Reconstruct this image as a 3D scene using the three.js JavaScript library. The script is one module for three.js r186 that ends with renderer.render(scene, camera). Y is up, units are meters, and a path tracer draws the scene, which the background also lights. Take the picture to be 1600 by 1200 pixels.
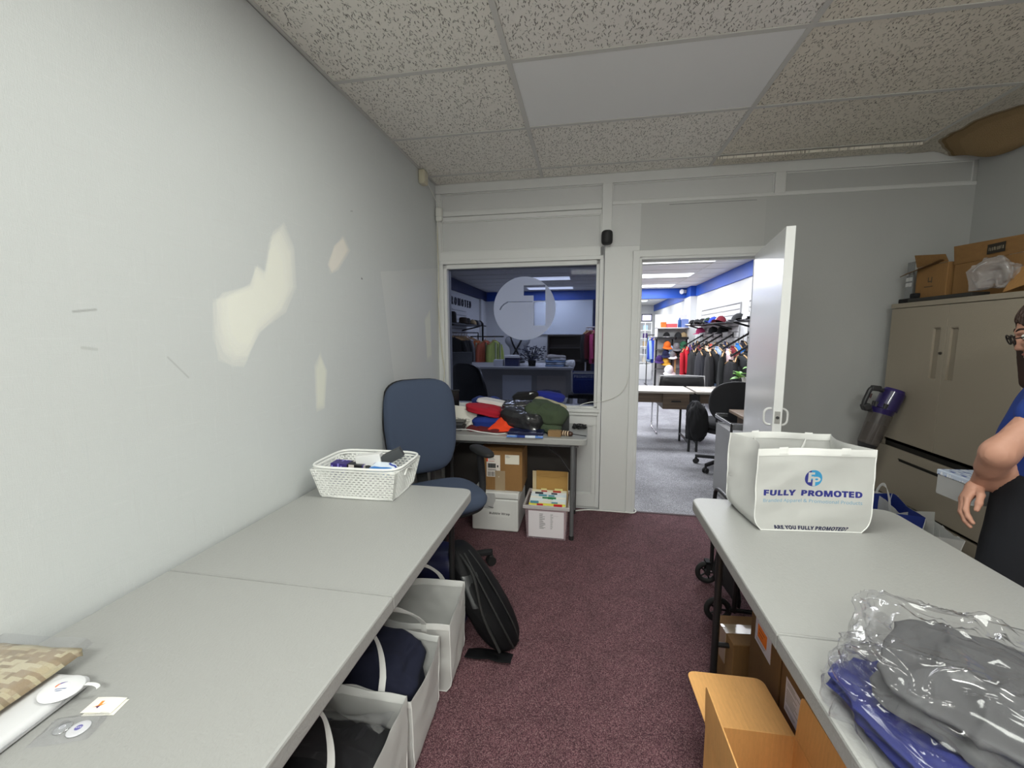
import * as THREE from 'three';
import { RoundedBoxGeometry } from 'three/addons/geometries/RoundedBoxGeometry.js';
import { RectAreaLightUniformsLib } from 'three/addons/lights/RectAreaLightUniformsLib.js';
import { MarchingCubes } from 'three/addons/objects/MarchingCubes.js';
import { mergeGeometries, mergeVertices, toCreasedNormals } from 'three/addons/utils/BufferGeometryUtils.js';

// ------------------------------------------------------------------ camera, light, exposure
const scene = new THREE.Scene();
scene.background = new THREE.Color(0x05060a);
const camera = new THREE.PerspectiveCamera(85.44, 4 / 3, 0.05, 60);
camera.position.set(0.371, 1.4386, 3.3877);
camera.rotation.set(-0.11588, 0.17949, -0.00177, 'YXZ');
scene.add(camera);
const renderer = new THREE.WebGLRenderer({ antialias: true });
renderer.toneMapping = THREE.LinearToneMapping;
renderer.toneMappingExposure = 1.0;
renderer.outputColorSpace = THREE.SRGBColorSpace;
renderer.shadowMap.enabled = true;
RectAreaLightUniformsLib.init();
// ceiling fixtures: [x centre, z centre, width, depth, light strength, in which room]
const ROOM_LIGHTS = [[0.61, 2.322, 1.16, 0.55, 14], [0.61, 4.76, 1.16, 0.55, 47]];
const SHOP_LIGHT = 23;
const SHOP_LIGHTS = [];
for (const z of [-2.29, -4.12, -5.95, -7.78]) for (const x of [-0.61, 1.83]) if (x > 0 || z < -4.5 || z > -3) SHOP_LIGHTS.push([x, z + 0.2, 1.16, 0.55]);
for (const z of [-10.0, -12.2]) for (const x of [1.83]) SHOP_LIGHTS.push([x, z, 1.16, 0.55]);

// ------------------------------------------------------------------ helpers
let seed = 7;
function rnd() { seed = (seed * 1664525 + 1013904223) >>> 0; return seed / 4294967296; }
const rr = (a, b) => a + (b - a) * rnd();
function hash(x, y, z = 0) { let h = (x * 374761393 + y * 668265263 + z * 2147483647) | 0; h = Math.imul(h ^ (h >>> 13), 1274126177); h ^= h >>> 16; return (h >>> 0) / 4294967296; }
const sm = (t) => t * t * (3 - 2 * t);
const mix = (a, b, t) => a + (b - a) * t;
const clamp = (v, a = 0, b = 1) => Math.min(b, Math.max(a, v));
const sstep = (a, b, v) => sm(clamp((v - a) / (b - a)));
function noise3(x, y, z = 0, per = 0) {
  const xi = Math.floor(x), yi = Math.floor(y), zi = Math.floor(z), u = sm(x - xi), v = sm(y - yi), w = sm(z - zi);
  const p = (a) => per ? ((a % per) + per) % per : a;
  const h = (a, b, c) => hash(p(xi + a), p(yi + b), zi + c);
  return mix(mix(mix(h(0, 0, 0), h(1, 0, 0), u), mix(h(0, 1, 0), h(1, 1, 0), u), v), mix(mix(h(0, 0, 1), h(1, 0, 1), u), mix(h(0, 1, 1), h(1, 1, 1), u), v), w) * 2 - 1;
}
function fbm(x, y, z = 0, o = 4, per = 0) { let s = 0, a = 0.5; for (let i = 0; i < o; i++) { s += a * noise3(x, y, z, per); x *= 2; y *= 2; z *= 2; per *= 2; a *= 0.5; } return s; }
const V = (x, y, z) => new THREE.Vector3(x, y, z);

function texData(w, h, fn, srgb = true) {
  const d = new Uint8Array(w * h * 4);
  for (let y = 0; y < h; y++) for (let x = 0; x < w; x++) {
    const c = fn(x / w, y / h, x, y), i = (y * w + x) * 4;
    if (typeof c === 'number') { d[i] = d[i + 1] = d[i + 2] = clamp(c * 255, 0, 255); }
    else { d[i] = clamp(c[0], 0, 255); d[i + 1] = clamp(c[1], 0, 255); d[i + 2] = clamp(c[2], 0, 255); }
    d[i + 3] = 255;
  }
  const t = new THREE.DataTexture(d, w, h); t.wrapS = t.wrapT = THREE.RepeatWrapping; t.magFilter = THREE.LinearFilter; t.minFilter = THREE.LinearMipmapLinearFilter; t.generateMipmaps = true;
  if (srgb) t.colorSpace = THREE.SRGBColorSpace; t.needsUpdate = true; return t;
}
function texCanvas(w, h, draw, srgb = true) {
  const c = document.createElement('canvas'); c.width = w; c.height = h; const g = c.getContext('2d'); draw(g, w, h);
  const t = new THREE.CanvasTexture(c); t.wrapS = t.wrapT = THREE.RepeatWrapping; t.magFilter = THREE.LinearFilter;
  if (srgb) t.colorSpace = THREE.SRGBColorSpace; return t;
}
function rep(t, sx, sy = sx) { const c = t.clone(); c.repeat.set(sx, sy); c.needsUpdate = true; return c; }
const matCache = new Map();
function mat(color, rough = 0.7, o = {}) {
  const k = JSON.stringify([color, rough, Object.keys(o).map((n) => [n, o[n] && o[n].isTexture ? o[n].uuid : o[n]])]);
  if (matCache.has(k)) return matCache.get(k);
  const m = new THREE.MeshPhysicalMaterial({ color: Array.isArray(color) ? new THREE.Color().setRGB(...color) : color, roughness: rough, side: THREE.DoubleSide, ...o });
  matCache.set(k, m); return m;
}
// names: repeats take a three-digit number, at top level only
const used = new Map();
function numbered(n) { const k = used.get(n) || 0; used.set(n, k + 1); return k ? n + '_' + String(k).padStart(3, '0') : n; }
function sh(o) { o.traverse((m) => { if (m.isMesh) { m.castShadow = m.receiveShadow = true; } }); return o; }
function tag(o, label, category, group, kind) { if (label) o.userData.label = label; if (category) o.userData.category = category; if (group) o.userData.group = group; if (kind) o.userData.kind = kind; return o; }
function thing(name, label, category, p = [0, 0, 0], turn = 0, group) {
  const o = new THREE.Group(); o.name = numbered(name); o.position.set(...p); o.rotation.y = turn; scene.add(o); return tag(o, label, category, group);
}
function struct(name, p = [0, 0, 0]) { const o = new THREE.Group(); o.name = name; o.position.set(...p); scene.add(o); o.userData.kind = 'structure'; return o; }
function obj(name, geo, m, parent, label) {
  if (Array.isArray(geo)) geo = merge(geo);
  const o = new THREE.Mesh(geo, m); o.name = parent ? name : numbered(name); o.castShadow = o.receiveShadow = true; (parent || scene).add(o);
  if (label) o.userData.label = label; return o;
}
function solo(name, geo, m, label, category, p = [0, 0, 0], turn = 0, group) { const o = obj(name, geo, m, null); o.position.set(...p); o.rotation.y = turn; return tag(o, label, category, group); }
function copy(root, p, turn, label, group) {
  const r = root.clone(); r.name = numbered(root.name.replace(/_\d{3}$/, '')); r.userData = { ...root.userData }; scene.add(r);
  if (p) r.position.set(...p); if (turn !== undefined && turn !== null) r.rotation.y = turn; if (label) r.userData.label = label; if (group) r.userData.group = group; return r;
}
function merge(list) {
  const l = list.map((g) => { const q = g.index ? g.toNonIndexed() : g; for (const a of Object.keys(q.attributes)) if (!['position', 'normal', 'uv'].includes(a)) q.deleteAttribute(a); if (!q.attributes.uv) q.setAttribute('uv', new THREE.BufferAttribute(new Float32Array(q.attributes.position.count * 2), 2)); return q; });
  return l.length === 1 ? l[0] : mergeGeometries(l);
}
function uvm(g) { // uv in metres, by the main direction of each face
  if (g.index) g = g.toNonIndexed(); const p = g.attributes.position, n = g.attributes.normal, uv = new Float32Array(p.count * 2);
  for (let i = 0; i < p.count; i += 3) {
    const nx = Math.abs(n.getX(i) + n.getX(i + 1) + n.getX(i + 2)), ny = Math.abs(n.getY(i) + n.getY(i + 1) + n.getY(i + 2)), nz = Math.abs(n.getZ(i) + n.getZ(i + 1) + n.getZ(i + 2));
    for (let k = i; k < i + 3; k++) { const a = nx > ny && nx > nz ? [p.getZ(k), p.getY(k)] : ny > nz ? [p.getX(k), p.getZ(k)] : [p.getX(k), p.getY(k)]; uv[k * 2] = a[0]; uv[k * 2 + 1] = a[1]; }
  }
  g.setAttribute('uv', new THREE.BufferAttribute(uv, 2)); return g;
}
const tr = (g, x, y, z) => g.translate(x, y, z);
function bx(w, h, d, x = 0, y = 0, z = 0, r = 0) { const g = r ? new RoundedBoxGeometry(w, h, d, 2, r) : new THREE.BoxGeometry(w, h, d); return uvm(g.translate(x, y, z)); } // centred at x,y,z
function b2(x0, x1, y0, y1, z0, z1, r = 0) { return bx(x1 - x0, y1 - y0, z1 - z0, (x0 + x1) / 2, (y0 + y1) / 2, (z0 + z1) / 2, r); }
function bar(a, b, r, seg = 8, r2 = r) { // a cylinder between two points
  const A = V(...a), B = V(...b), d = B.clone().sub(A), g = new THREE.CylinderGeometry(r2, r, d.length(), seg);
  g.applyQuaternion(new THREE.Quaternion().setFromUnitVectors(V(0, 1, 0), d.normalize())); const m = A.add(B).multiplyScalar(0.5); return g.translate(m.x, m.y, m.z);
}
function beam(a, b, w, h, r = 0) { // a rectangular bar between two points, h across the vertical
  const A = V(...a), B = V(...b), d = B.clone().sub(A), L = d.length(), g = r ? new RoundedBoxGeometry(w, h, L, 2, r) : new THREE.BoxGeometry(w, h, L);
  const o = new THREE.Object3D(); o.lookAt(d); g.applyQuaternion(o.quaternion); const m = A.add(B).multiplyScalar(0.5); return uvm(g.translate(m.x, m.y, m.z));
}
function tube(pts, r, n = 24, seg = 7, closed = false) { return new THREE.TubeGeometry(new THREE.CatmullRomCurve3(pts.map((p) => V(...p)), closed), n, r, seg, closed); }
// a sheet of real thickness from a surface fn(u, v) -> [x, y, z]
function sheet(fn, nu, nv, th = 0.0015) {
  const P = [], N = [], e = 1e-3;
  for (let j = 0; j <= nv; j++) for (let i = 0; i <= nu; i++) {
    const u = i / nu, v = j / nv, p = V(...fn(u, v)); P.push(p);
    const a = V(...fn(Math.min(1, u + e), v)).sub(V(...fn(Math.max(0, u - e), v))), b = V(...fn(u, Math.min(1, v + e))).sub(V(...fn(u, Math.max(0, v - e))));
    N.push(a.cross(b).normalize());
  }
  const pos = [], uv = [], idx = [], n = P.length;
  for (const s of [0.5, -0.5]) P.forEach((p, k) => { const q = p.clone().addScaledVector(N[k], s * th); pos.push(q.x, q.y, q.z); uv.push((k % (nu + 1)) / nu, Math.floor(k / (nu + 1)) / nv); });
  const W = nu + 1, id = (i, j) => j * W + i;
  for (let j = 0; j < nv; j++) for (let i = 0; i < nu; i++) { const a = id(i, j), b = id(i + 1, j), c = id(i + 1, j + 1), d = id(i, j + 1); idx.push(a, b, c, a, c, d, n + a, n + c, n + b, n + a, n + d, n + c); }
  const rim = (a, b) => idx.push(a, n + a, n + b, a, n + b, b);
  for (let i = 0; i < nu; i++) { rim(id(i, 0), id(i + 1, 0)); rim(id(i + 1, nv), id(i, nv)); }
  for (let j = 0; j < nv; j++) { rim(id(0, j + 1), id(0, j)); rim(id(nu, j), id(nu, j + 1)); }
  const g = new THREE.BufferGeometry(); g.setAttribute('position', new THREE.Float32BufferAttribute(pos, 3)); g.setAttribute('uv', new THREE.Float32BufferAttribute(uv, 2)); g.setIndex(idx); g.computeVertexNormals(); return g;
}
// a closed rounded lump w x h x d standing on y = 0, pushed about by fn(point, outward) -> metres
function lump(w, h, d, e = 0.5, push = null, nu = 40, nv = 20, flat = 0) {
  const g = new THREE.SphereGeometry(1, nu, nv), p = g.attributes.position, q = V(0, 0, 0);
  const pw = (v, k) => Math.sign(v) * Math.abs(v) ** k;
  for (let i = 0; i < p.count; i++) {
    q.fromBufferAttribute(p, i); const th = Math.atan2(q.z, q.x), ph = Math.asin(clamp(q.y, -1, 1)), c = pw(Math.cos(ph), e);
    const x = c * pw(Math.cos(th), e) * w / 2, z = c * pw(Math.sin(th), e) * d / 2, y = pw(Math.sin(ph), e) * h / 2 + h / 2;
    const o = push ? push(x, y, z, q) : 0; p.setXYZ(i, x + q.x * o, Math.max(flat, y + q.y * o), z + q.z * o);
  }
  const m = mergeVertices(g.deleteAttribute('normal') && (g.deleteAttribute('uv'), g), 1e-5); m.computeVertexNormals(); const uv = new Float32Array(m.attributes.position.count * 2);
  for (let i = 0; i < uv.length / 2; i++) { uv[2 * i] = m.attributes.position.getX(i) + m.attributes.position.getY(i); uv[2 * i + 1] = m.attributes.position.getZ(i); }
  m.setAttribute('uv', new THREE.BufferAttribute(uv, 2)); return m;
}
function folded(w, h, d, layers, s = 1) { // a folded piece of clothing: soft edges, fold lines round the sides, creases on top
  return lump(w, h, d, 0.42, (x, y, z) => {
    const side = Math.sin(y / h * Math.PI * 2 * layers) * 0.12 * h / layers;
    return side * (Math.abs(x) / w + Math.abs(z) / d) + 0.05 * h * fbm(x * 9 + s * 3.1, z * 9, y * 9 + s, 3) * 3 + 0.012 * Math.max(0, noise3(x * 14 + s, z * 6 + s, s)) + 0.011 * Math.max(0, 1 - 2.4 * Math.abs(noise3(x * 11 + s * 1.7 + 0.4 * noise3(x * 5, z * 5, s), y * 7, z * 13 + s))) ** 1.5;
  }, 84, 44);
}
function shape(pts) { const s = new THREE.Shape(); pts.forEach((p, i) => i ? s.lineTo(p[0], p[1]) : s.moveTo(p[0], p[1])); s.closePath(); return s; }
function rrect(x0, y0, x1, y1, r, S = THREE.Shape) {
  const s = new S(); s.moveTo(x0 + r, y0); s.lineTo(x1 - r, y0); s.quadraticCurveTo(x1, y0, x1, y0 + r); s.lineTo(x1, y1 - r); s.quadraticCurveTo(x1, y1, x1 - r, y1); s.lineTo(x0 + r, y1); s.quadraticCurveTo(x0, y1, x0, y1 - r); s.lineTo(x0, y0 + r); s.quadraticCurveTo(x0, y0, x0 + r, y0); return s;
}
function extr(s, depth, bev = 0, cs = 6) { return new THREE.ExtrudeGeometry(s, bev ? { depth: depth - 2 * bev, bevelEnabled: true, bevelSize: bev, bevelThickness: bev, bevelOffset: -bev, bevelSegments: 2, curveSegments: cs } : { depth, bevelEnabled: false, curveSegments: cs }).translate(0, 0, bev); }
function flatUp(g) { return g.rotateX(-Math.PI / 2); } // shape x,y -> x,-z ; depth -> up
function lathe(pts, n = 24) { return new THREE.LatheGeometry(pts.map((p) => new THREE.Vector2(p[0], p[1])), n); }

// ------------------------------------------------------------------ procedural textures
const H = 2.657, XL = -0.876, XR = 2.88, ZB = 5.5, TY = 0.738;
const linenN = texData(256, 256, (u, v, x, y) => 0.5 + 0.22 * (hash(x >> 1, (y >> 4) * 7 + 3) - 0.5) + 0.22 * (hash((x >> 4) * 5 + 11, y >> 1) - 0.5) + 0.2 * (hash(x, y) - 0.5), false);
const grainN = texData(256, 256, (u, v, x, y) => 0.5 + 0.5 * fbm(u * 32, v * 32, 3, 3, 32), false);
const fineN = texData(256, 256, (u, v, x, y) => hash(x, y, 5), false);
const carpetRed = texData(512, 512, (u, v, x, y) => { // looped tweed: rows of loops, three yarn colours
  const lx = (x >> 2), ly = ((y + (lx & 1) * 2) >> 2), h = hash(lx, ly, 9), f = 0.82 + 0.36 * hash(x, y, 2), soft = 1 + 0.1 * fbm(u * 6, v * 6, 1, 3, 6), dx = (x & 3) - 1.5, dy = ((y + (lx & 1) * 2) & 3) - 1.5, e = 1.08 - 0.09 * (dx * dx + dy * dy);
  const c = h < 0.26 ? [84, 50, 60] : h < 0.62 ? [116, 78, 85] : h < 0.9 ? [136, 96, 102] : [158, 124, 126]; return c.map((a) => a * f * e * soft);
});
const carpetRedN = texData(512, 512, (u, v, x, y) => { const lx = (x >> 2), dx = (x & 3) - 1.5, dy = ((y + (lx & 1) * 2) & 3) - 1.5; return 0.75 - 0.14 * (dx * dx + dy * dy) * 0.7 + 0.25 * (hash(lx, y >> 2, 4) - 0.5); }, false);
const carpetGrey = texData(512, 512, (u, v, x, y) => { const h = hash(x >> 1, y >> 1, 3), f = 0.9 + 0.25 * hash(x, y, 6), soft = 1 + 0.12 * fbm(u * 5, v * 5, 2, 4, 5); const b = h < 0.3 ? 112 : h < 0.75 ? 146 : 172; return [b * f * soft, b * f * soft, b * 1.03 * f * soft]; });
const carpetGreyN = texData(256, 256, (u, v, x, y) => hash(x >> 1, y >> 1, 8) * 0.6 + hash(x, y, 9) * 0.4, false);
const cardT = texData(256, 256, (u, v, x, y) => { const f = 1 + 0.05 * fbm(u * 10, v * 3, 5, 4, 0) + 0.035 * (hash(x, y >> 3, 1) - 0.5) + 0.008 * Math.sin(x * 0.78); return [224 * f, 168 * f, 102 * f]; });
const woodT = texData(256, 256, (u, v, x, y) => { const g = fbm(u * 3, v * 40, 4, 4, 0), f = 1 + 0.22 * g + 0.06 * (hash(x >> 3, y, 3) - 0.5); return [138 * f, 118 * f, 100 * f]; });
function stroke(g, pts, w, c) { g.strokeStyle = c; g.lineWidth = w; g.beginPath(); pts.forEach((p, i) => i ? g.lineTo(p[0], p[1]) : g.moveTo(p[0], p[1])); g.stroke(); }
// fissured ceiling tile, 1.22 x 0.61 m: short worm holes in the plaster face (height), darker in the holes (dirt)
function fissures(g, w, h, base, ink, n) {
  g.fillStyle = base; g.fillRect(0, 0, w, h); g.lineCap = 'round';
  for (let i = 0; i < n; i++) {
    let x = rnd() * w, y = rnd() * h, a = rr(1.2, 1.95) + (rnd() < 0.1 ? 0.9 : 0); const L = rr(5, 13), p = [[x, y]];
    for (let k = 0; k < 3; k++) { a += rr(-0.4, 0.4); x += Math.cos(a) * L / 3; y += Math.sin(a) * L / 3; p.push([x, y]); }
    stroke(g, p, rr(1.0, 2.1), ink);
  }
  for (let i = 0; i < n; i++) { g.fillStyle = ink; g.globalAlpha = 0.55; g.beginPath(); g.arc(rnd() * w, rnd() * h, rr(0.5, 1.4), 0, 6.3); g.fill(); } g.globalAlpha = 1;
}
const tileSets = [11, 12, 13].map((s) => { seed = s; const a = texCanvas(1024, 512, (g, w, h) => fissures(g, w, h, '#f6f4ee', '#85817a', 2300)); seed = s; const b = texCanvas(1024, 512, (g, w, h) => fissures(g, w, h, '#ffffff', '#303030', 2300), false); return [a, b]; });
seed = 40;
// ------------------------------------------------------------------ room shell
const WT = 0.12; // thickness of the wall between room and shop
const leftMap = texCanvas(2048, 1024, (g, w, h) => {
  const X = (z) => z / 5.5 * w, Y = (y) => (1 - y / H) * h;
  g.fillStyle = '#cdd0d0'; g.fillRect(0, 0, w, h); seed = 5;
  for (let i = 0; i < 9000; i++) { g.globalAlpha = rr(0.02, 0.07); g.fillStyle = rnd() < 0.5 ? '#ffffff' : '#a4aaac'; const L = rr(4, 40); if (rnd() < 0.5) g.fillRect(rnd() * w, rnd() * h, L, 1); else g.fillRect(rnd() * w, rnd() * h, 1, L); }
  const poly = (p, c, a, jag = 0) => { g.globalAlpha = a; g.fillStyle = c; g.beginPath(); p.forEach((q, i) => { const x = X(q[0]) + rr(-jag, jag), y = Y(q[1]) + rr(-jag, jag); i ? g.lineTo(x, y) : g.moveTo(x, y); }); g.closePath(); g.fill(); };
  // filler and touch-up paint rolled on in patches, brushed out at the edges
  const big = [[2.146, 1.558], [2.154, 1.45], [2.137, 1.388], [2.092, 1.354], [2.043, 1.356], [1.971, 1.463], [1.837, 1.544], [1.766, 1.648], [1.764, 1.798], [1.814, 1.875], [1.875, 1.826], [1.916, 1.676], [1.965, 1.698], [1.997, 1.625], [2.114, 1.579]];
  const small = [[1.501, 1.788], [1.484, 1.754], [1.428, 1.781], [1.322, 1.883], [1.37, 1.938], [1.451, 1.883]];
  const low = [[1.647, 1.29], [1.609, 1.348], [1.567, 1.268], [1.6, 1.1], [1.652, 1.1]], edge = [[0.296, 1.56], [0.184, 1.635], [0.179, 1.282], [0.264, 1.26]];
  poly([[0.98, 1.824], [0.0, 2.0], [0.0, 0.6], [0.75, 0.6]], '#d9dbd9', 0.75, 1);
  for (const [p, a, n] of [[big, 0.1, 12], [small, 0.09, 9], [low, 0.07, 8], [edge, 0.07, 8]]) { const c = p.reduce((s, q) => [s[0] + q[0] / p.length, s[1] + q[1] / p.length], [0, 0]); for (let k = 0; k < n; k++) { const f = 1.12 - k * 0.035; poly(p.map((q) => [c[0] + (q[0] - c[0]) * f, c[1] + (q[1] - c[1]) * f]), '#f1eee4', a * 2.0, 3.5); } }
  g.lineCap = 'round';
  const sc = (p, c, a, lw) => { g.globalAlpha = a; stroke(g, p.map((q) => [X(q[0]), Y(q[1])]), lw, c); };
  sc([[2.56, 1.499], [2.511, 1.507]], '#8a8d8c', 0.5, 2); sc([[2.337, 1.376], [2.276, 1.308]], '#9a9d9c', 0.45, 1.5); sc([[2.55, 1.41], [2.52, 1.405]], '#9a9d9c', 0.3, 3);
  sc([[1.205, 1.757], [1.2, 1.755]], '#4a4a48', 0.8, 3); sc([[1.286, 2.094], [1.267, 2.099]], '#7c7c7a', 0.4, 2); g.globalAlpha = 1;
});
const mLeft = mat(0xffffff, 0.55, { map: rep(leftMap, 1 / 5.5, 1 / H), bumpMap: rep(linenN, 6), bumpScale: 0.0008 });
const mWall = mat([0.50, 0.505, 0.497], 0.6, { bumpMap: rep(linenN, 6), bumpScale: 0.0008 });
const mWallR = mat([0.47, 0.476, 0.47], 0.6, { bumpMap: rep(linenN, 6), bumpScale: 0.0008 });
const mTrim = mat([0.68, 0.685, 0.675], 0.45, { bumpMap: rep(grainN, 2), bumpScale: 0.0004 });
const mPanel = mat([0.60, 0.605, 0.60], 0.5, { bumpMap: rep(grainN, 2), bumpScale: 0.0006 });
const mWhite = mat([0.80, 0.80, 0.79], 0.5);
const mRed = mat(0xffffff, 0.95, { map: rep(carpetRed, 1 / 0.42), bumpMap: rep(carpetRedN, 1 / 0.42), bumpScale: 0.004 });
const mGreyCarpet = mat(0xffffff, 0.95, { map: rep(carpetGrey, 1 / 0.9), bumpMap: rep(carpetGreyN, 1 / 0.6), bumpScale: 0.003 });

const floorRoom = struct('floor'); obj('carpet', b2(XL - 0.1, XR + 0.1, -0.1, 0, 0, ZB + 0.1), mRed, floorRoom, 'dark maroon loop pile carpet');
const wl = struct('wall_left'); obj('wallcovering', b2(XL - 0.12, XL, -0.1, H + 0.2, 0, ZB), mLeft, wl);
const wr = struct('wall_right'); obj('wallcovering', b2(XR, XR + 0.12, -0.1, H + 0.2, 0, ZB), mWallR, wr);
const wf = struct('wall_front'); obj('wallcovering', b2(XL - 0.12, XR + 0.12, -0.1, H + 0.2, ZB, ZB + 0.12), mWhite, wf);
// wall between room and shop
const WX0 = -0.827, WX1 = 0.452, WY0 = 0.845, WY1 = 2.025, DX0 = 0.749, DX1 = 1.613, DH = 2.03;
const wb = struct('wall_back');
const zc = -0.014; // face of the recessed panels
obj('panel', b2(-2.7, WX0, -0.1, H + 0.2, -WT, zc), mPanel, wb);
obj('panel', b2(WX0, WX1, -0.1, WY0, -WT, zc), mPanel, wb);
obj('panel', b2(WX0, WX1, WY1, H + 0.2, -WT, zc), mPanel, wb);
obj('panel', b2(WX1, 0.484, -0.1, H + 0.2, -WT, zc), mPanel, wb);
obj('post', b2(0.488, DX0, -0.1, 2.12, -WT, 0, 0.003), mTrim, wb);
obj('panel', b2(0.484, 1.69, 2.44, H + 0.2, -WT, zc), mPanel, wb);
obj('panel', b2(0.488, DX0, 2.12, 2.44, -WT, -0.001), mPanel, wb);
obj('wallcovering', b2(DX0, DX1, DH, 2.44, -WT, 0), mWall, wb);
obj('wallcovering', b2(DX1, 3.2, -0.1, 2.44, -WT, 0), mWallR, wb);
obj('panel', b2(1.69, 3.2, 2.44, H + 0.2, -WT, -0.006), mWallR, wb);
// rails and mouldings proud of the panels
const rail = (x0, x1, y0, y1, z1 = 0.004, z0 = zc - 0.01) => obj('rail', b2(x0, x1, y0, y1, z0, z1, 0.003), mTrim, wb);
rail(XL, 2.88, 2.585, 2.655, 0.006); rail(XL, 0.46, 2.405, 2.44); rail(XL, 0.46, 2.366, 2.402, 0.0);
rail(XL, -0.835, 0.02, 2.585, 0.002); rail(0.452, 0.483, 0.02, 2.366, 0.004); rail(XL, 0.483, 2.03, 2.122, 0.004);
rail(0.462, 0.535, 2.122, 2.585, 0.01); rail(1.659, 1.727, 2.44, 2.585, 0.008); rail(0.535, 2.88, 2.425, 2.447, 0.006);
rail(-0.835, 0.452, 0.71, 0.8, 0.0); rail(-0.835, 0.452, 0.02, 0.13, 0.0); rail(0.425, 0.452, 0.13, 0.71, -0.004);
// thin beads round the recessed panels
const bead = (x0, x1, y0, y1) => { for (const [a, b, c, d] of [[x0, x1, y1 - 0.009, y1], [x0, x1, y0, y0 + 0.009], [x0, x0 + 0.009, y0, y1], [x1 - 0.009, x1, y0, y1]]) obj('bead', b2(a, b, c, d, zc - 0.003, zc + 0.01, 0.003), mTrim, wb); };
bead(-0.835, 0.462, 2.44, 2.585); bead(-0.835, 0.452, 2.122, 2.366); bead(0.535, 1.659, 2.447, 2.585); bead(1.727, 2.86, 2.447, 2.585); bead(-0.835, 0.425, 0.13, 0.71);
// crack in the plaster above the door (a slightly open joint)
obj('joint', b2(0.95, 1.55, 2.404, 2.407, -0.002, 0.001), mat([0.2, 0.2, 0.2], 0.9), wb);
const baseB = struct('baseboard_back'); obj('board', b2(DX1 + 0.06, XR, 0, 0.09, 0, 0.012, 0.003), mTrim, baseB);
const baseL = struct('baseboard_left'); obj('board', b2(XL, XL + 0.012, 0, 0.09, 0, ZB, 0.003), mTrim, baseL);
const baseR = struct('baseboard_right'); obj('board', b2(XR - 0.012, XR, 0, 0.09, 0, ZB, 0.003), mTrim, baseR);

// window with tinted glass and a frosted emblem
const win = struct('window_1');
for (const [a, b, c, d] of [[WX0, WX1, WY1 - 0.035, WY1], [WX0, WX1, WY0, WY0 + 0.02], [WX0, WX0 + 0.03, WY0, WY1], [WX1 - 0.024, WX1, WY0, WY1]]) obj('frame', b2(a, b, c, d, -WT, -0.01, 0.002), mTrim, win);
for (const [a, b, c, d] of [[XL + 0.03, 0.478, WY1, WY1 + 0.03], [XL + 0.03, WX0 + 0.006, WY0 - 0.03, WY1], [WX1, 0.478, WY0 - 0.03, WY1]]) obj('casing', b2(a, b, c, d, -0.01, 0.012, 0.003), mTrim, win);
obj('sill', [b2(XL + 0.01, 0.47, WY0 - 0.022, WY0 + 0.004, -0.02, 0.035, 0.004), b2(XL + 0.02, 0.46, WY0 - 0.05, WY0 - 0.024, -0.02, 0.02, 0.003)], mTrim, win);
const mTint = mat([0.38, 0.40, 0.46], 0.0, { transmission: 1, thickness: 0, ior: 1.45, specularIntensity: 0.06 });
obj('pane', b2(WX0 + 0.02, WX1 - 0.02, WY0 + 0.01, WY1 - 0.02, -0.062, -0.056), mTint, win, 'dark tinted window glass');
{ // frosted vinyl disc with stair-stepped letter cut-outs
  const cx = -0.15, cy = 1.66, k = 0.258 / 282, s = new THREE.Shape(); s.absarc(0, 0, 0.258, 0, Math.PI * 2);
  const hole = (p) => { const q = new THREE.Path(); p.forEach(([x, y], i) => { const X = (x - 795) * k, Y = (460 - y) * k; i ? q.lineTo(X, Y) : q.moveTo(X, Y); }); q.closePath(); s.holes.push(q); };
  hole([[790, 255], [985, 255], [985, 395], [880, 395], [880, 345], [790, 345]]);
  hole([[880, 402], [988, 402], [988, 612], [880, 612]]);
  hole([[565, 468], [580, 440], [605, 415], [640, 396], [872, 396], [872, 403], [650, 403], [615, 422], [592, 444], [576, 472]]);
  obj('frosted_emblem', extr(s, 0.0008, 0, 48).translate(cx, cy, -0.0555), mat([0.66, 0.71, 0.86], 0.75, { transmission: 0.55, thickness: 0 }), win, 'round frosted vinyl emblem with cut-out letters');
}
// doorway
const door = struct('door_1');
const jam = (n, a, b, c, d, e, f) => obj(n, b2(a, b, c, d, e, f, 0.003), mTrim, door);
jam('jamb', DX0 - 0.002, DX0 + 0.018, 0, DH, -WT - 0.005, 0.008); jam('jamb', DX1 - 0.018, DX1 + 0.002, 0, DH, -WT - 0.005, 0.008); jam('head', DX0, DX1, DH - 0.018, DH + 0.002, -WT - 0.005, 0.008);
jam('stop', DX0 + 0.018, DX0 + 0.03, 0, DH - 0.018, -0.075, -0.045); jam('stop', DX0, DX1, DH - 0.03, DH - 0.018, -0.075, -0.045);
jam('casing', DX0 - 0.05, DX0 - 0.001, 0, DH + 0.05, -0.002, 0.016); jam('casing', DX1 + 0.001, DX1 + 0.05, 0, DH + 0.05, -0.002, 0.016); jam('casing', DX0 - 0.05, DX1 + 0.05, DH, DH + 0.05, -0.002, 0.0155);
obj('threshold', b2(DX0, DX1, 0.001, 0.004, -0.02, 0.004, 0.001), mat([0.09, 0.06, 0.065], 0.8), door);
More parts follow.
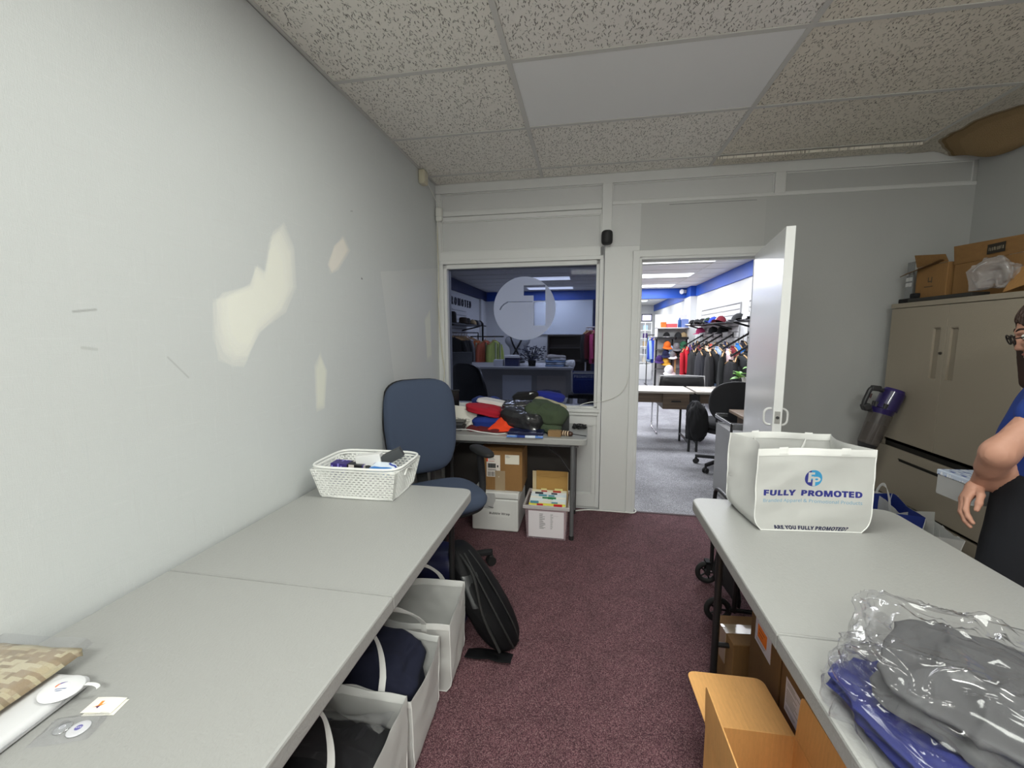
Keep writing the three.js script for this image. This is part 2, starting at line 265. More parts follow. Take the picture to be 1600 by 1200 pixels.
{ // the leaf stands open into the room, just past square
  const leaf = new THREE.Group(); leaf.name = 'door_leaf'; leaf.position.set(DX1 - 0.012, 0.012, 0.018); leaf.rotation.y = 1.397; leaf.userData.label = 'white flush door leaf standing open'; door.add(leaf);
  const mLeaf = mat([0.88, 0.89, 0.88], 0.35, { clearcoat: 0.7, clearcoatRoughness: 0.25, bumpMap: rep(grainN, 1.5), bumpScale: 0.0003 });
  obj('slab', b2(-0.85, 0, 0, 2.008, -0.046, 0, 0.003), mLeaf, leaf);
  const st = mat([0.55, 0.55, 0.53], 0.35, { metalness: 0.9 });
  obj('latch_plate', [b2(-0.8525, -0.849, 0.93, 1.0, -0.038, -0.01, 0.001), bar([-0.854, 0.965, -0.024], [-0.8495, 0.965, -0.024], 0.012, 14)], st, leaf);
  obj('latch', bar([-0.861, 0.965, -0.024], [-0.849, 0.965, -0.024], 0.0085, 12), mat([0.09, 0.09, 0.09], 0.4, { metalness: 0.8 }), leaf);
  for (const s of [1, -1]) { const z = s > 0 ? 0 : -0.046; obj('handle', tube([[-0.805, 0.915, z], [-0.805, 0.917, z + s * 0.018], [-0.805, 0.93, z + s * 0.032], [-0.805, 0.962, z + s * 0.036], [-0.805, 0.994, z + s * 0.032], [-0.805, 1.007, z + s * 0.018], [-0.805, 1.009, z]], 0.0062, 30, 8), mWhite, leaf); }
  for (const y of [0.25, 1.0, 1.75]) obj('hinge', [bar([0.004, y - 0.045, 0.004], [0.004, y + 0.045, 0.004], 0.007, 10)], st, leaf);
}

// suspended ceiling: separate mineral tiles on a white grid
const ceil = struct('ceiling');
const mGrid = mat([0.62, 0.615, 0.58], 0.5), T = 1.2192, U = 0.6096, Z0 = 0.1886;
const tileM = tileSets.map(([a, b], i) => mat([[0.93, 0.925, 0.915], [0.93, 0.925, 0.90], [0.88, 0.85, 0.78]][i], 0.95, { map: a, bumpMap: b, bumpScale: 0.004 }));
const mSmooth = mat([0.86, 0.87, 0.86], 0.5, { bumpMap: rep(grainN, 2), bumpScale: 0.0003 });
obj('deck', b2(XL - 0.1, XR + 0.1, H + 0.17, H + 0.22, -0.0, ZB + 0.1), mat([0.04, 0.04, 0.04], 0.9), ceil);
const xs = [XL, 0, T, 2 * T, XR], zs = [0]; for (let z = Z0; z < ZB; z += U) zs.push(z); zs.push(ZB);
function tileGeo(w, d, u0, v0, sag) { // a tile w x d whose picture keeps its real size; origin at its centre, face down at y = 0
  const g = sag ? new THREE.BoxGeometry(w, 0.016, d, 14, 1, 18) : new THREE.BoxGeometry(w, 0.016, d), p = g.attributes.position, uv = g.attributes.uv;
  for (let i = 0; i < p.count; i++) { uv.setXY(i, (p.getX(i) + w / 2) / T + u0, (p.getZ(i) + d / 2) / U + v0); if (sag) p.setY(i, p.getY(i) + sag(p.getX(i), p.getZ(i))); }
  g.translate(0, 0.008, 0); if (sag) g.computeVertexNormals(); return g;
}
const fixtureAt = (x, z) => ROOM_LIGHTS.some((l) => Math.abs(l[1] - z) < 0.3 && Math.abs(l[0] - x) < 0.3);
let tn = 0;
for (let r = 0; r < zs.length - 1; r++) for (let c = 0; c < 4; c++) {
  const x0 = xs[c] + 0.006, x1 = xs[c + 1] - 0.006, z0 = zs[r] + 0.006, z1 = zs[r + 1] - 0.006, cx = (x0 + x1) / 2, czz = (z0 + z1) / 2; tn++;
  const stain = c === 3 && r === 1, hung = c === 2 && r === 0;
  if (stain) continue;
  const plain = c === 1 && r === 2, m = plain ? mSmooth : tileM[c >= 2 ? 2 : (r > 2 ? tn % 2 : 1)];
  const t = obj('ceiling_tile', tileGeo(x1 - x0, z1 - z0, (tn * 0.37) % 1, (tn * 0.21) % 1), m, ceil, plain ? 'smooth pale grey ceiling panel' : undefined);
  t.position.set(cx, H + (plain ? -0.001 : 0.001), czz); if (hung) { t.rotation.x = 0.13; t.position.y = H - 0.012; }
}
{ // water-damaged tile, swollen and sagging out of the grid by the right-hand corner
  const x0 = 2 * T + 0.006, x1 = XR - 0.004, z0 = 0.012, z1 = Z0 + U - 0.006, w = x1 - x0, d = z1 - z0;
  const stainT = texCanvas(512, 512, (g, W, Hh) => {
    seed = 77; fissures(g, W, Hh, '#dcd6c8', '#8b857a', 1100);
    const ring = (f, c, a) => { g.globalAlpha = a; g.fillStyle = c; g.beginPath(); for (let k = 0; k <= 60; k++) { const t = k / 60 * 6.283, r = f * (1 + 0.09 * noise3(Math.cos(t) * 2.2 + 5, Math.sin(t) * 2.2, 1) + 0.05 * noise3(Math.cos(t) * 7, Math.sin(t) * 7, 2)); const x = W * (0.72 + 0.52 * r * Math.cos(t)), y = Hh * (0.6 + 0.36 * r * Math.sin(t)); k ? g.lineTo(x, y) : g.moveTo(x, y); } g.fill(); };
    ring(1.06, '#6f5636', 0.5); ring(1.0, '#7d633f', 0.85); ring(0.93, '#a08660', 0.9); ring(0.7, '#ab916b', 0.6); g.globalAlpha = 1;
    for (let i = 0; i < 2500; i++) { g.globalAlpha = 0.25; g.fillStyle = rnd() < 0.5 ? '#4e3d25' : '#9d8663'; g.fillRect(rnd() * W, rnd() * Hh, 2, 2); } g.globalAlpha = 1;
  });
  stainT.wrapS = stainT.wrapT = THREE.ClampToEdgeWrapping;
  const g = new THREE.BoxGeometry(w, 0.015, d, 22, 1, 26), p = g.attributes.position, uv = g.attributes.uv;
  for (let i = 0; i < p.count; i++) { const u = p.getX(i) / w + 0.5, v = p.getZ(i) / d + 0.5; uv.setXY(i, u, v); const s = 0.125 * Math.exp(-((u - 0.85) ** 2 / 0.16 + (v - 0.3) ** 2 / 0.1)) + 0.018 * Math.max(0, noise3(u * 5, v * 5, 4)); p.setY(i, p.getY(i) - s); }
  g.computeVertexNormals(); const t = obj('ceiling_tile', g, mat(0xffffff, 0.95, { map: stainT, bumpMap: rep(grainN, 8), bumpScale: 0.004 }), ceil, 'water-stained brown ceiling tile sagging out of its grid'); t.position.set((x0 + x1) / 2, H + 0.012, (z0 + z1) / 2);
}
for (let c = 1; c < 4; c++) obj('grid_bar', [b2(xs[c] - 0.012, xs[c] + 0.012, H - 0.004, H, 0.0, ZB), b2(xs[c] - 0.002, xs[c] + 0.002, H, H + 0.03, 0, ZB)], mGrid, ceil);
for (let r = 1; r < zs.length - 1; r++) for (let c = 0; c < 4; c++) { if (c === 3 && r === 1) continue; obj('grid_bar', [b2(xs[c] + 0.012, xs[c + 1] - 0.012, H - 0.0035, H + 0.0005, zs[r] - 0.012, zs[r] + 0.012), b2(xs[c] + 0.012, xs[c + 1] - 0.012, H, H + 0.03, zs[r] - 0.002, zs[r] + 0.002)], mGrid, ceil); }
obj('wall_angle', [b2(XL, XL + 0.02, H - 0.004, H, 0, ZB), b2(XL, XL + 0.003, H - 0.004, H + 0.03, 0, ZB)], mGrid, ceil); obj('wall_angle', [b2(XL, 2 * T, H - 0.003, H + 0.001, 0, 0.018)], mGrid, ceil);
// lamps in the room's ceiling
function lampAt([x, z, w, d, I], name, label, glow, col = 0xffffff) {
  const t = thing(name, label, 'ceiling light', [x, H, z], 0, name === 'ceiling_light' ? 'lit ceiling panels' : undefined);
  obj('frame', [b2(-w / 2 - 0.03, w / 2 + 0.03, -0.012, 0.02, -d / 2 - 0.03, -d / 2), b2(-w / 2 - 0.03, w / 2 + 0.03, -0.012, 0.02, d / 2, d / 2 + 0.03), b2(-w / 2 - 0.03, -w / 2, -0.012, 0.02, -d / 2, d / 2), b2(w / 2, w / 2 + 0.03, -0.012, 0.02, -d / 2, d / 2)], mWhite, t);
  obj('diffuser', b2(-w / 2, w / 2, -0.008, 0.012, -d / 2, d / 2), mat(0xf4f6f6, 0.5, { emissive: new THREE.Color(col), emissiveIntensity: glow }), t);
  const L = new THREE.RectAreaLight(col, I, w, d); L.position.set(0, -0.014, 0); L.rotation.x = -Math.PI / 2; t.add(L); return t;
}
lampAt(ROOM_LIGHTS[0], 'ceiling_light', 'lit fluorescent ceiling panel above the gap between the grey tables', 1.2, 0xfbfef6);
lampAt(ROOM_LIGHTS[1], 'ceiling_light', 'lit fluorescent ceiling panel at the back of the room behind the viewer', 1.2, 0xfbfef6);
// ------------------------------------------------------------------ folding tables
const mTop = mat([0.355, 0.355, 0.345], 0.42, { bumpMap: rep(grainN, 7), bumpScale: 0.0007 });
const mTopEdge = mat([0.45, 0.45, 0.43], 0.5, { bumpMap: rep(grainN, 7), bumpScale: 0.0004 });
const mLegGrey = mat([0.16, 0.165, 0.17], 0.4, { metalness: 0.3 }), mBlackMetal = mat([0.015, 0.015, 0.016], 0.4), mRubber = mat([0.012, 0.012, 0.012], 0.7), mChrome = mat([0.75, 0.75, 0.76], 0.18, { metalness: 1 });
function slab(x0, z0, x1, z1, y, corners) { // rounded table half; corners = radii at the two ends in z
  const s = new THREE.Shape(), [ra, rb] = corners; // outline in x,-z
  s.moveTo(x0 + ra, -z0); s.lineTo(x1 - ra, -z0); s.quadraticCurveTo(x1, -z0, x1, -z0 - ra); s.lineTo(x1, -z1 + rb); s.quadraticCurveTo(x1, -z1, x1 - rb, -z1); s.lineTo(x0 + rb, -z1); s.quadraticCurveTo(x0, -z1, x0, -z1 + rb); s.lineTo(x0, -z0 - ra); s.quadraticCurveTo(x0, -z0, x0 + ra, -z0);
  return uvm(flatUp(extr(s, 0.045, 0.006, 10)).translate(0, y - 0.045, 0));
}
function foldTable(label, x0, z0, x1, z1, seam, y, legM, group) {
  const t = thing('folding_table', label, 'table', [(x0 + x1) / 2, 0, (z0 + z1) / 2]), cx = (x0 + x1) / 2, cz = (z0 + z1) / 2, L = (a) => a; x0 -= cx; x1 -= cx; z0 -= cz; z1 -= cz;
  if (seam) { const s = seam - cz; obj('tabletop', slab(x0, z0, x1, s - 0.0012, y, [0.06, 0.004]), mTop, t); obj('tabletop', slab(x0, s + 0.0012, x1, z1, y, [0.004, 0.06]), mTop, t); }
  else obj('tabletop', slab(x0, z0, x1, z1, y, [0.06, 0.06]), mTop, t);
  for (const [a, b] of [[x0 + 0.05, x0 + 0.08], [x1 - 0.08, x1 - 0.05]]) obj('apron', b2(a, b, y - 0.07, y - 0.04, z0 + 0.07, z1 - 0.07), legM, t);
  return [t, x0, x1, z0, z1];
}
function legPair(t, x0, x1, z, y, m, inward) { // two legs joined by a rail, and a folding brace
  for (const x of [x0, x1]) { const l = obj('leg', bar([x, 0.02, z], [x, y - 0.05, z], 0.0135, 12), m, t); obj('rubber_foot', bar([x, 0, z], [x, 0.03, z], 0.0165, 12), mRubber, l); }
  obj('cross_rail', bar([x0, 0.2, z], [x1, 0.2, z], 0.01), m, t); obj('cross_rail', bar([x0, y - 0.06, z], [x1, y - 0.06, z], 0.01), m, t);
  obj('brace', [beam([(x0 + x1) / 2, 0.22, z], [(x0 + x1) / 2, y - 0.22, z + inward * 0.18], 0.016, 0.008), beam([(x0 + x1) / 2, y - 0.22, z + inward * 0.18], [(x0 + x1) / 2, y - 0.055, z + inward * 0.33], 0.016, 0.008)], m, t);
}
{ const [t, x0, x1, z0, z1] = foldTable('long grey plastic folding table against the left wall, white basket on its far end', XL + 0.016, 1.6, -0.134, 3.24, 2.41, TY, mLegGrey); legPair(t, x0 + 0.08, x1 - 0.09, z0 + 0.06, TY, mBlackMetal, 1); legPair(t, x0 + 0.08, x1 - 0.09, z1 - 0.12, TY, mBlackMetal, -1); }
{ const [t, x0, x1, z0, z1] = foldTable('long grey plastic folding table on the right carrying the printed white tote bag', 0.824, 1.53, 1.585, 3.2, 2.383, TY, mBlackMetal); legPair(t, x0 + 0.075, x1 - 0.075, z0 + 0.19, TY, mBlackMetal, 1); legPair(t, x0 + 0.075, x1 - 0.075, z1 - 0.12, TY, mBlackMetal, -1); }
{ // small table under the window; its legs stand at the two ends in x
  const y = 0.735, t = thing('folding_table', 'small grey folding table under the window heaped with clothes', 'table', [-0.235, 0, 0.325]), x0 = -0.61, x1 = 0.617, z0 = -0.27, z1 = 0.26;
  obj('tabletop', slab(x0, z0, x1, z1, y, [0.06, 0.06]), mTop, t);
  for (const [a, b] of [[z0 + 0.05, z0 + 0.075], [z1 - 0.075, z1 - 0.05]]) obj('apron', b2(x0 + 0.06, x1 - 0.06, y - 0.07, y - 0.04, a, b), mLegGrey, t);
  for (const x of [x0 + 0.1, x1 - 0.1]) {
    for (const z of [z0 + 0.05, z1 - 0.03]) { const l = obj('leg', bar([x, 0.02, z], [x, y - 0.05, z], 0.0145, 12), mLegGrey, t); obj('rubber_foot', bar([x, 0, z], [x, 0.03, z], 0.0175, 12), mRubber, l); }
    const s = x < 0 ? 1 : -1; obj('cross_rail', bar([x, 0.18, z0 + 0.05], [x, 0.18, z1 - 0.03], 0.009), mLegGrey, t); obj('cross_rail', bar([x, y - 0.06, z0 + 0.05], [x, y - 0.06, z1 - 0.03], 0.009), mLegGrey, t);
    obj('brace', [beam([x, 0.42, 0.1], [x + s * 0.1, y - 0.17, 0.1], 0.016, 0.008), beam([x + s * 0.1, y - 0.17, 0.1], [x + s * 0.26, y - 0.05, 0.1], 0.02, 0.008)], mBlackMetal, t);
  }
}

// ------------------------------------------------------------------ office chairs
const mFoam = mat([0.012, 0.012, 0.014], 0.8);
const weaveN = texData(128, 128, (u, v, x, y) => ((x >> 1) + (y >> 1)) & 1 ? 0.8 - 0.2 * hash(x, y) : 0.3 + 0.2 * hash(x, y), false);
const mBlue = mat([0.055, 0.075, 0.125], 0.9, { bumpMap: rep(weaveN, 24), bumpScale: 0.0012, sheen: 0.25, sheenRoughness: 0.6, sheenColor: new THREE.Color(0x8090b0) });
const mBlackCloth = mat([0.012, 0.012, 0.014], 0.92, { bumpMap: rep(weaveN, 16), bumpScale: 0.001 });
function starBase(t, m, R = 0.31, top = 0.4, turn = 0) {
  const legs = []; for (let k = 0; k < 5; k++) {
    const a = turn + k * 1.2566, c = Math.cos(a), s = Math.sin(a);
    const l = obj('base_leg', merge([beam([0.03 * c, 0.115, 0.03 * s], [R * c, 0.085, R * s], 0.04, 0.032, 0.01), bar([R * c, 0.05, R * s], [R * c, 0.1, R * s], 0.012)]), m, t);
    obj('caster', [bar([R * c - s * 0.022, 0.028, R * s + c * 0.022], [R * c - s * 0.006, 0.028, R * s + c * 0.006], 0.028, 16), bar([R * c + s * 0.006, 0.028, R * s - c * 0.006], [R * c + s * 0.022, 0.028, R * s - c * 0.022], 0.028, 16), bx(0.03, 0.03, 0.03, R * c, 0.05, R * s, 0.008)], mRubber, l);
  }
  obj('gas_column', [bar([0, 0.09, 0], [0, 0.26, 0], 0.032, 16), bar([0, 0.26, 0], [0, top, 0], 0.022, 14)], m, t);
}
function cushion(w, h, d, fn) { // a padded slab lying in x,z with thickness h, bent by fn
  const g = new RoundedBoxGeometry(w, h, d, 6, h * 0.48), p = g.attributes.position; return p && fn ? (() => { for (let i = 0; i < p.count; i++) { const q = fn(p.getX(i), p.getY(i), p.getZ(i)); p.setXYZ(i, ...q); } g.computeVertexNormals(); return g; })() : g;
}
function padShape(w, h, r, th, push) { // rounded-outline upholstered pad in x,y, facing +z, crowned
  const N = 40, M = 10, pos = [], idx = [], uv = [];
  const out = (a) => { const c = Math.cos(a), s = Math.sin(a), k = 2 / r; return [Math.sign(c) * Math.abs(c) ** (2 / k / 1) * w / 2, Math.sign(s) * Math.abs(s) ** (2 / k / 1) * h / 2]; };
  const ring = (f, z) => { for (let i = 0; i < N; i++) { const [x, y] = out(i / N * 6.28319); const q = push([x * f, y * f, z]); pos.push(...q); uv.push(x * f, y * f); } };
  const prof = [[0.02, 0.5], [0.35, 0.5], [0.65, 0.47], [0.85, 0.38], [0.95, 0.24], [1, 0.02], [0.985, -0.18], [0.93, -0.32], [0.7, -0.42], [0.3, -0.45], [0.02, -0.45]];
  prof.forEach(([f, z]) => ring(f, z * th)); const R = prof.length;
  for (let j = 0; j < R - 1; j++) for (let i = 0; i < N; i++) { const a = j * N + i, b = j * N + (i + 1) % N; idx.push(a, a + N, b, b, a + N, b + N); }
  for (const j of [0, R - 1]) { const c = pos.length / 3; pos.push(...push([0, 0, prof[j][1] * th])); uv.push(0, 0); for (let i = 0; i < N; i++) { const a = j * N + i, b = j * N + (i + 1) % N; j ? idx.push(a, c, b) : idx.push(c, a, b); } }
  const g = new THREE.BufferGeometry(); g.setAttribute('position', new THREE.Float32BufferAttribute(pos, 3)); g.setAttribute('uv', new THREE.Float32BufferAttribute(uv, 2)); g.setIndex(idx); g.computeVertexNormals(); return g;
}
{ // blue task chair in the corner; faces +z before turning
  const t = thing('office_chair', 'blue upholstered office chair with black arms in the corner behind the left table', 'chair', [-0.462, 0, 1.16], 0.7);
  starBase(t, mFoam, 0.32, 0.42, 0.06);
  obj('mechanism', [bx(0.2, 0.05, 0.24, 0, 0.425, -0.02, 0.012), tube([[0.1, 0.42, 0], [0.2, 0.41, 0.02], [0.24, 0.4, 0.03]], 0.008)], mFoam, t);
  obj('seat', padShape(0.49, 0.46, 0.62, 0.1, ([x, y, z]) => [x, 0.51 + z - 0.16 * Math.max(0, y - 0.12) ** 1.6 * 2, y + 0.02]), mBlue, t);
  obj('seat_shell', padShape(0.46, 0.43, 0.62, 0.05, ([x, y, z]) => [x, 0.472 + z - 0.16 * Math.max(0, y - 0.12) ** 1.6 * 2, y + 0.02]), mFoam, t);
  const bend = (dz) => ([x, y, z]) => { const yy = y + 0.86, lean = -0.3 - (yy - 0.6) * 0.13 + 0.35 * x * x; return [x * (1 - 0.16 * clamp((0.8 - yy) / 0.25)), yy, lean + z + dz]; };
  obj('backrest', padShape(0.47, 0.6, 0.5, 0.1, bend(0)), mBlue, t);
  obj('back_shell', padShape(0.47, 0.6, 0.5, 0.05, bend(-0.045)), mFoam, t);
  obj('back_support', [beam([0, 0.42, -0.1], [0, 0.42, -0.32], 0.07, 0.025, 0.01), beam([0, 0.42, -0.31], [0, 0.72, -0.375], 0.07, 0.02, 0.009)], mFoam, t);
  for (const s of [-1, 1]) { const a = obj('armrest', [tube([[s * 0.2, 0.44, 0.0], [s * 0.27, 0.45, -0.01], [s * 0.29, 0.5, -0.03], [s * 0.285, 0.72, -0.05]], 0.022, 20, 8)], mFoam, t); obj('arm_pad', padShape(0.085, 0.27, 0.7, 0.04, ([x, y, z]) => [s * 0.28 + x, 0.735 + z - 0.1 * y * y, y - 0.02]), mRubber, a); }
}

// ------------------------------------------------------------------ woven plastic basket and what is in it
const mBasket = mat([0.84, 0.845, 0.82], 0.42);
{
  const BX = -0.6, BZ = 1.702, HH = 0.145, t = thing('storage_basket', 'white woven plastic basket at the far end of the left table', 'basket', [BX, TY, BZ], 0.03);
  const bw = 0.33, bd = 0.215, tw = 0.395, td = 0.27;
  const at = (f, y) => f === 0 ? mix(bw, tw, y / HH) : mix(bd, td, y / HH);
  const rows = 11, nb = (w) => Math.round(w / 0.021);
  for (const side of [0, 1, 2, 3]) { // strands run round the basket; short uprights join them in a brick pattern, leaving slots
    const L = [], along = side % 2 === 0, s = side < 2 ? 1 : -1;
    const P = (q, y) => { const w = at(0, y) / 2, d = at(1, y) / 2; return along ? [q * w, y, s * d] : [s * w, y, q * d]; };
    for (let r = 0; r <= rows; r++) { const y = 0.012 + r * (0.118 / rows); for (let k = 0; k < 8; k++) { L.push(beam(P(-1 + k / 4, y), P(-1 + (k + 1) / 4, y), 0.0035, 0.0068)); } }
    const n = nb(along ? 0.36 : 0.24);
    for (let r = 0; r < rows; r++) for (let k = 0; k <= n; k++) { const q = clamp(-1 + 2 * (k + (r % 2 ? 0.5 : 0)) / n, -1, 1), y = 0.012 + r * (0.118 / rows); if (!along && r > 7 && Math.abs(q) < 0.36 && Math.abs(q) > 0.08) continue; L.push(beam(P(q, y - 0.002), P(q, y + 0.0125), 0.009, 0.0042)); }
    obj('woven_side', L, mBasket, t);
  }
  const ring = (w, d, y, r) => tube(Array.from({ length: 28 }, (_, i) => { const a = i / 28 * 6.2832, c = Math.cos(a), q = Math.sin(a), k = 0.35; return [Math.sign(c) * Math.abs(c) ** k * w / 2, y, Math.sign(q) * Math.abs(q) ** k * d / 2]; }), r, 90, 8, true);
  obj('rim', [ring(tw + 0.008, td + 0.008, HH, 0.006), ring(tw + 0.004, td + 0.004, HH - 0.012, 0.0045)], mBasket, t);
  obj('bottom', [b2(-bw / 2, bw / 2, 0.002, 0.006, -bd / 2, bd / 2), ring(bw, bd, 0.006, 0.006)], mBasket, t);
  for (const s of [-1, 1]) obj('handle_frame', [[-0.05, 0.05], [-0.05, -0.012], [0.05, 0.012]].map(([a, b]) => beam([s * tw / 2 * 0.995, 0.098, a], [s * tw / 2 * 1.0, HH - 0.01 - (a === b ? 0 : 0), b], 0.006, 0.006)), mBasket, t);
  const B = (x, y, z) => [BX + x, TY + y, BZ + z];
  // contents
  const kit = texCanvas(256, 128, (g, w, h) => { g.fillStyle = '#14141a'; g.fillRect(0, 0, w, h); g.fillStyle = '#d8d0cc'; g.fillRect(12, 12, 40, 80); g.fillStyle = '#3a2c78'; g.fillRect(110, 0, 146, 128); g.fillStyle = '#8f86d8'; for (let i = 0; i < 6; i++) g.fillRect(120 + i * 22, 8 + (i % 3) * 14, 12, 30); });
  const c1 = solo('small_carton', [b2(-0.075, 0.075, 0, 0.1, -0.03, 0.03, 0.002)], mat(0xffffff, 0.4, { map: rep(kit, 1 / 0.16, 1 / 0.11) }), 'black and purple printed carton standing in the left of the white basket', 'box', B(-0.07, 0.04, 0.04), 0.1); c1.rotation.z = -0.06;
  const tg = extr((() => { const s = rrect(-0.055, 0, 0.055, 0.12, 0.005); s.holes.push(rrect(-0.03, 0.035, 0.012, 0.075, 0.018, THREE.Path)); return s; })(), 0.045, 0.002);
  const th = thing('tape_box', 'white carton with a round dark opening in the middle of the basket', 'box', B(0.025, 0.055, -0.01), 0.18); obj('carton', tg, mWhite, th); obj('roll', bar([-0.009, 0.055, 0.004], [-0.009, 0.055, 0.03], 0.021, 18), mat([0.01, 0.01, 0.01], 0.5), th); th.rotation.z = 0.12;
  const dk = solo('flat_box', b2(-0.085, 0.085, 0, 0.045, -0.02, 0.02, 0.003), mat([0.05, 0.055, 0.06], 0.5), 'long dark grey box leaning out over the right side of the basket', 'box', B(0.09, 0.125, -0.01), 0.3); dk.rotation.z = 0.45;
  const bl = texCanvas(256, 128, (g, w, h) => { g.fillStyle = '#dfe8f4'; g.fillRect(0, 0, w, h); g.fillStyle = '#2a79c8'; g.fillRect(0, 78, w, 50); g.strokeStyle = '#2b3fa0'; g.lineWidth = 12; g.beginPath(); g.ellipse(165, 48, 60, 24, 0, 0, 6.3); g.stroke(); g.font = 'bold 30px sans-serif'; g.fillStyle = '#2b3fa0'; g.fillText('ab', 148, 58); });
  const pk = solo('packet', lump(0.13, 0.035, 0.085, 0.45, (x, y, z) => 0.003 * noise3(x * 60, z * 60, y * 60), 36, 14), mat(0xffffff, 0.3, { map: rep(bl, 7, 10) }), 'blue and white plastic packet on the right in the basket', 'packet', B(0.105, 0.105, 0.06), -0.2); pk.rotation.x = 0.35; pk.rotation.z = 0.15;
  solo('packet', lump(0.12, 0.08, 0.08, 0.4, (x, y, z) => 0.004 * noise3(x * 40, z * 40, y * 40), 30, 14), mat(0xc4b8cc, 0.35), 'pale packet lying lowest in the basket under the blue one', 'packet', B(0.1, 0.008, 0.06), 0.1);
}
// ------------------------------------------------------------------ non-woven tote bags
const nonwovenN = texData(256, 256, (u, v, x, y) => ((x % 8 < 2) !== (y % 8 < 2) ? 0.25 : 0.7) + 0.15 * hash(x, y), false);
const mTote = mat([0.74, 0.74, 0.72], 0.75, { bumpMap: rep(nonwovenN, 20), bumpScale: 0.0005, transmission: 0.12, thickness: 0 });
const mPiping = mat([0.86, 0.86, 0.84], 0.6);
function logo(g, cx, cy, rx, ry, dark, light, white = '#ffffff') { // disc in two blues with stair-stepped white letters
  g.save(); g.beginPath(); g.ellipse(cx, cy, rx, ry, 0, 0, 6.2832); g.clip();
  g.fillStyle = light; g.fillRect(cx - rx, cy - ry, 2 * rx, 2 * ry); g.fillStyle = dark; g.fillRect(cx - rx, cy - ry, rx * 0.72, 2 * ry); g.fillRect(cx - rx, cy + ry * 0.2, rx * 0.95, ry);
  g.fillStyle = white; const R = (x0, y0, x1, y1) => g.fillRect(cx + x0 * rx, cy + y0 * ry, (x1 - x0) * rx, (y1 - y0) * ry);
  R(-0.62, -0.72, -0.28, 0.5); R(-0.62, -0.72, 0.12, -0.45); R(-0.62, -0.22, 0.0, 0.04);
  R(-0.08, -0.14, 0.22, 0.95); g.beginPath(); g.ellipse(cx + rx * 0.32, cy + ry * 0.14, rx * 0.5, ry * 0.32, 0, -1.6, 1.6); g.fill(); R(-0.08, -0.18, 0.34, 0.46);
  g.fillStyle = light; g.beginPath(); g.ellipse(cx + rx * 0.36, cy + ry * 0.14, rx * 0.17, ry * 0.12, 0, 0, 6.3); g.fill(); g.restore();
}
function fitText(g, s, x0, x1, y, font, px) { g.font = font.replace('PX', px); const w = g.measureText(s).width || 1; g.save(); g.translate(x0, y); g.scale((x1 - x0) / w, 1); g.fillText(s, 0, 0); g.restore(); }
const totePrint = texCanvas(1536, 1216, (g, w, h) => {
  g.fillStyle = '#dcdcd9'; g.fillRect(0, 0, w, h);
  logo(g, 748, 430, 118, 118, '#2a3192', '#3aa5dc', '#dcdcd9');
  g.fillStyle = '#2b2f8f'; g.strokeStyle = '#2b2f8f'; g.lineJoin = 'miter'; g.lineWidth = 7; g.textBaseline = 'alphabetic';
  const heavy = (s, x0, x1, y, px) => { g.font = `bold ${px}px sans-serif`; const k = (x1 - x0) / (g.measureText(s).width || 1); g.save(); g.translate(x0, y); g.scale(k, 1); g.fillText(s, 0, 0); g.strokeText(s, 0, 0); g.restore(); };
  heavy('FULLY', 96, 530, 690, 112); heavy('PROMOTED', 600, 1400, 690, 112);
  g.fillStyle = '#7db6d6'; fitText(g, 'Branded Apparel & Promotional Products', 96, 1400, 790, 'PXpx sans-serif', 66);
  g.fillStyle = '#23254f'; g.strokeStyle = '#23254f'; g.lineWidth = 5; heavy('ARE YOU FULLY PROMOTED?', 230, 1290, 1190, 74);
});
totePrint.wrapS = totePrint.wrapT = THREE.ClampToEdgeWrapping;
const mTotePrint = mat(0xffffff, 0.7, { map: totePrint, bumpMap: rep(nonwovenN, 20), bumpScale: 0.0005, transmission: 0.1, thickness: 0 });
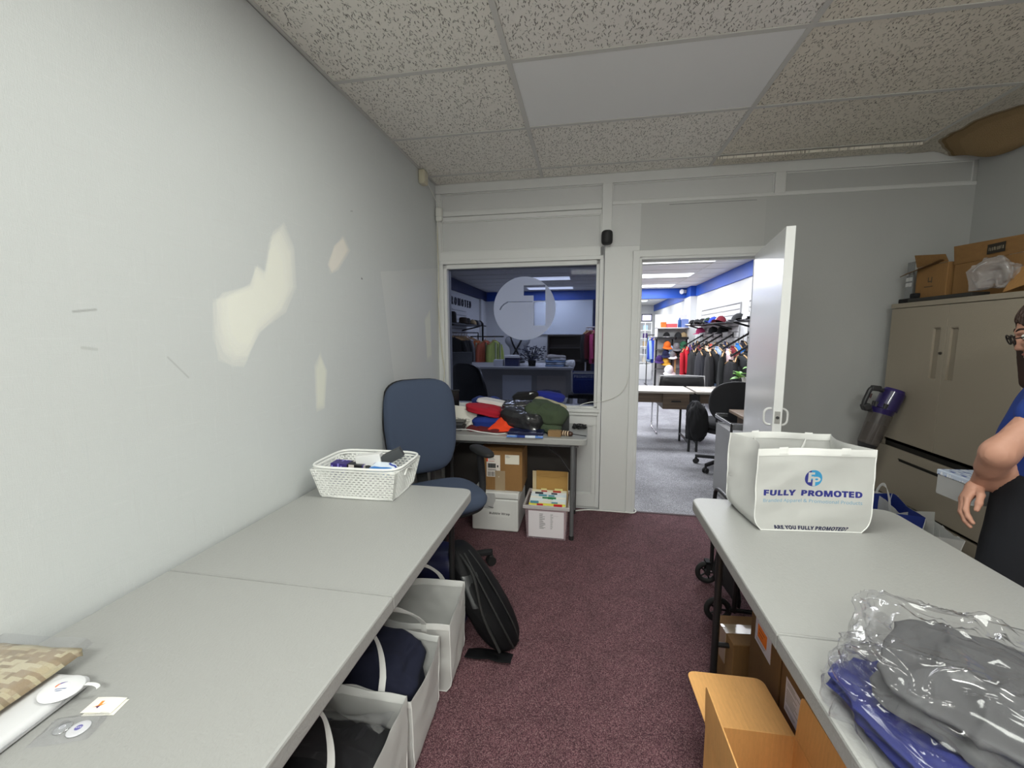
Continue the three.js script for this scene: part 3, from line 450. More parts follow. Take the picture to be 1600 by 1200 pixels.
function tote(label, w, h, d, p, turn, o = {}) {
  const t = thing('tote_bag', label, 'tote bag', p, turn, o.group), s = o.seed || 1, m = o.mat || mTote, lean = o.lean || 0, flare = o.flare === undefined ? 0.02 : o.flare;
  const wr = (u, v, a = 0.006) => a * (fbm(u * 3 + s * 7, v * 3 + s, s, 3)) * 2 * Math.min(1, v * 4);
  const zf = (v) => d / 2 + flare * v, hem = (u, q) => h + (o.slump || 0) * noise3(u * 2.2 + s, q, s);
  // corners of the bottom are rounded, the sides bow a little
  const sx = (v) => 1 - 0.13 * Math.max(0, 1 - v / 0.16) ** 2;
  const front = (u, v) => [(u - 0.5) * w * sx(v), v * hem(u, 0), zf(v) + wr(u, v) + lean * v + (o.belly || 0) * Math.sin(v * 3.1) * Math.sin(u * 3.1)];
  const back = (u, v) => [(0.5 - u) * w * sx(v), v * hem(1 - u, 3), -zf(v) + wr(u + 3, v) + lean * v];
  obj('front_panel', sheet(front, 24, 24), o.print || m, t); obj('back_panel', sheet(back, 20, 20), m, t);
  for (const q of [1, -1]) { // gusset with a fold down its middle
    const gf = (u, v) => { const k = q > 0 ? u : 1 - u, a = front(q > 0 ? 1 : 0, v), b = back(q > 0 ? 0 : 1, v), f = Math.sin(k * Math.PI); return [mix(a[0], b[0], k) - q * (o.fold === undefined ? 0.02 : o.fold) * f * Math.max(0, v - 0.15) + q * 0.012 * f * Math.max(0, 0.4 - v) + q * 0.004 * fbm(u * 5 + s, v * 6, s, 2), mix(a[1], b[1], k), mix(a[2], b[2], k)]; };
    obj('side_panel', sheet(gf, 14, 22), m, t);
  }
  obj('base_panel', b2(-w / 2 * 0.87, w / 2 * 0.87, 0.001, 0.004, -d / 2, d / 2), m, t);
  const edge = (u, f) => tube(Array.from({ length: 13 }, (_, i) => f(u, i / 12)), 0.0022, 26, 6);
  obj('piping', [edge(0, front), edge(1, front), edge(0, back), edge(1, back), tube(Array.from({ length: 9 }, (_, i) => front(i / 8, 0.004)), 0.0022, 16, 6)], mPiping, t);
  obj('hem', sheet((u, v) => { const q = front(u, 1 - 0.085 * (1 - v)); q[2] += 0.0014; return q; }, 20, 3, 0.001), mPiping, t); obj('hem', sheet((u, v) => { const q = back(u, 1 - 0.085 * (1 - v)); q[2] += 0.0014; return q; }, 20, 3, 0.001), mPiping, t);
  const hw = 0.022;
  (o.handles || ['down', 'down']).forEach((kind, i) => {
    const f = i ? back : front, sg = i ? -1 : 1;
    if (kind === 'none') return;
    if (kind === 'down') { obj('handle', [0.22, 0.74].map((u) => sheet((a, v) => { const q = f(u + (a - 0.5) * 0.075, 1 - 0.07 * (1 - v)); q[2] += sg * 0.002; if (v > 0.9) q[1] += 0.004; return q; }, 3, 5, 0.0016)).concat([sheet((a, v) => { const uu = mix(0.26, 0.76, v), q = f(uu, 0.98); return [q[0], q[1] - 0.02 - 0.17 * Math.sin(v * Math.PI) + (a - 0.5) * hw, q[2] - sg * 0.008]; }, 2, 18, 0.0014)]), mPiping, t); return; }
    const hh = typeof kind === 'number' ? kind : 0.13, tilt = (o.tilt || 0) * (i ? 1 : 1);
    obj('handle', sheet((a, v) => { // strap rising from the hem in an arch, twisted a little
      const e = v < 0.16 ? v / 0.16 : v > 0.84 ? (1 - v) / 0.16 : 1, k = clamp((v - 0.16) / 0.68), arch = v < 0.16 || v > 0.84 ? 0 : Math.sin(k * Math.PI) ** 0.55;
      const u = mix(0.27, 0.73, v < 0.16 ? 0 : v > 0.84 ? 1 : k), q = f(u, 1 - 0.12 * (1 - e));
      const flat = Math.abs(Math.cos(k * Math.PI)) ** 1.5;
      return [q[0] + (a - 0.5) * hw * flat, q[1] + arch * hh + (a - 0.5) * hw * (1 - flat), q[2] + sg * 0.003 + arch * tilt + (o.twist || 0) * arch * Math.sin(k * 6)];
    }, 2, 44, 0.0016), mPiping, t);
  });
  return t;
}
tote('white non-woven tote printed with blue lettering standing open on the right table', 0.392, 0.305, 0.235, [1.158, TY + 0.001, 1.682], 0.105, { print: mTotePrint, seed: 3, fold: 0.05, flare: 0.0, slump: 0.006 });
// bags with clothes under the left table, their ends towards the aisle
const under = 'white tote bags under the left table';
tote('farthest white tote under the left table, its handle looped over the open top', 0.38, 0.32, 0.21, [-0.34, 0.002, 1.83], 0.06, { seed: 5, handles: [0.1, 0.1], tilt: 0.06, fold: -0.006, slump: 0.02, group: under });
tote('middle white tote under the left table, filled with dark navy clothing', 0.37, 0.3, 0.25, [-0.35, 0.002, 2.135], 0.05, { seed: 8, handles: [0.11, 'none'], tilt: -0.1, fold: -0.02, belly: 0.02, slump: 0.02, group: under });
tote('nearest white tote under the left table, holding black clothing in clear film', 0.36, 0.31, 0.21, [-0.345, 0.002, 2.41], 0.0, { seed: 11, handles: [0.12, 'none'], tilt: -0.07, fold: 0.0, slump: 0.02, group: under });
const mNavy = mat([0.008, 0.010, 0.03], 0.9), mBlackSoft = mat([0.01, 0.01, 0.012], 0.85), mNavyBag = mat([0.012, 0.014, 0.06], 0.4);
solo('folded_clothing', folded(0.33, 0.33, 0.23, 3, 4), mNavy, 'dark navy clothing bulging out of the middle white tote', 'clothing', [-0.36, 0.008, 2.135], 0.1);
solo('folded_clothing', folded(0.31, 0.26, 0.18, 3, 6), mBlackSoft, 'black clothing inside the nearest white tote', 'clothing', [-0.345, 0.008, 2.41], 0.05);
const mFilm = mat([0.97, 0.97, 0.98], 0.12, { transmission: 1, thickness: 0, ior: 1.5 });
solo('plastic_film', sheet((u, v) => [(u - 0.5) * 0.3, 0.02 * fbm(u * 4, v * 4, 2, 3) + 0.03 * Math.sin(v * 3), (v - 0.5) * 0.17 + 0.02 * noise3(u * 4, v * 3, 7)], 20, 14, 0.0006), mFilm, 'crumpled clear film over the black clothing in the nearest tote', 'plastic wrap', [-0.345, 0.275, 2.41]);
{ // navy bag far under the table
  const t = thing('bag', 'glossy dark navy bag far under the left table behind the white totes', 'bag', [-0.36, 0.0, 1.52]); obj('body', lump(0.36, 0.4, 0.24, 0.5, (x, y, z) => 0.02 * fbm(x * 9, y * 9, z * 9, 3), 40, 24), mNavyBag, t);
  obj('print', sheet((u, v) => [0.02 + (u - 0.5) * 0.12, 0.25 + (v - 0.5) * 0.05, 0.124 - 0.05 * (u - 0.5) ** 2], 6, 4, 0.001), mat([0.5, 0.5, 0.55], 0.5), t);
}
{ // black garment bag slumped in the aisle
  const t = thing('garment_bag', 'black zipped soft bag slumped in the aisle against the left table', 'bag', [-0.045, 0, 1.58], 0.0);
  const spine = (v) => [mix(0.07, -0.19, v ** 0.9), v * 0.44, mix(0.02, -0.03, v)];
  const g = new THREE.SphereGeometry(1, 44, 30), p = g.attributes.position, q = V(0, 0, 0);
  for (let i = 0; i < p.count; i++) { q.fromBufferAttribute(p, i); const v = q.y * 0.5 + 0.5, s = spine(v), r = Math.sqrt(Math.max(0, 1 - q.y * q.y)) ** 0.55, a = Math.atan2(q.z, q.x), w = mix(0.115, 0.075, v), d = mix(0.16, 0.1, v), wr = 1 + 0.1 * fbm(Math.cos(a) * 2 + 3, v * 7, Math.sin(a) * 2, 3); p.setXYZ(i, s[0] + r * w * wr * Math.cos(a), Math.max(0.002, s[1]), s[2] + r * d * wr * Math.sin(a)); }
  g.computeVertexNormals(); obj('body', g, mat([0.004, 0.004, 0.005], 0.6, { specularIntensity: 0.4 }), t);
  const edge = (dx, dz, r) => tube([0.04, 0.2, 0.4, 0.6, 0.8, 0.95].map((v) => { const s = spine(v), k = Math.sqrt(1 - (2 * v - 1) ** 2) ** 0.55; return [s[0] + dx * k * mix(0.115, 0.075, v) * 1.03, s[1], s[2] + dz * k * mix(0.16, 0.1, v) * 1.03]; }), r, 30, 6);
  obj('zip', edge(0.75, 0.68, 0.005), mRubber, t); obj('zip', edge(0.98, 0.2, 0.004), mRubber, t);
  obj('front_panel', sheet((u, v) => { const s = spine(mix(0.5, 0.78, v)); return [s[0] + mix(0.0, 0.062, u), s[1], s[2] + mix(0.135, 0.11, v) - 0.05 * u * u]; }, 8, 8, 0.003), mat([0.03, 0.032, 0.034], 0.35), t, 'shinier grey-black front patch');
  obj('flap', sheet((u, v) => [mix(-0.1, 0.11, u), 0.004 + 0.012 * v + 0.006 * noise3(u * 4, v * 2, 1), 0.1 + v * 0.07], 10, 5, 0.004), mat([0.004, 0.004, 0.005], 0.6, { specularIntensity: 0.4 }), t);
  obj('strap', tube([[-0.17, 0.42, 0.02], [-0.08, 0.36, 0.09], [-0.02, 0.2, 0.14], [0.06, 0.05, 0.16]], 0.007, 24, 6), mRubber, t);
}
// ------------------------------------------------------------------ small table under the window
const cloth = (c, r = 0.92) => mat(c, r, { bumpMap: rep(weaveN, 30), bumpScale: 0.0008 });
const BT = 0.735;
{ // white card standing before a dark stack
  const cardT2 = texCanvas(256, 192, (g, w, h) => { g.fillStyle = '#e9e6dc'; g.fillRect(0, 0, w, h); g.fillStyle = '#23231f'; g.fillRect(4, 8, 12, 20); g.beginPath(); g.arc(16, 26, 10, 0, 6.3); g.fill(); g.fillStyle = '#55534c'; g.fillRect(130, 22, 100, 3); for (let i = 0; i < 700; i++) { g.globalAlpha = 0.3; g.fillStyle = '#3b3a38'; const x = rnd() * 0.72 * w, y = h * (0.55 + 0.45 * rnd()); g.fillRect(x, y, rr(4, 26), 2); } g.globalAlpha = 1; });
  const c = solo('printed_card', sheet((u, v) => [(u - 0.5) * 0.21, v * 0.16, -0.035 * v + 0.004 * Math.sin(u * 5)], 8, 6, 0.002), mat(0xffffff, 0.6, { map: cardT2 }), 'white printed card leaning at the left end of the small table', 'card', [-0.572, BT, 0.36], 0.0); c.rotation.z = -0.09;
  for (let i = 0; i < 6; i++) solo('dark_sleeve', b2(-0.08, 0.08, 0, 0.011, -0.05, 0.05, 0.003), mat([[0.05, 0.05, 0.055], [0.11, 0.11, 0.115], [0.03, 0.03, 0.032]][i % 3], 0.4), `thin dark plastic sleeve before the white card, ${['lowest', 'second', 'third', 'fourth', 'fifth', 'topmost'][i]} of its stack`, 'plastic sleeve', [-0.62 + 0.006 * (i % 3), BT + i * 0.0113, 0.425], 0.05 * (i % 2));
  const mon = thing('monitor', 'black monitor with its corner showing behind the blue chair', 'monitor', [-0.735, BT, 0.2], 0.5); obj('screen', b2(-0.09, 0.09, 0.06, 0.26, -0.02, 0.01, 0.004), mat([0.006, 0.006, 0.007], 0.25), mon); obj('bezel', [b2(-0.095, 0.095, 0.255, 0.265, -0.022, 0.012, 0.002), b2(-0.095, 0.095, 0.055, 0.065, -0.022, 0.012, 0.002)], mFoam, mon); obj('stand', [b2(-0.06, 0.06, 0, 0.01, -0.05, 0.05, 0.003), b2(-0.015, 0.015, 0.008, 0.1, -0.03, -0.01, 0.003)], mFoam, mon);
  const put = (n, lab, cat, geo, m, p, turn = 0, rz = 0, rx = 0) => { const o = solo(n, geo, m, lab, cat, p, turn); o.rotation.z = rz; o.rotation.x = rx; return o; };
  put('folded_shirt', 'royal blue folded shirt under the red ones on the small table', 'clothing', folded(0.24, 0.085, 0.2, 2, 1), cloth([0.012, 0.035, 0.24]), [-0.37, BT, 0.3], 0.1);
  put('folded_shirt', 'bright red folded shirt on top of the blue one', 'clothing', folded(0.27, 0.055, 0.2, 2, 3), cloth([0.42, 0.008, 0.025]), [-0.405, BT + 0.105, 0.3], 0.15, -0.2);
  put('folded_shirt', 'white shirt folded behind the bright red one', 'clothing', folded(0.26, 0.035, 0.1, 1, 5), cloth([0.7, 0.68, 0.66]), [-0.37, BT + 0.155, 0.17], 0.1, -0.16);
  put('folded_shirt', 'dark red garment lying flat beneath the royal blue shirt', 'clothing', folded(0.34, 0.018, 0.23, 1, 9), cloth([0.14, 0.012, 0.015]), [-0.35, BT + 0.0005, 0.36], 0.0);
  put('safety_cloth', 'bright orange cloth folded to a point in front of the black bag', 'cloth', sheet((u, v) => { const w = 1 - v; return [-0.1 + 0.22 * u * w + 0.09 * v, 0.015 + 0.085 * v + 0.01 * noise3(u * 4, v * 4, 6), 0.05 - 0.09 * v + 0.02 * Math.sin(u * 3)]; }, 16, 14, 0.006), cloth([0.85, 0.06, 0.012]), [-0.24, BT + 0.004, 0.42]);
  const bagN = texData(128, 128, (u, v) => 0.5 + 0.5 * Math.pow(Math.abs(fbm(u * 8, v * 8, 3, 3, 8)), 0.5), false);
  const blk = thing('wrapped_garment', 'black clothing in shiny clear film in the middle of the heap', 'clothing', [-0.09, BT, 0.36], -0.45); blk.rotation.z = -0.12; blk.position.y = BT + 0.03;
  const bl = obj('garment', folded(0.33, 0.12, 0.22, 2, 7), mat([0.012, 0.012, 0.014], 0.7), blk); bl.name = 'garment';
  obj('film', lump(0.345, 0.132, 0.235, 0.45, (x, y, z) => 0.014 * Math.max(0, 1 - 2.6 * Math.abs(noise3(x * 13 + 0.3 * noise3(z * 9, x * 9, 2), y * 12, z * 20))) ** 2 + 0.008 * Math.max(0, 1 - 2.6 * Math.abs(noise3(x * 30, y * 24, z * 22 + 4))) ** 2, 120, 60).translate(0, -0.004, 0), mFilm, blk);
  put('wrapped_garment', 'dark grey clothing in crinkled film at the top of the heap', 'clothing', folded(0.24, 0.06, 0.16, 2, 12), mat([0.03, 0.03, 0.035], 0.25, { bumpMap: rep(bagN, 4), bumpScale: 0.008, clearcoat: 1 }), [-0.15, BT + 0.135, 0.24], 0.1, 0.05);
  put('hoodie', 'olive green hoodie draped over the right of the heap', 'clothing', lump(0.3, 0.135, 0.23, 0.6, (x, y, z) => 0.02 * fbm(x * 9 + 2, y * 9, z * 9, 3) + 0.02 * Math.max(0, 1 - 2.2 * Math.abs(noise3(x * 9 + y * 6, y * 9, z * 13 + 3))) - 0.004, 90, 48), cloth([0.05, 0.072, 0.038]), [0.06, BT + 0.062, 0.34], -0.2, -0.22);
  put('hoodie_sleeve', 'olive green sleeve hanging down in front of the hoodie', 'clothing', lump(0.2, 0.075, 0.13, 0.7, (x, y, z) => 0.01 * fbm(x * 13, y * 13, z * 13, 3), 40, 22), cloth([0.055, 0.08, 0.043]), [0.095, BT + 0.002, 0.42], -0.35, -0.05);
  put('folded_shirt', 'cream garment folded behind the olive hoodie', 'clothing', folded(0.24, 0.06, 0.14, 2, 15), cloth([0.62, 0.56, 0.36]), [0.08, BT + 0.145, 0.24], -0.1, -0.24);
  put('folded_shirt', 'royal blue garment at the back of the heap against the glass', 'clothing', folded(0.23, 0.05, 0.1, 2, 17), cloth([0.01, 0.02, 0.24]), [0.075, BT + 0.2, 0.11], -0.08, -0.14);
  put('folded_shirt', 'black garment with a white tag at the back of the heap', 'clothing', folded(0.2, 0.055, 0.12, 2, 19), cloth([0.008, 0.008, 0.009]), [-0.11, BT + 0.195, 0.13], 0.1, 0.14);
  put('size_tag', 'small white tag on the black garment by the window', 'tag', sheet((u, v) => [(u - 0.5) * 0.03, v * 0.024, 0.002 * Math.sin(u * 6)], 5, 4, 0.001), mWhite, [-0.055, BT + 0.235, 0.19], 0.1);
  put('folded_shirt', 'muted blue garment lying at the foot of the window glass', 'clothing', folded(0.22, 0.04, 0.1, 2, 22), cloth([0.02, 0.04, 0.18]), [-0.45, BT + 0.15, 0.09], 0.0);
  put('small_box', 'dark grey upright box at the right end of the small table', 'box', [b2(-0.047, 0.047, 0, 0.115, -0.02, 0.02, 0.002)], mat([0.018, 0.02, 0.022], 0.55), [0.2, BT, 0.34], -0.05);
  put('cork_block', 'small brown cork block near the front right corner of the small table', 'block', b2(-0.045, 0.045, 0, 0.042, -0.027, 0.027, 0.003), mat([0.36, 0.22, 0.10], 0.9, { bumpMap: rep(fineN, 12), bumpScale: 0.002 }), [0.155, BT, 0.515], -0.12);
  const sd = thing('screwdriver', 'screwdriver with a brown and white banded grip on the small table corner', 'screwdriver', [0.24, BT + 0.019, 0.5], -0.28);
  obj('grip', lathe([[0.001, 0], [0.013, 0.001], [0.018, 0.012], [0.019, 0.03], [0.016, 0.05], [0.019, 0.066], [0.014, 0.082], [0.006, 0.088], [0.001, 0.088]], 18).rotateZ(-Math.PI / 2).translate(-0.045, 0, 0), mat([0.05, 0.018, 0.01], 0.35), sd);
  obj('band', [-0.028, -0.012, 0.006].map((x, i) => bar([x, 0, 0], [x + 0.007, 0, 0], 0.0196 - (i === 1 ? 0.0006 : 0.0003), 18)), mat([0.75, 0.6, 0.42], 0.4), sd);
  obj('shaft', bar([0.04, 0, 0], [0.14, -0.004, 0], 0.003, 8), mat([0.03, 0.03, 0.03], 0.4, { metalness: 0.7 }), sd);
  put('cable', 'black cable curled on the back right corner of the small table', 'cable', tube(Array.from({ length: 22 }, (_, i) => [0.05 * Math.sin(i * 1.3) + i * 0.001, 0.006 + 0.009 * (i % 3), 0.05 * Math.cos(i * 1.9)]), 0.0042, 130, 6), mRubber, [0.31, BT + 0.001, 0.24]);
  put('cable', 'white cable lying along the front edge of the small table', 'cable', tube([[-0.2, 0.003, 0.0], [-0.14, 0.02, 0.05], [-0.06, 0.03, 0.075], [0.06, 0.014, 0.075], [0.17, 0.003, 0.06], [0.22, 0.003, 0.03]], 0.0035, 50, 7), mWhite, [-0.42, BT, 0.47]);
  const pkT = texCanvas(256, 128, (g, w, h) => { g.fillStyle = '#141a3c'; g.fillRect(0, 0, w, h); seed = 91; for (let i = 0; i < 90; i++) { g.fillStyle = rnd() < 0.6 ? '#7d87ad' : '#2c3a78'; g.fillRect(rr(30, 230), 40 + ((i % 5) * 12), rr(3, 10), rr(4, 9)); } g.fillStyle = '#223066'; g.fillRect(0, 0, w, 12); });
  put('leaflet_pack', 'dark blue printed pack on top at the front edge of the small table', 'leaflets', b2(-0.125, 0.125, 0, 0.02, -0.07, 0.07, 0.004), mat(0xffffff, 0.3, { map: rep(pkT, 1 / 0.25, 1 / 0.14) }), [-0.045, BT + 0.017, 0.525], 0.02);
  const pk2 = texCanvas(256, 64, (g, w, h) => { g.fillStyle = '#5f86cc'; g.fillRect(0, 0, w, h); g.fillStyle = '#dbe6f7'; g.fillRect(0, 0, 70, h); g.fillRect(90, 10, 100, 12); g.fillStyle = '#26408f'; g.fillRect(200, 0, 56, h); });
  put('leaflet_pack', 'pale blue and white pack beneath the dark blue one', 'leaflets', b2(-0.13, 0.125, 0, 0.016, -0.07, 0.075, 0.003), mat(0xffffff, 0.25, { map: rep(pk2, 1 / 0.26, 1 / 0.1) }), [-0.045, BT + 0.0005, 0.53], 0.02);
}
// ------------------------------------------------------------------ boxes under it
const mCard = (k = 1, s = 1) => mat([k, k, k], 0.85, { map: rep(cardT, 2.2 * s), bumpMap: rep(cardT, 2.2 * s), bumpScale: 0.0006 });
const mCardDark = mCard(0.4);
const labelTex = (fn, w = 256, h = 256) => texCanvas(w, h, fn);
const lines = (g, x, y, w, n, dy, c = '#555') => { g.fillStyle = c; for (let i = 0; i < n; i++) g.fillRect(x, y + i * dy, w * rr(0.5, 1), Math.max(2, dy * 0.4)); };
const barcode = (g, x, y, w, h) => { g.fillStyle = '#222'; for (let i = 0; i < w;) { const q = 1 + Math.floor(rnd() * 4); g.fillRect(x + i, y, q, h); i += q + 1 + Math.floor(rnd() * 4); } };
function paper(name, w, h, tex, parent, p, ry = 0, rx = 0, label) { const o = obj(name, new THREE.BoxGeometry(w, h, 0.0008), mat(0xffffff, 0.6, { map: tex }), parent, label); o.position.set(...p); o.rotation.set(rx, ry, 0, 'YXZ'); return o; }
{
  const foam = thing('foam_box', 'white foam shipping box with hand-written lettering under the small table', 'box', [-0.28, 0, 0.37], 0.0), mFoamW = mat([0.76, 0.76, 0.74], 0.8, { bumpMap: rep(fineN, 10), bumpScale: 0.001 });
  obj('body', b2(-0.175, 0.175, 0.001, 0.245, -0.2, 0.15, 0.012), mFoamW, foam); obj('lid', b2(-0.177, 0.177, 0.247, 0.298, -0.202, 0.152, 0.012), mFoamW, foam);
  const bw = texCanvas(512, 160, (g, w, h) => { g.fillStyle = '#e3e3e0'; g.fillRect(0, 0, w, h); g.fillStyle = '#161616'; g.font = 'bold 72px sans-serif'; fitText(g, 'Bubble Wrap', 20, 490, 100, 'bold PXpx sans-serif', 74); });
  paper('lettering', 0.17, 0.05, bw, foam, [0.035, 0.135, 0.1505]);
  obj('tape', sheet((u, v) => [-0.04 + (u - 0.5) * 0.075 + 0.01 * Math.sin(v * 5), 0.29 - 0.115 * v, 0.1535 + 0.0015 * noise3(u * 6, v * 8, 2)], 8, 14, 0.0008), mat([0.8, 0.8, 0.8], 0.1, { transmission: 0.5, thickness: 0 }), foam); obj('mark', tube([[-0.055, 0.19, 0.1522], [-0.03, 0.184, 0.1522], [-0.01, 0.18, 0.1522]], 0.003, 12, 6), mat([0.02, 0.02, 0.02], 0.8), foam);
  const carton = thing('cardboard_box', 'taped brown carton with shipping labels on top of the white foam box', 'box', [-0.245, 0.299, 0.33], 0.02);
  obj('body', b2(-0.16, 0.16, 0, 0.3, -0.15, 0.15, 0.004), mCardDark, carton);
  for (const s of [-1, 1]) obj('flap', sheet((u, v) => [(u - 0.5) * 0.31, 0.301 + 0.012 * v + 0.004 * noise3(u * 3, v * 3, s), s * (0.149 - 0.14 * v)], 8, 5, 0.004), mCardDark, carton);
  obj('tape', sheet((u, v) => [-0.005 + (u - 0.5) * 0.075, 0.15 - 0.16 * v - (v > 0.9 ? 0.004 : 0), 0.1515 + 0.0006 * noise3(u * 5, v * 9, 3)], 6, 12, 0.0006), mat([0.40, 0.30, 0.19], 0.25), carton);
  const l1 = labelTex((g, w, h) => { seed = 21; g.fillStyle = '#ece4dc'; g.fillRect(0, 0, w, h); g.fillStyle = '#f05030'; g.fillRect(0, 0, 26, 80); g.fillStyle = '#b5443a'; g.fillRect(40, 70, 110, 5); lines(g, 40, 14, 170, 4, 12, '#999'); g.fillStyle = '#777'; g.fillRect(24, 100, 150, 52); barcode(g, 24, 100, 150, 52); g.fillStyle = '#333'; g.fillRect(196, 118, 26, 26); lines(g, 24, 166, 200, 2, 12); barcode(g, 20, 196, 210, 54); });
  paper('shipping_label', 0.102, 0.165, l1, carton, [-0.055, 0.185, 0.1512]);
  paper('shipping_label', 0.105, 0.07, labelTex((g, w, h) => { seed = 22; g.fillStyle = '#ebe6d6'; g.fillRect(0, 0, w, h); lines(g, 10, 20, 90, 4, 18, '#999'); }), carton, [0.085, 0.238, 0.1512], 0, 0);
}
solo('board', [b2(-0.56, 0.57, 0.002, 0.66, -0.006, 0.006, 0.002)], mat([0.05, 0.043, 0.04], 0.8), 'dark grey-brown board standing against the wall behind the boxes under the small table', 'board', [-0.27, 0, 0.036]);
{ // clear file crate with hanging folders
  const t = thing('file_crate', 'clear plastic file crate stuffed with coloured folders beside the foam box', 'crate', [0.105, 0, 0.455], 0.0), mPl = mat([0.90, 0.80, 0.84], 0.2, { transmission: 0.85, thickness: 0 });
  const side = (x0, x1, z0, z1, xb0, xb1, zb0, zb1) => { const f = (a, b, c, d) => sheet((u, v) => [mix(mix(a[0], b[0], u), mix(c[0], d[0], u), v), v * 0.245 + 0.002, mix(mix(a[1], b[1], u), mix(c[1], d[1], u), v)], 2, 2, 0.003); return [f([xb0, zb1], [xb1, zb1], [x0, z1], [x1, z1]), f([xb1, zb1], [xb1, zb0], [x1, z1], [x1, z0]), f([xb1, zb0], [xb0, zb0], [x1, z0], [x0, z0]), f([xb0, zb0], [xb0, zb1], [x0, z0], [x0, z1])]; };
  obj('wall', side(-0.152, 0.152, -0.18, 0.135, -0.138, 0.138, -0.165, 0.125), mPl, t); obj('bottom', b2(-0.138, 0.138, 0.001, 0.005, -0.165, 0.125), mPl, t);
  obj('rim', [b2(-0.165, 0.165, 0.225, 0.25, 0.133, 0.147, 0.004), b2(-0.165, 0.165, 0.225, 0.25, -0.192, -0.178, 0.004), b2(-0.165, -0.151, 0.225, 0.25, -0.19, 0.145, 0.004), b2(0.151, 0.165, 0.225, 0.25, -0.19, 0.145, 0.004)], mat([0.72, 0.68, 0.68], 0.3, { transmission: 0.3, thickness: 0 }), t);
  const lst = labelTex((g, w, h) => { seed = 31; g.fillStyle = '#e9e4e8'; g.fillRect(0, 0, w, h); lines(g, 80, 24, 44, 17, 9, '#777'); lines(g, 160, 24, 20, 17, 9, '#999'); g.fillStyle = '#b9b0b4'; g.fillRect(176, 40, 40, 2); });
  const lp = paper('list', 0.25, 0.195, lst, t, [0, 0.113, 0.1325], 0, 0.04); lp.rotation.x = 0.041;
  const cols = [[0.9, 0.9, 0.86], [0.85, 0.78, 0.12], [0.86, 0.87, 0.86], [0.8, 0.88, 0.9], [0.9, 0.88, 0.8], [0.75, 0.82, 0.86], [0.86, 0.86, 0.86], [0.82, 0.76, 0.55]], tabs = [[0.65, 0.02, 0.03], [0.1, 0.3, 0.4], [0.85, 0.85, 0.8], [0.02, 0.22, 0.08], [0.1, 0.32, 0.42], [0.03, 0.03, 0.04], [0.5, 0.05, 0.03], [0.82, 0.74, 0.3]];
  const names = ['white', 'yellow', 'white', 'pale blue', 'cream', 'blue grey', 'off-white', 'manila'], tn = ['red', 'teal', 'white', 'green', 'teal', 'black', 'dark red', 'yellow'];
  for (let i = 0; i < 8; i++) {
    const z = 0.11 - i * 0.028, f = thing('file_folder', `${names[i]} folder with a ${tn[i]} tab, ${['first', 'second', 'third', 'fourth', 'fifth', 'sixth', 'seventh', 'eighth'][i]} from the front of the file crate`, 'folder', [0.105, 0.006, 0.455 + z], 0.0);
    f.rotation.x = -0.06 - i * 0.01; obj('cover', [sheet((u, v) => [(u - 0.5) * 0.262, v * (0.232 + 0.005 * i) , 0.006 * v + 0.003 * noise3(u * 4, v * 2, i)], 10, 3, 0.002), sheet((u, v) => [(u - 0.5) * 0.262, v * (0.226 + 0.005 * i), -0.004 - 0.006 * v + 0.003 * noise3(u * 4, v * 2, i + 5)], 10, 3, 0.002)], mat(cols[i], 0.7), f);
    const tx = [0.08, -0.09, 0.0, 0.03, -0.04, -0.07, 0.06, 0.07][i]; obj('tab', [b2(tx - 0.03, tx + 0.03, 0.228 + 0.005 * i, 0.246 + 0.005 * i, 0.004, 0.0075, 0.001), b2(-tx * 0.6 - 0.022, -tx * 0.6 + 0.022, 0.228 + 0.005 * i, 0.243 + 0.005 * i, 0.001, 0.0035, 0.001)], mat(tabs[i], 0.4), f);
  }
  const env = thing('envelope', 'large manila envelope standing at the back of the file crate', 'envelope', [0.115, 0.01, 0.298]); env.rotation.x = -0.02; obj('body', b2(-0.115, 0.125, 0.0, 0.395, -0.006, 0.002, 0.002), mat([0.52, 0.30, 0.085], 0.7), env); obj('flap', sheet((u, v) => [mix(-0.112, 0.122, u), 0.393 - 0.05 * v * (1 - Math.abs(u - 0.5) * 0.6), 0.004], 10, 4, 0.001), mat([0.48, 0.27, 0.075], 0.7), env);
  const ev2 = thing('envelope', 'pale buff envelope behind the manila one in the crate', 'envelope', [0.105, 0.01, 0.287]); obj('body', b2(-0.135, 0.14, 0.0, 0.39, -0.004, 0.001, 0.001), mat([0.70, 0.58, 0.36], 0.7), ev2); obj('seam', b2(-0.1, -0.097, 0.01, 0.38, 0.001, 0.0018), mat([0.5, 0.4, 0.24], 0.8), ev2);
}
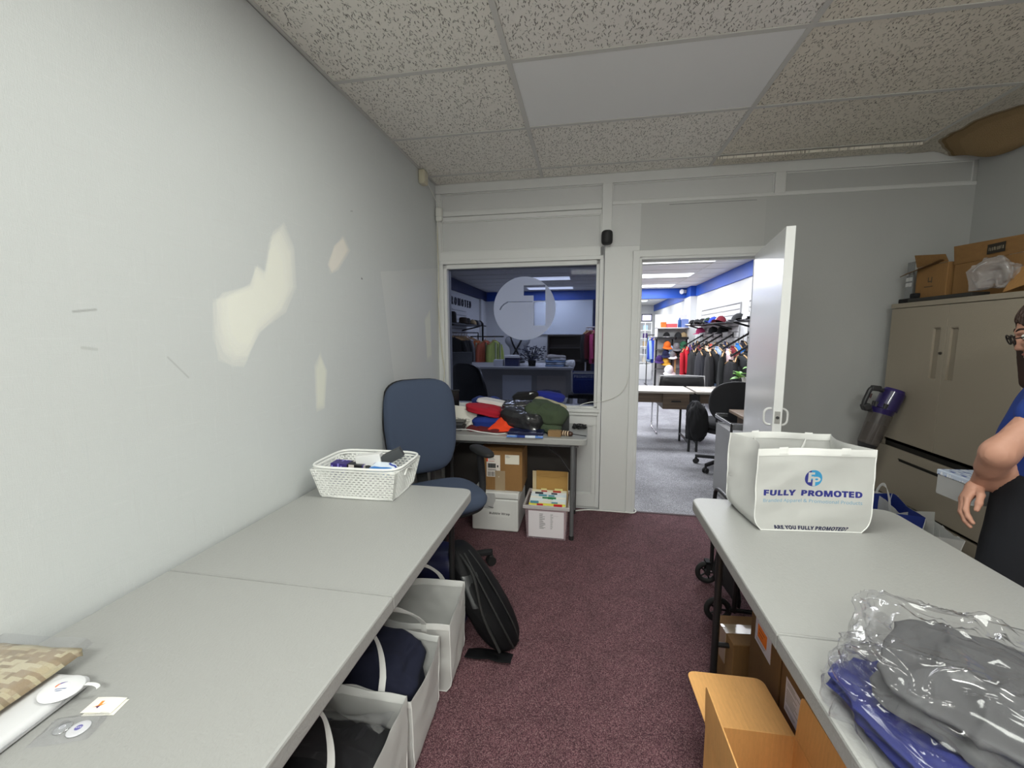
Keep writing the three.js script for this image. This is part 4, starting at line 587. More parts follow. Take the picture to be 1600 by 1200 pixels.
// ------------------------------------------------------------------ devices and cables on the walls
{
  const cream = mat([0.62, 0.58, 0.44], 0.5), wht = mat([0.74, 0.74, 0.70], 0.45);
  const s = thing('motion_sensor', 'yellowed motion sensor high on the left wall at the ceiling', 'sensor', [XL, 2.602, 0.32]); obj('housing', [b2(0, 0.048, -0.05, 0.05, -0.04, 0.04, 0.012)], cream, s); obj('lens', b2(0.046, 0.051, -0.035, 0.03, -0.03, 0.03, 0.002), mat([0.66, 0.62, 0.5], 0.3), s);
  const s2 = thing('door_contact', 'small white sensor box in the corner above the window', 'sensor', [XL + 0.035, 2.42, 0.006]); obj('housing', b2(-0.028, 0.028, -0.055, 0.055, 0, 0.035, 0.012), wht, s2); obj('seam', b2(-0.0285, 0.0285, -0.02, -0.018, 0.004, 0.0355), mat([0.4, 0.4, 0.38], 0.6), s2);
  solo('cable', tube([[XL + 0.03, 2.6, 0.27], [XL + 0.012, 2.56, 0.1], [XL + 0.03, 2.49, 0.02]], 0.0028, 24, 6), wht, 'thin cable between the two corner sensors', 'cable');
  solo('cable', tube([[XL + 0.02, 2.37, 0.02], [XL + 0.012, 2.2, 0.012], [XL + 0.02, 1.95, 0.02], [XL + 0.012, 1.6, 0.015], [XL + 0.035, 1.3, 0.022], [XL + 0.05, 1.1, 0.02], [XL + 0.02, 0.98, 0.02]], 0.003, 60, 6), cream, 'cream cable running down the corner beside the window', 'cable');
  solo('cable', tube([[XL + 0.022, 2.37, 0.03], [XL + 0.025, 2.1, 0.012], [XL + 0.012, 1.8, 0.03], [XL + 0.03, 1.5, 0.012], [XL + 0.055, 1.2, 0.016], [XL + 0.045, 1.0, 0.018]], 0.0026, 60, 6), wht, 'white cable running loosely beside the cream one in the corner', 'cable');
  const c = thing('wall_speaker', 'black rounded sensor mounted on the white post beside the window', 'sensor', [0.5, 2.175, 0.01]); obj('body', lathe([[0.001, -0.052], [0.03, -0.05], [0.04, -0.04], [0.0425, -0.02], [0.0425, 0.02], [0.04, 0.04], [0.03, 0.05], [0.001, 0.052]], 28).translate(0, 0, 0.045), mat([0.012, 0.012, 0.013], 0.6), c); obj('bracket', b2(-0.018, 0.018, -0.03, 0.03, -0.005, 0.02, 0.004), mFoam, c);
  solo('cable', tube([[0.486, 2.13, 0.02], [0.4865, 1.9, 0.012], [0.4865, 1.4, 0.012], [0.4865, 0.95, 0.012]], 0.0016, 30, 5), mat([0.12, 0.12, 0.12], 0.6), 'thin dark cable running down the post below the black sensor', 'cable');
  solo('cable', tube([[0.28, 0.852, 0.04], [0.33, 0.885, 0.03], [0.4, 0.905, 0.02], [0.5, 0.915, 0.012], [0.6, 0.955, 0.012], [0.67, 1.03, 0.014], [0.695, 1.12, 0.02]], 0.0028, 50, 6), wht, 'thin white cable rising from the window sill across the post', 'cable');
  solo('cable', tube([[0.29, 0.006, 0.07], [0.4, 0.006, 0.03], [0.55, 0.006, 0.028], [0.7, 0.006, 0.03], [0.765, 0.007, 0.03], [0.785, 0.01, -0.01], [0.772, 0.02, -0.03]], 0.0055, 60, 7), wht, 'white cable lying on the carpet along the foot of the wall', 'cable');
}
// ------------------------------------------------------------------ left foreground: packed cloth, badges, cards
{
  const camoT = texCanvas(512, 640, (g, w, h) => { seed = 61; g.fillStyle = '#b6a58a'; g.fillRect(0, 0, w, h); const c = ['#cabf9f', '#c3b594', '#a8957a', '#9b8a70', '#d2c8aa']; for (let i = 0; i < 190; i++) { g.fillStyle = c[Math.floor(rnd() * 5)]; const x = Math.floor(rnd() * 26) * 20, y = h * 0.3 + Math.floor(rnd() * 25) * 18; for (let k = 0; k < 3; k++) g.fillRect(x + Math.floor(rr(-2, 3)) * 20, y + k * 18, Math.ceil(rr(1, 5)) * 20, 18); } g.fillStyle = '#a89278'; g.fillRect(0, 0, w, h * 0.24); for (let i = 0; i < 9000; i++) { g.globalAlpha = 0.12; g.fillStyle = rnd() < 0.5 ? '#fff' : '#554433'; g.fillRect(rnd() * w, rnd() * h, 2, 2); } g.globalAlpha = 1; });
  camoT.wrapS = camoT.wrapT = THREE.ClampToEdgeWrapping;
  const cx = -0.752, cz = 2.905, t = thing('folded_clothing', 'folded tan and cream pixel-patterned cloth in film at the near left of the table', 'clothing', [cx, TY + 0.026, cz], 0.1);
  obj('cloth', sheet((u, v) => [(u - 0.5) * 0.2, 0.012 + 0.012 * Math.sin(Math.PI * u) ** 0.4 * Math.sin(Math.PI * v) ** 0.4 + 0.002 * noise3(u * 5, v * 5, 3), (v - 0.5) * 0.28], 24, 24, 0.016), mat(0xffffff, 0.9, { map: camoT }), t);
  obj('film', sheet((u, v) => [(u - 0.5) * 0.222 + 0.004 * noise3(v * 8, 1, 2), 0.0345 + 0.002 * fbm(u * 9, v * 9, 1, 3) - 0.02 * Math.max(0, Math.abs(u - 0.5) * 2 - 0.9) * 10 * 0.7, (v - 0.5) * 0.305 + 0.004 * noise3(u * 8, 4, 2)], 30, 30, 0.0004), mFilm, t);
  const wt = thing('folded_clothing', 'white cloth folded under the tan pixel-patterned one', 'clothing', [-0.712, TY + 0.001, 2.94], 0.1); obj('cloth', bx(0.255, 0.024, 0.285, 0, 0.012, 0, 0.011), cloth([0.74, 0.74, 0.76]), wt); obj('crease', tube([[0.1275, 0.012, -0.13], [0.1277, 0.012, 0], [0.1275, 0.012, 0.13]], 0.0012, 10, 6), cloth([0.6, 0.6, 0.63]), wt);
  const star = (g, cx, cy, r, rot, up = '#5a3f9c', lo = '#e0762f') => { // little star figure with a tail
    g.save(); g.translate(cx, cy); g.rotate(rot); g.fillStyle = up; g.beginPath(); g.moveTo(-r * 0.25, 0); g.lineTo(-r * 0.2, -r); g.lineTo(r * 0.35, -r); g.lineTo(r * 0.3, -r * 0.1); g.lineTo(r, -r * 0.3); g.lineTo(r * 0.3, r * 0.25); g.lineTo(-r, r * 0.35); g.closePath(); g.fill(); g.fillStyle = lo; g.beginPath(); g.moveTo(-r * 0.5, r * 0.3); g.lineTo(r * 0.3, r * 0.1); g.lineTo(r * 0.1, r * 0.85); g.lineTo(-r * 0.2, r * 0.5); g.closePath(); g.fill(); g.restore();
  };
  const badgeG = (r) => lathe([[0.0001, 0], [r, 0], [r * 1.0, r * 0.06], [r * 0.94, r * 0.13], [r * 0.6, r * 0.2], [0.0001, r * 0.22]], 36);
  const face = (r, draw) => { const T2 = texCanvas(256, 256, (g, w, h) => { g.fillStyle = '#ecebef'; g.fillRect(0, 0, w, h); draw(g, w, h); }); const q = new THREE.SphereGeometry(r * 2.4, 24, 8, 0, 6.2832, 0, 0.4).translate(0, -r * 2.4 + r * 0.235, 0), p = q.attributes.position, uv = q.attributes.uv; for (let i = 0; i < p.count; i++) uv.setXY(i, 0.5 + p.getX(i) / (2 * r), 0.5 - p.getZ(i) / (2 * r)); return [q, mat(0xffffff, 0.25, { map: T2, clearcoat: 0.8 })]; };
  const badge = (label, r, p, turn, draw, rim = mat([0.78, 0.78, 0.8], 0.3)) => { const t = thing('badge', label, 'badge', p, turn); obj('rim', badgeG(r), rim, t); obj('face', ...face(r, draw), t); return t; };
  const b1 = badge('large round white badge with a purple and orange star mark, on the white cloth', 0.033, [-0.61, TY + 0.0265, 2.828], 0.5, (g, w, h) => { star(g, 92, 92, 50, 0.1); g.fillStyle = '#4a5a8c'; g.fillRect(100, 150, 110, 7); g.fillRect(100, 166, 96, 7); }); b1.rotation.z = -0.1;
  solo('ribbon', sheet((u, v) => [u * 0.028, 0.004 + 0.005 * Math.sin(u * 5) + 0.001, (v - 0.5) * 0.007 + 0.004 * Math.sin(u * 6)], 10, 3, 0.0008), mWhite, 'short white ribbon at the edge of the large badge', 'ribbon', [-0.583, TY + 0.02, 2.808]);
  const cardTex = texCanvas(256, 160, (g, w, h) => { g.fillStyle = '#f3f0e6'; g.fillRect(0, 0, w, h); star(g, 92, 84, 44, -0.2, '#e8923a', '#4b2a5e'); });
  const c1 = thing('card', 'small cream card with an orange and purple star mark, upper of the two', 'card', [-0.522, TY + 0.0026, 2.822], 0.16); obj('sheet', sheet((u, v) => [(u - 0.5) * 0.058, 0.0012 * Math.sin(u * 3), (0.5 - v) * 0.034], 6, 4, 0.0008), mat(0xffffff, 0.6, { map: cardTex }), c1);
  solo('card', sheet((u, v) => [(u - 0.5) * 0.058, 0, (0.5 - v) * 0.034], 4, 3, 0.0008), mat([0.85, 0.83, 0.76], 0.6), 'plain edge of the lower small cream card under the star card', 'card', [-0.516, TY + 0.0007, 2.824], 0.22);
  badge('small round pin with a dark blue emblem in the clear packet', 0.0165, [-0.514, TY + 0.001, 2.868], 0.35, (g, w, h) => { g.strokeStyle = '#8a83c8'; g.lineWidth = 6; g.beginPath(); g.arc(128, 128, 92, 0, 6.3); g.stroke(); g.fillStyle = '#5b52b0'; g.fillRect(34, 104, 188, 46); g.fillRect(96, 78, 70, 100); g.fillStyle = '#e9e7f4'; for (let i = 0; i < 7; i++) g.fillRect(44 + i * 25, 118, 14, 18); });
  badge('small silver pin back beside the blue pin in the clear packet', 0.013, [-0.5445, TY + 0.001, 2.872], 0, (g, w, h) => { g.fillStyle = '#b9bac0'; g.fillRect(0, 0, w, h); g.strokeStyle = '#e8e8ee'; g.lineWidth = 14; g.beginPath(); g.arc(128, 128, 80, 0.4, 4.2); g.stroke(); g.beginPath(); g.arc(128, 128, 40, 2, 6); g.stroke(); }, mChrome);
  solo('plastic_packet', sheet((u, v) => [(u - 0.5) * 0.092, 0.0065 + 0.0025 * fbm(u * 6, v * 6, 1, 3) - 0.006 * Math.max(0, Math.max(Math.abs(u - 0.5), Math.abs(v - 0.5)) * 2 - 0.8) * 4, (v - 0.5) * 0.056], 26, 18, 0.0004), mFilm, 'small clear packet holding two round pins', 'packet', [-0.526, TY + 0.0012, 2.872], 0.35);
}
// ------------------------------------------------------------------ right foreground: clothes in clear bags on the right table
{
  const gm = (c) => cloth(c, 0.9), ridge = (x, y, z) => 1 - Math.abs(noise3(x, y, z)) * 2;
  const stackG = (w, h, d, s, n = 3) => lump(w, h, d, 0.5, (x, y, z, q) => { const wx = x + 0.05 * noise3(x * 6 + s, y * 4, z * 6), wz = z + 0.05 * noise3(x * 6, z * 6, s); return 0.016 * fbm(x * 7 + s, y * 7, z * 7, 3) + 0.012 * Math.sin(y / h * 6.28 * n) + 0.017 * Math.max(0, ridge(wx * 7 + s, y * 6, wz * 11)) ** 2 + 0.012 * Math.max(0, ridge(wx * 16, y * 10 + s, wz * 9)) ** 2 - 0.006; }, 150, 76);
  const filmG = (w, h, d, s) => lump(w, h, d, 0.42, (x, y, z) => { const a = x + 0.03 * noise3(x * 12, z * 12, s), b = z + 0.03 * noise3(z * 12, x * 12, s + 3); return 0.014 * Math.max(0, ridge(a * 9 + s, y * 9, b * 14)) ** 3 + 0.012 * Math.max(0, ridge(a * 22, y * 18 + s, b * 15)) ** 3 + 0.007 * Math.max(0, ridge(a * 40, y * 30, b * 46)) ** 3 + 0.004; }, 190, 100);
  const mk = (label, p, turn, w, h, d, c, s, bagW) => { const t = thing('bagged_clothing', label, 'clothing', p, turn); obj('garment', stackG(w, h, d, s), gm(c), t); obj('film', filmG(bagW[0], bagW[1], bagW[2], s).translate(bagW[3], 0, bagW[4]), mFilm, t); return t; };
  mk('royal blue clothing in clear film sticking out left beneath the grey pack', [0.975, TY + 0.002, 2.66], 0.25, 0.2, 0.05, 0.31, [0.03, 0.038, 0.19], 2, [0.225, 0.056, 0.33, 0.0, 0.0]);
  const a = mk('grey sweatshirts folded in a crinkled clear bag on the right table', [1.12, TY + 0.03, 2.675], -0.72, 0.42, 0.1, 0.29, [0.11, 0.11, 0.115], 5, [0.48, 0.115, 0.34, -0.03, -0.01]);
  // loose collar of the clear bag, standing up at the far left corner
  const fl = sheet((u, v) => { const k = 0.5 + 0.5 * noise3(u * 4, v * 3, 9); return [-0.19 - 0.1 * v + 0.03 * fbm(u * 7, v * 5, 3, 3), 0.01 + 0.07 * v * k + 0.012 * fbm(u * 9, v * 9, 2, 3), -0.16 + 0.26 * u]; }, 40, 24, 0.0005); obj('film_collar', fl, mFilm, a);
  mk('nearer grey sweatshirts in clear film below the first grey pack', [1.13, TY + 0.002, 2.93], -0.2, 0.36, 0.08, 0.25, [0.13, 0.13, 0.135], 9, [0.4, 0.1, 0.28, -0.01, 0]);
  const bl = texCanvas(256, 192, (g, w, h) => { seed = 41; g.fillStyle = '#f2f2f0'; g.fillRect(0, 0, w, h); lines(g, 30, 30, 150, 4, 16, '#b9b9b9'); barcode(g, 20, 110, 210, 62); });
  const lb = solo('barcode_label', sheet((u, v) => [(u - 0.5) * 0.1, 0.006 * Math.sin(u * 3.1), (0.5 - v) * 0.075], 8, 6, 0.0008), mat(0xffffff, 0.5, { map: bl }), 'white barcode label on the clear bag of grey sweatshirts', 'label', [1.23, TY + 0.14, 2.64], -0.3); lb.rotation.x = 0.12; lb.rotation.z = -0.05;
}
// ------------------------------------------------------------------ under the right table
{
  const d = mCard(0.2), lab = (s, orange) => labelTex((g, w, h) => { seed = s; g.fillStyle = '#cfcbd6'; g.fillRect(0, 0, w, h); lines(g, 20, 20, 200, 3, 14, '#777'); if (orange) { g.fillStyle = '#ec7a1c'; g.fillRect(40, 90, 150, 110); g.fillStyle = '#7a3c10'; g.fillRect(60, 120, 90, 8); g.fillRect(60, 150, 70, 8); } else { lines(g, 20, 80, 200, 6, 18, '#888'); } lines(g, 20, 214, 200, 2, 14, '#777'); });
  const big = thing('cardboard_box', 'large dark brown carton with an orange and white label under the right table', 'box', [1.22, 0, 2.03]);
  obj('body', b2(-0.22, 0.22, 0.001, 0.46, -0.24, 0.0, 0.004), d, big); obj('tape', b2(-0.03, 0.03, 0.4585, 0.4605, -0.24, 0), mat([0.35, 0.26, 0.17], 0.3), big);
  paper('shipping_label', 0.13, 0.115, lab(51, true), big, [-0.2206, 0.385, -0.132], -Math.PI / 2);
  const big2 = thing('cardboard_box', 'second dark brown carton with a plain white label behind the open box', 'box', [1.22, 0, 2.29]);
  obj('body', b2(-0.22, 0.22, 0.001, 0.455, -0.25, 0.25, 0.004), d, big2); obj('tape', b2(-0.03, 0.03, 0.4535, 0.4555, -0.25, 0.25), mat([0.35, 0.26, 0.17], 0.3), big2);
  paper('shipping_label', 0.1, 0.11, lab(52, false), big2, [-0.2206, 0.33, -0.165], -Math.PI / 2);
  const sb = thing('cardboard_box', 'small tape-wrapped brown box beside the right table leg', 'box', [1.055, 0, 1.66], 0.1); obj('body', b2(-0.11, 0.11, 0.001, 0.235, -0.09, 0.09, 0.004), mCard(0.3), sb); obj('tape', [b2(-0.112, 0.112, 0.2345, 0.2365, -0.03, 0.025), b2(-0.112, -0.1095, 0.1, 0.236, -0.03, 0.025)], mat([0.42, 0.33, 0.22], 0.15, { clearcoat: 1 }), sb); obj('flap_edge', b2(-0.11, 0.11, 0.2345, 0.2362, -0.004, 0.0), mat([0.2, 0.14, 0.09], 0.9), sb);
  // open carton in the aisle, its flaps up
  const t = thing('cardboard_box', 'open empty brown carton with raised flaps in the aisle by the right table', 'box', [0.86, 0, 2.365], 0.03), m = mCard(1.0, 1), W = 0.12, D = 0.165, hh = 0.3, th = 0.004;
  obj('wall', b2(-W, W, 0.001, hh, -D - th / 2, -D + th / 2), m, t); obj('wall', b2(-W, W, 0.001, hh, D - th / 2, D + th / 2), m, t); obj('wall', b2(-W - th / 2, -W + th / 2, 0.001, hh, -D, D), m, t); obj('wall', b2(W - th / 2, W + th / 2, 0.001, hh, -D, D), m, t); obj('bottom', b2(-W, W, 0.001, 0.005, -D, D), m, t);
  const rc = (w, l, r) => { const s = new THREE.Shape(); s.moveTo(-w / 2, 0); s.lineTo(-w / 2, l - r); s.quadraticCurveTo(-w / 2, l, -w / 2 + r, l); s.lineTo(w / 2 - r, l); s.quadraticCurveTo(w / 2, l, w / 2, l - r); s.lineTo(w / 2, 0); s.closePath(); return s; };
  const flap = (w, l, r, p, ry, tilt, notch) => { const s = rc(w, l, r); if (notch) { const q = new THREE.Path(); q.absellipse(-0.04, 0.012, 0.022, 0.01, 0, 6.3); s.holes.push(q); } const f = obj('flap', uvm(extr(s, th, 0.0008, 8)), m, t); f.position.set(...p); f.rotation.set(tilt, ry, 0, 'YXZ'); return f; };
  flap(0.242, 0.215, 0.03, [0, hh, -D], Math.PI, 1.62, true);            // far flap, laid back towards the window
  flap(0.33, 0.13, 0.02, [-W, hh, 0], -Math.PI / 2, 0.03);                // aisle side
  flap(0.33, 0.13, 0.02, [W, hh, 0], Math.PI / 2, 0.06);                   // table side
  flap(0.24, 0.13, 0.02, [0, hh, D], 0, 2.4);
}
{ // folded wagon with black cloth, its wheels towards the aisle
  const t = thing('folding_wagon', 'folded black cloth wagon with small black wheels under the far end of the right table', 'wagon', [1.2, 0, 1.14]);
  obj('fabric', sheet((u, v) => [-0.09 + 0.03 * noise3(u * 4, v * 3, 2) + 0.02 * Math.sin(v * 5), 0.1 + v * 0.4, (u - 0.5) * 0.34], 14, 12, 0.012), mat([0.012, 0.012, 0.014], 0.8), t);
  obj('fabric', lump(0.16, 0.42, 0.34, 0.5, (x, y, z) => 0.02 * fbm(x * 9, y * 9, z * 9, 3), 36, 22).translate(0.03, 0.1, 0), mat([0.012, 0.012, 0.014], 0.8), t);
  obj('frame', [tube([[-0.1, 0.09, -0.19], [-0.1, 0.56, -0.19], [-0.1, 0.585, -0.16], [-0.1, 0.585, 0.16], [-0.1, 0.56, 0.19], [-0.1, 0.09, 0.19]], 0.011, 40, 8), bar([-0.12, 0.1, -0.2], [0.14, 0.1, -0.2], 0.01), bar([-0.12, 0.1, 0.19], [0.14, 0.1, 0.19], 0.01), bar([0.0, 0.1, -0.2], [0.0, 0.1, 0.19], 0.01)], mBlackMetal, t);
  for (const [x, z] of [[-0.12, -0.2], [-0.16, 0.145], [0.13, -0.2], [0.13, 0.145]]) {
    const w = obj('wheel', new THREE.TorusGeometry(0.052, 0.014, 12, 30).translate(x, 0.067, z), mRubber, t); obj('hub', [bar([x, 0.067, z - 0.012], [x, 0.067, z + 0.012], 0.016, 16), ...[0, 1, 2, 3, 4].map((k) => bar([x, 0.067, z], [x + 0.045 * Math.cos(k * 1.2566), 0.067 + 0.045 * Math.sin(k * 1.2566), z], 0.005, 6))], mat([0.02, 0.02, 0.022], 0.3), w);
    obj('fork', [b2(x - 0.012, x + 0.012, 0.06, 0.135, z - 0.024, z - 0.018, 0.002), b2(x - 0.012, x + 0.012, 0.06, 0.135, z + 0.018, z + 0.024, 0.002), b2(x - 0.014, x + 0.014, 0.125, 0.14, z - 0.024, z + 0.024, 0.002)], mFoam, t);
  }
  // white letters on the cloth facing the near side, read from top to bottom
  const z = 0.212, k = (a, b) => beam([a[0], a[1], z], [b[0], b[1], z], 0.016, 0.004); const wm = mat([0.62, 0.62, 0.62], 0.7);
  obj('letter', [k([-0.055, 0.43], [-0.005, 0.43]), k([-0.055, 0.43], [-0.055, 0.385]), k([-0.055, 0.385], [-0.005, 0.375]), k([-0.005, 0.43], [0.02, 0.405])], wm, t); obj('letter', [k([-0.055, 0.345], [0.03, 0.315]), k([-0.01, 0.33], [0.03, 0.36]), k([-0.01, 0.33], [0.01, 0.3])], wm, t); obj('letter', [k([-0.02, 0.27], [0.03, 0.255]), k([-0.02, 0.27], [0.0, 0.235]), k([0.0, 0.235], [0.03, 0.24])], wm, t); obj('letter', [k([-0.02, 0.19], [0.03, 0.185]), k([-0.02, 0.19], [-0.025, 0.155])], wm, t);
}
// ------------------------------------------------------------------ storage cabinet, what stands on it, vacuum, floor bags
{
  const mc = mat([0.36, 0.312, 0.245], 0.5, { bumpMap: rep(grainN, 14), bumpScale: 0.0006 }), mcd = mat([0.29, 0.25, 0.195], 0.5), dark = mat([0.02, 0.018, 0.015], 0.8);
  const t = thing('storage_cabinet', 'tall taupe metal cabinet with two doors above drawers against the right wall', 'cabinet', [2.4, 0, 0.57]), z0 = -0.46, z1 = 0.46;
  obj('carcass', [b2(0.02, 0.455, 0.0, 1.643, z0, z0 + 0.02), b2(0.02, 0.455, 0.0, 1.643, z1 - 0.02, z1), b2(0.44, 0.455, 0, 1.643, z0, z1), b2(0.03, 0.455, 0.0, 0.05, z0, z1), b2(0.03, 0.455, 0.715, 0.735, z0, z1)], mc, t);
  obj('top', b2(-0.006, 0.456, 1.615, 1.645, z0 - 0.002, z1 + 0.002, 0.003), mc, t); obj('interior', b2(0.03, 0.44, 0.05, 1.6, z0 + 0.02, z1 - 0.02), dark, t);
  for (const s of [-1, 1]) {
    const a = s < 0 ? z0 + 0.002 : 0.0015, b = s < 0 ? -0.0015 : z1 - 0.002, ha = s < 0 ? -0.093 : 0.028, hb = s < 0 ? -0.042 : 0.078;
    const f = shape([[a, 0.742], [b, 0.742], [b, 1.612], [a, 1.612]]); f.holes.push(rrect(ha, 1.18, hb, 1.485, 0.003, THREE.Path));
    const g = extr(f, 0.02, 0.0015); g.rotateY(-Math.PI / 2).translate(0.02, 0, 0); const dr = obj('door', uvm(g), mc, t); // shape x -> z
    obj('recessed_pull', [b2(0.012, 0.016, 1.18, 1.485, ha, hb), b2(0.001, 0.013, 1.478, 1.485, ha, hb)], mcd, dr);
    if (s < 0) obj('lock', [bar([-0.004, 1.332, -0.022], [0.004, 1.332, -0.022], 0.009, 14), b2(-0.012, -0.003, 1.326, 1.338, -0.024, -0.02)], mat([0.1, 0.09, 0.08], 0.4, { metalness: 0.6 }), dr);
  }
  for (const [y0, y1, x] of [[0.36, 0.69, -0.012], [0.03, 0.335, 0.0]]) { const dr = obj('drawer', b2(x, x + 0.022, y0, y1, z0 + 0.002, z1 - 0.002, 0.003), mc, t); const hy = y1 - 0.072; obj('pull', [b2(x - 0.0015, x + 0.002, hy, hy + 0.014, -0.235, 0.09), b2(x - 0.009, x, hy + 0.013, hy + 0.018, -0.235, 0.09, 0.002)], dark, dr); }
  // on top
  const cy = 1.6465;
  const A = thing('cardboard_box', 'brown carton with a half-open flap on the left of the cabinet top', 'box', [2.62, cy, 0.31], 0.0);
  obj('body', b2(-0.15, 0.15, 0, 0.225, -0.12, 0.12, 0.004), mCard(0.38), A); obj('flap', sheet((u, v) => [-0.152 - 0.02 * v, 0.225 + 0.078 * v * (1 - 0.45 * u) , mix(-0.118, 0.122, u)], 8, 4, 0.004), mCard(0.38), A); obj('flap', sheet((u, v) => [mix(-0.16, -0.2, v) + 0.02 * u, 0.2 + 0.035 * u + 0.006 * v - 0.03 * v * (1 - u), mix(-0.19, 0.1, u)], 10, 3, 0.004), mCard(0.25), A); obj('print', [b2(-0.1512, -0.1502, 0.09, 0.095, -0.045, 0.02), b2(-0.1512, -0.1502, 0.12, 0.15, -0.02, -0.014), b2(-0.1512, -0.1502, 0.115, 0.15, 0.006, 0.012), b2(-0.1512, -0.1502, 0.12, 0.127, -0.014, 0.006)], mat([0.1, 0.07, 0.04], 0.9), A);
  const Bx = thing('cardboard_box', 'larger brown carton with a dark printed label at the right of the cabinet top', 'box', [2.65, cy, 0.75], 0.0);
  obj('body', b2(-0.165, 0.165, 0, 0.2, -0.295, 0.28, 0.004), mCard(0.36), Bx); obj('flap', sheet((u, v) => [-0.167 - 0.012 * v, 0.2 + v * mix(0.105, 0.075, u), mix(-0.293, 0.278, u)], 10, 4, 0.004), mCard(0.36), Bx); obj('flap', sheet((u, v) => [mix(-0.16, 0.1, u), 0.2 + v * 0.1, -0.297 - 0.008 * v], 6, 3, 0.004), mCard(0.36), Bx);
  const dl = texCanvas(128, 64, (g, w, h) => { g.fillStyle = '#241d15'; g.fillRect(0, 0, w, h); seed = 44; g.fillStyle = '#8d836f'; for (let i = 0; i < 9; i++) g.fillRect(12 + i * 12, 20 + rr(0, 4), rr(4, 9), 22); }); paper('label', 0.1, 0.05, dl, Bx, [-0.179, 0.245, -0.03], -Math.PI / 2);
  const org = thing('plastic_organizer', 'clear plastic holder with white printed tags at the far left of the cabinet top', 'organizer', [2.47, cy, 0.125]); obj('frame', [b2(-0.012, 0.1, 0, 0.01, -0.02, 0.04), b2(0, 0.004, 0, 0.27, -0.02, 0.04), b2(0.096, 0.1, 0, 0.24, -0.02, 0.04)], mat([0.45, 0.46, 0.47], 0.2, { transmission: 0.5, thickness: 0 }), org); for (let k = 0; k < 6; k++) obj('tag', b2(-0.006, -0.001, 0.11 + (k % 3) * 0.035, 0.135 + (k % 3) * 0.035, -0.016 + 0.028 * (k > 2), 0.006 + 0.028 * (k > 2), 0.001), mat([0.6, 0.6, 0.6], 0.6), org);
  solo('tray', [b2(-0.06, 0.1, 0, 0.03, -0.05, 0.085, 0.006), b2(-0.05, 0.03, 0.03, 0.06, 0.03, 0.08, 0.008)], mBlackSoft, 'black tray with a small lump at the left edge of the cabinet top', 'tray', [2.49, cy, 0.165 - 0.005]);
  const bw = thing('bubble_wrap', 'crumpled clear wrapping bag in front of the larger carton on the cabinet', 'plastic wrap', [2.435, cy + 0.026, 0.775], 0.0); obj('film', lump(0.075, 0.15, 0.21, 0.6, (x, y, z) => 0.03 * Math.max(0, 1 - 2.2 * Math.abs(noise3(x * 20, y * 14, z * 16 + 2 * y))) + 0.012 * Math.max(0, 1 - 2.4 * Math.abs(noise3(x * 40, y * 34, z * 30))) - 0.012 - 0.03 * clamp((y - 0.1) / 0.05) * Math.abs(z) * 8, 110, 60), mat([0.85, 0.83, 0.83], 0.12, { transmission: 0.75, thickness: 0, clearcoat: 1 }), bw); obj('crease', tube([[-0.045, 0.1, -0.07], [-0.05, 0.125, -0.03], [-0.04, 0.14, 0.0]], 0.0025, 12, 5), mat([0.9, 0.9, 0.9], 0.2), bw);
  solo('flat_sleeve', b2(-0.05, 0.05, 0, 0.022, -0.22, 0.24, 0.004), mat([0.03, 0.028, 0.026], 0.6), 'flat dark sleeve lying along the front edge of the cabinet top', 'sleeve', [2.452, cy, 0.46]);
  solo('cardboard_offcut', sheet((u, v) => [-0.012 + 0.05 * v, 0.115 * v + 0.04 * u, mix(-0.07, 0.09, u)], 8, 5, 0.004), mCard(0.6), 'tan cardboard offcut leaning at the near end of the cabinet top', 'cardboard', [2.425, cy + 0.003, 0.93]);
}
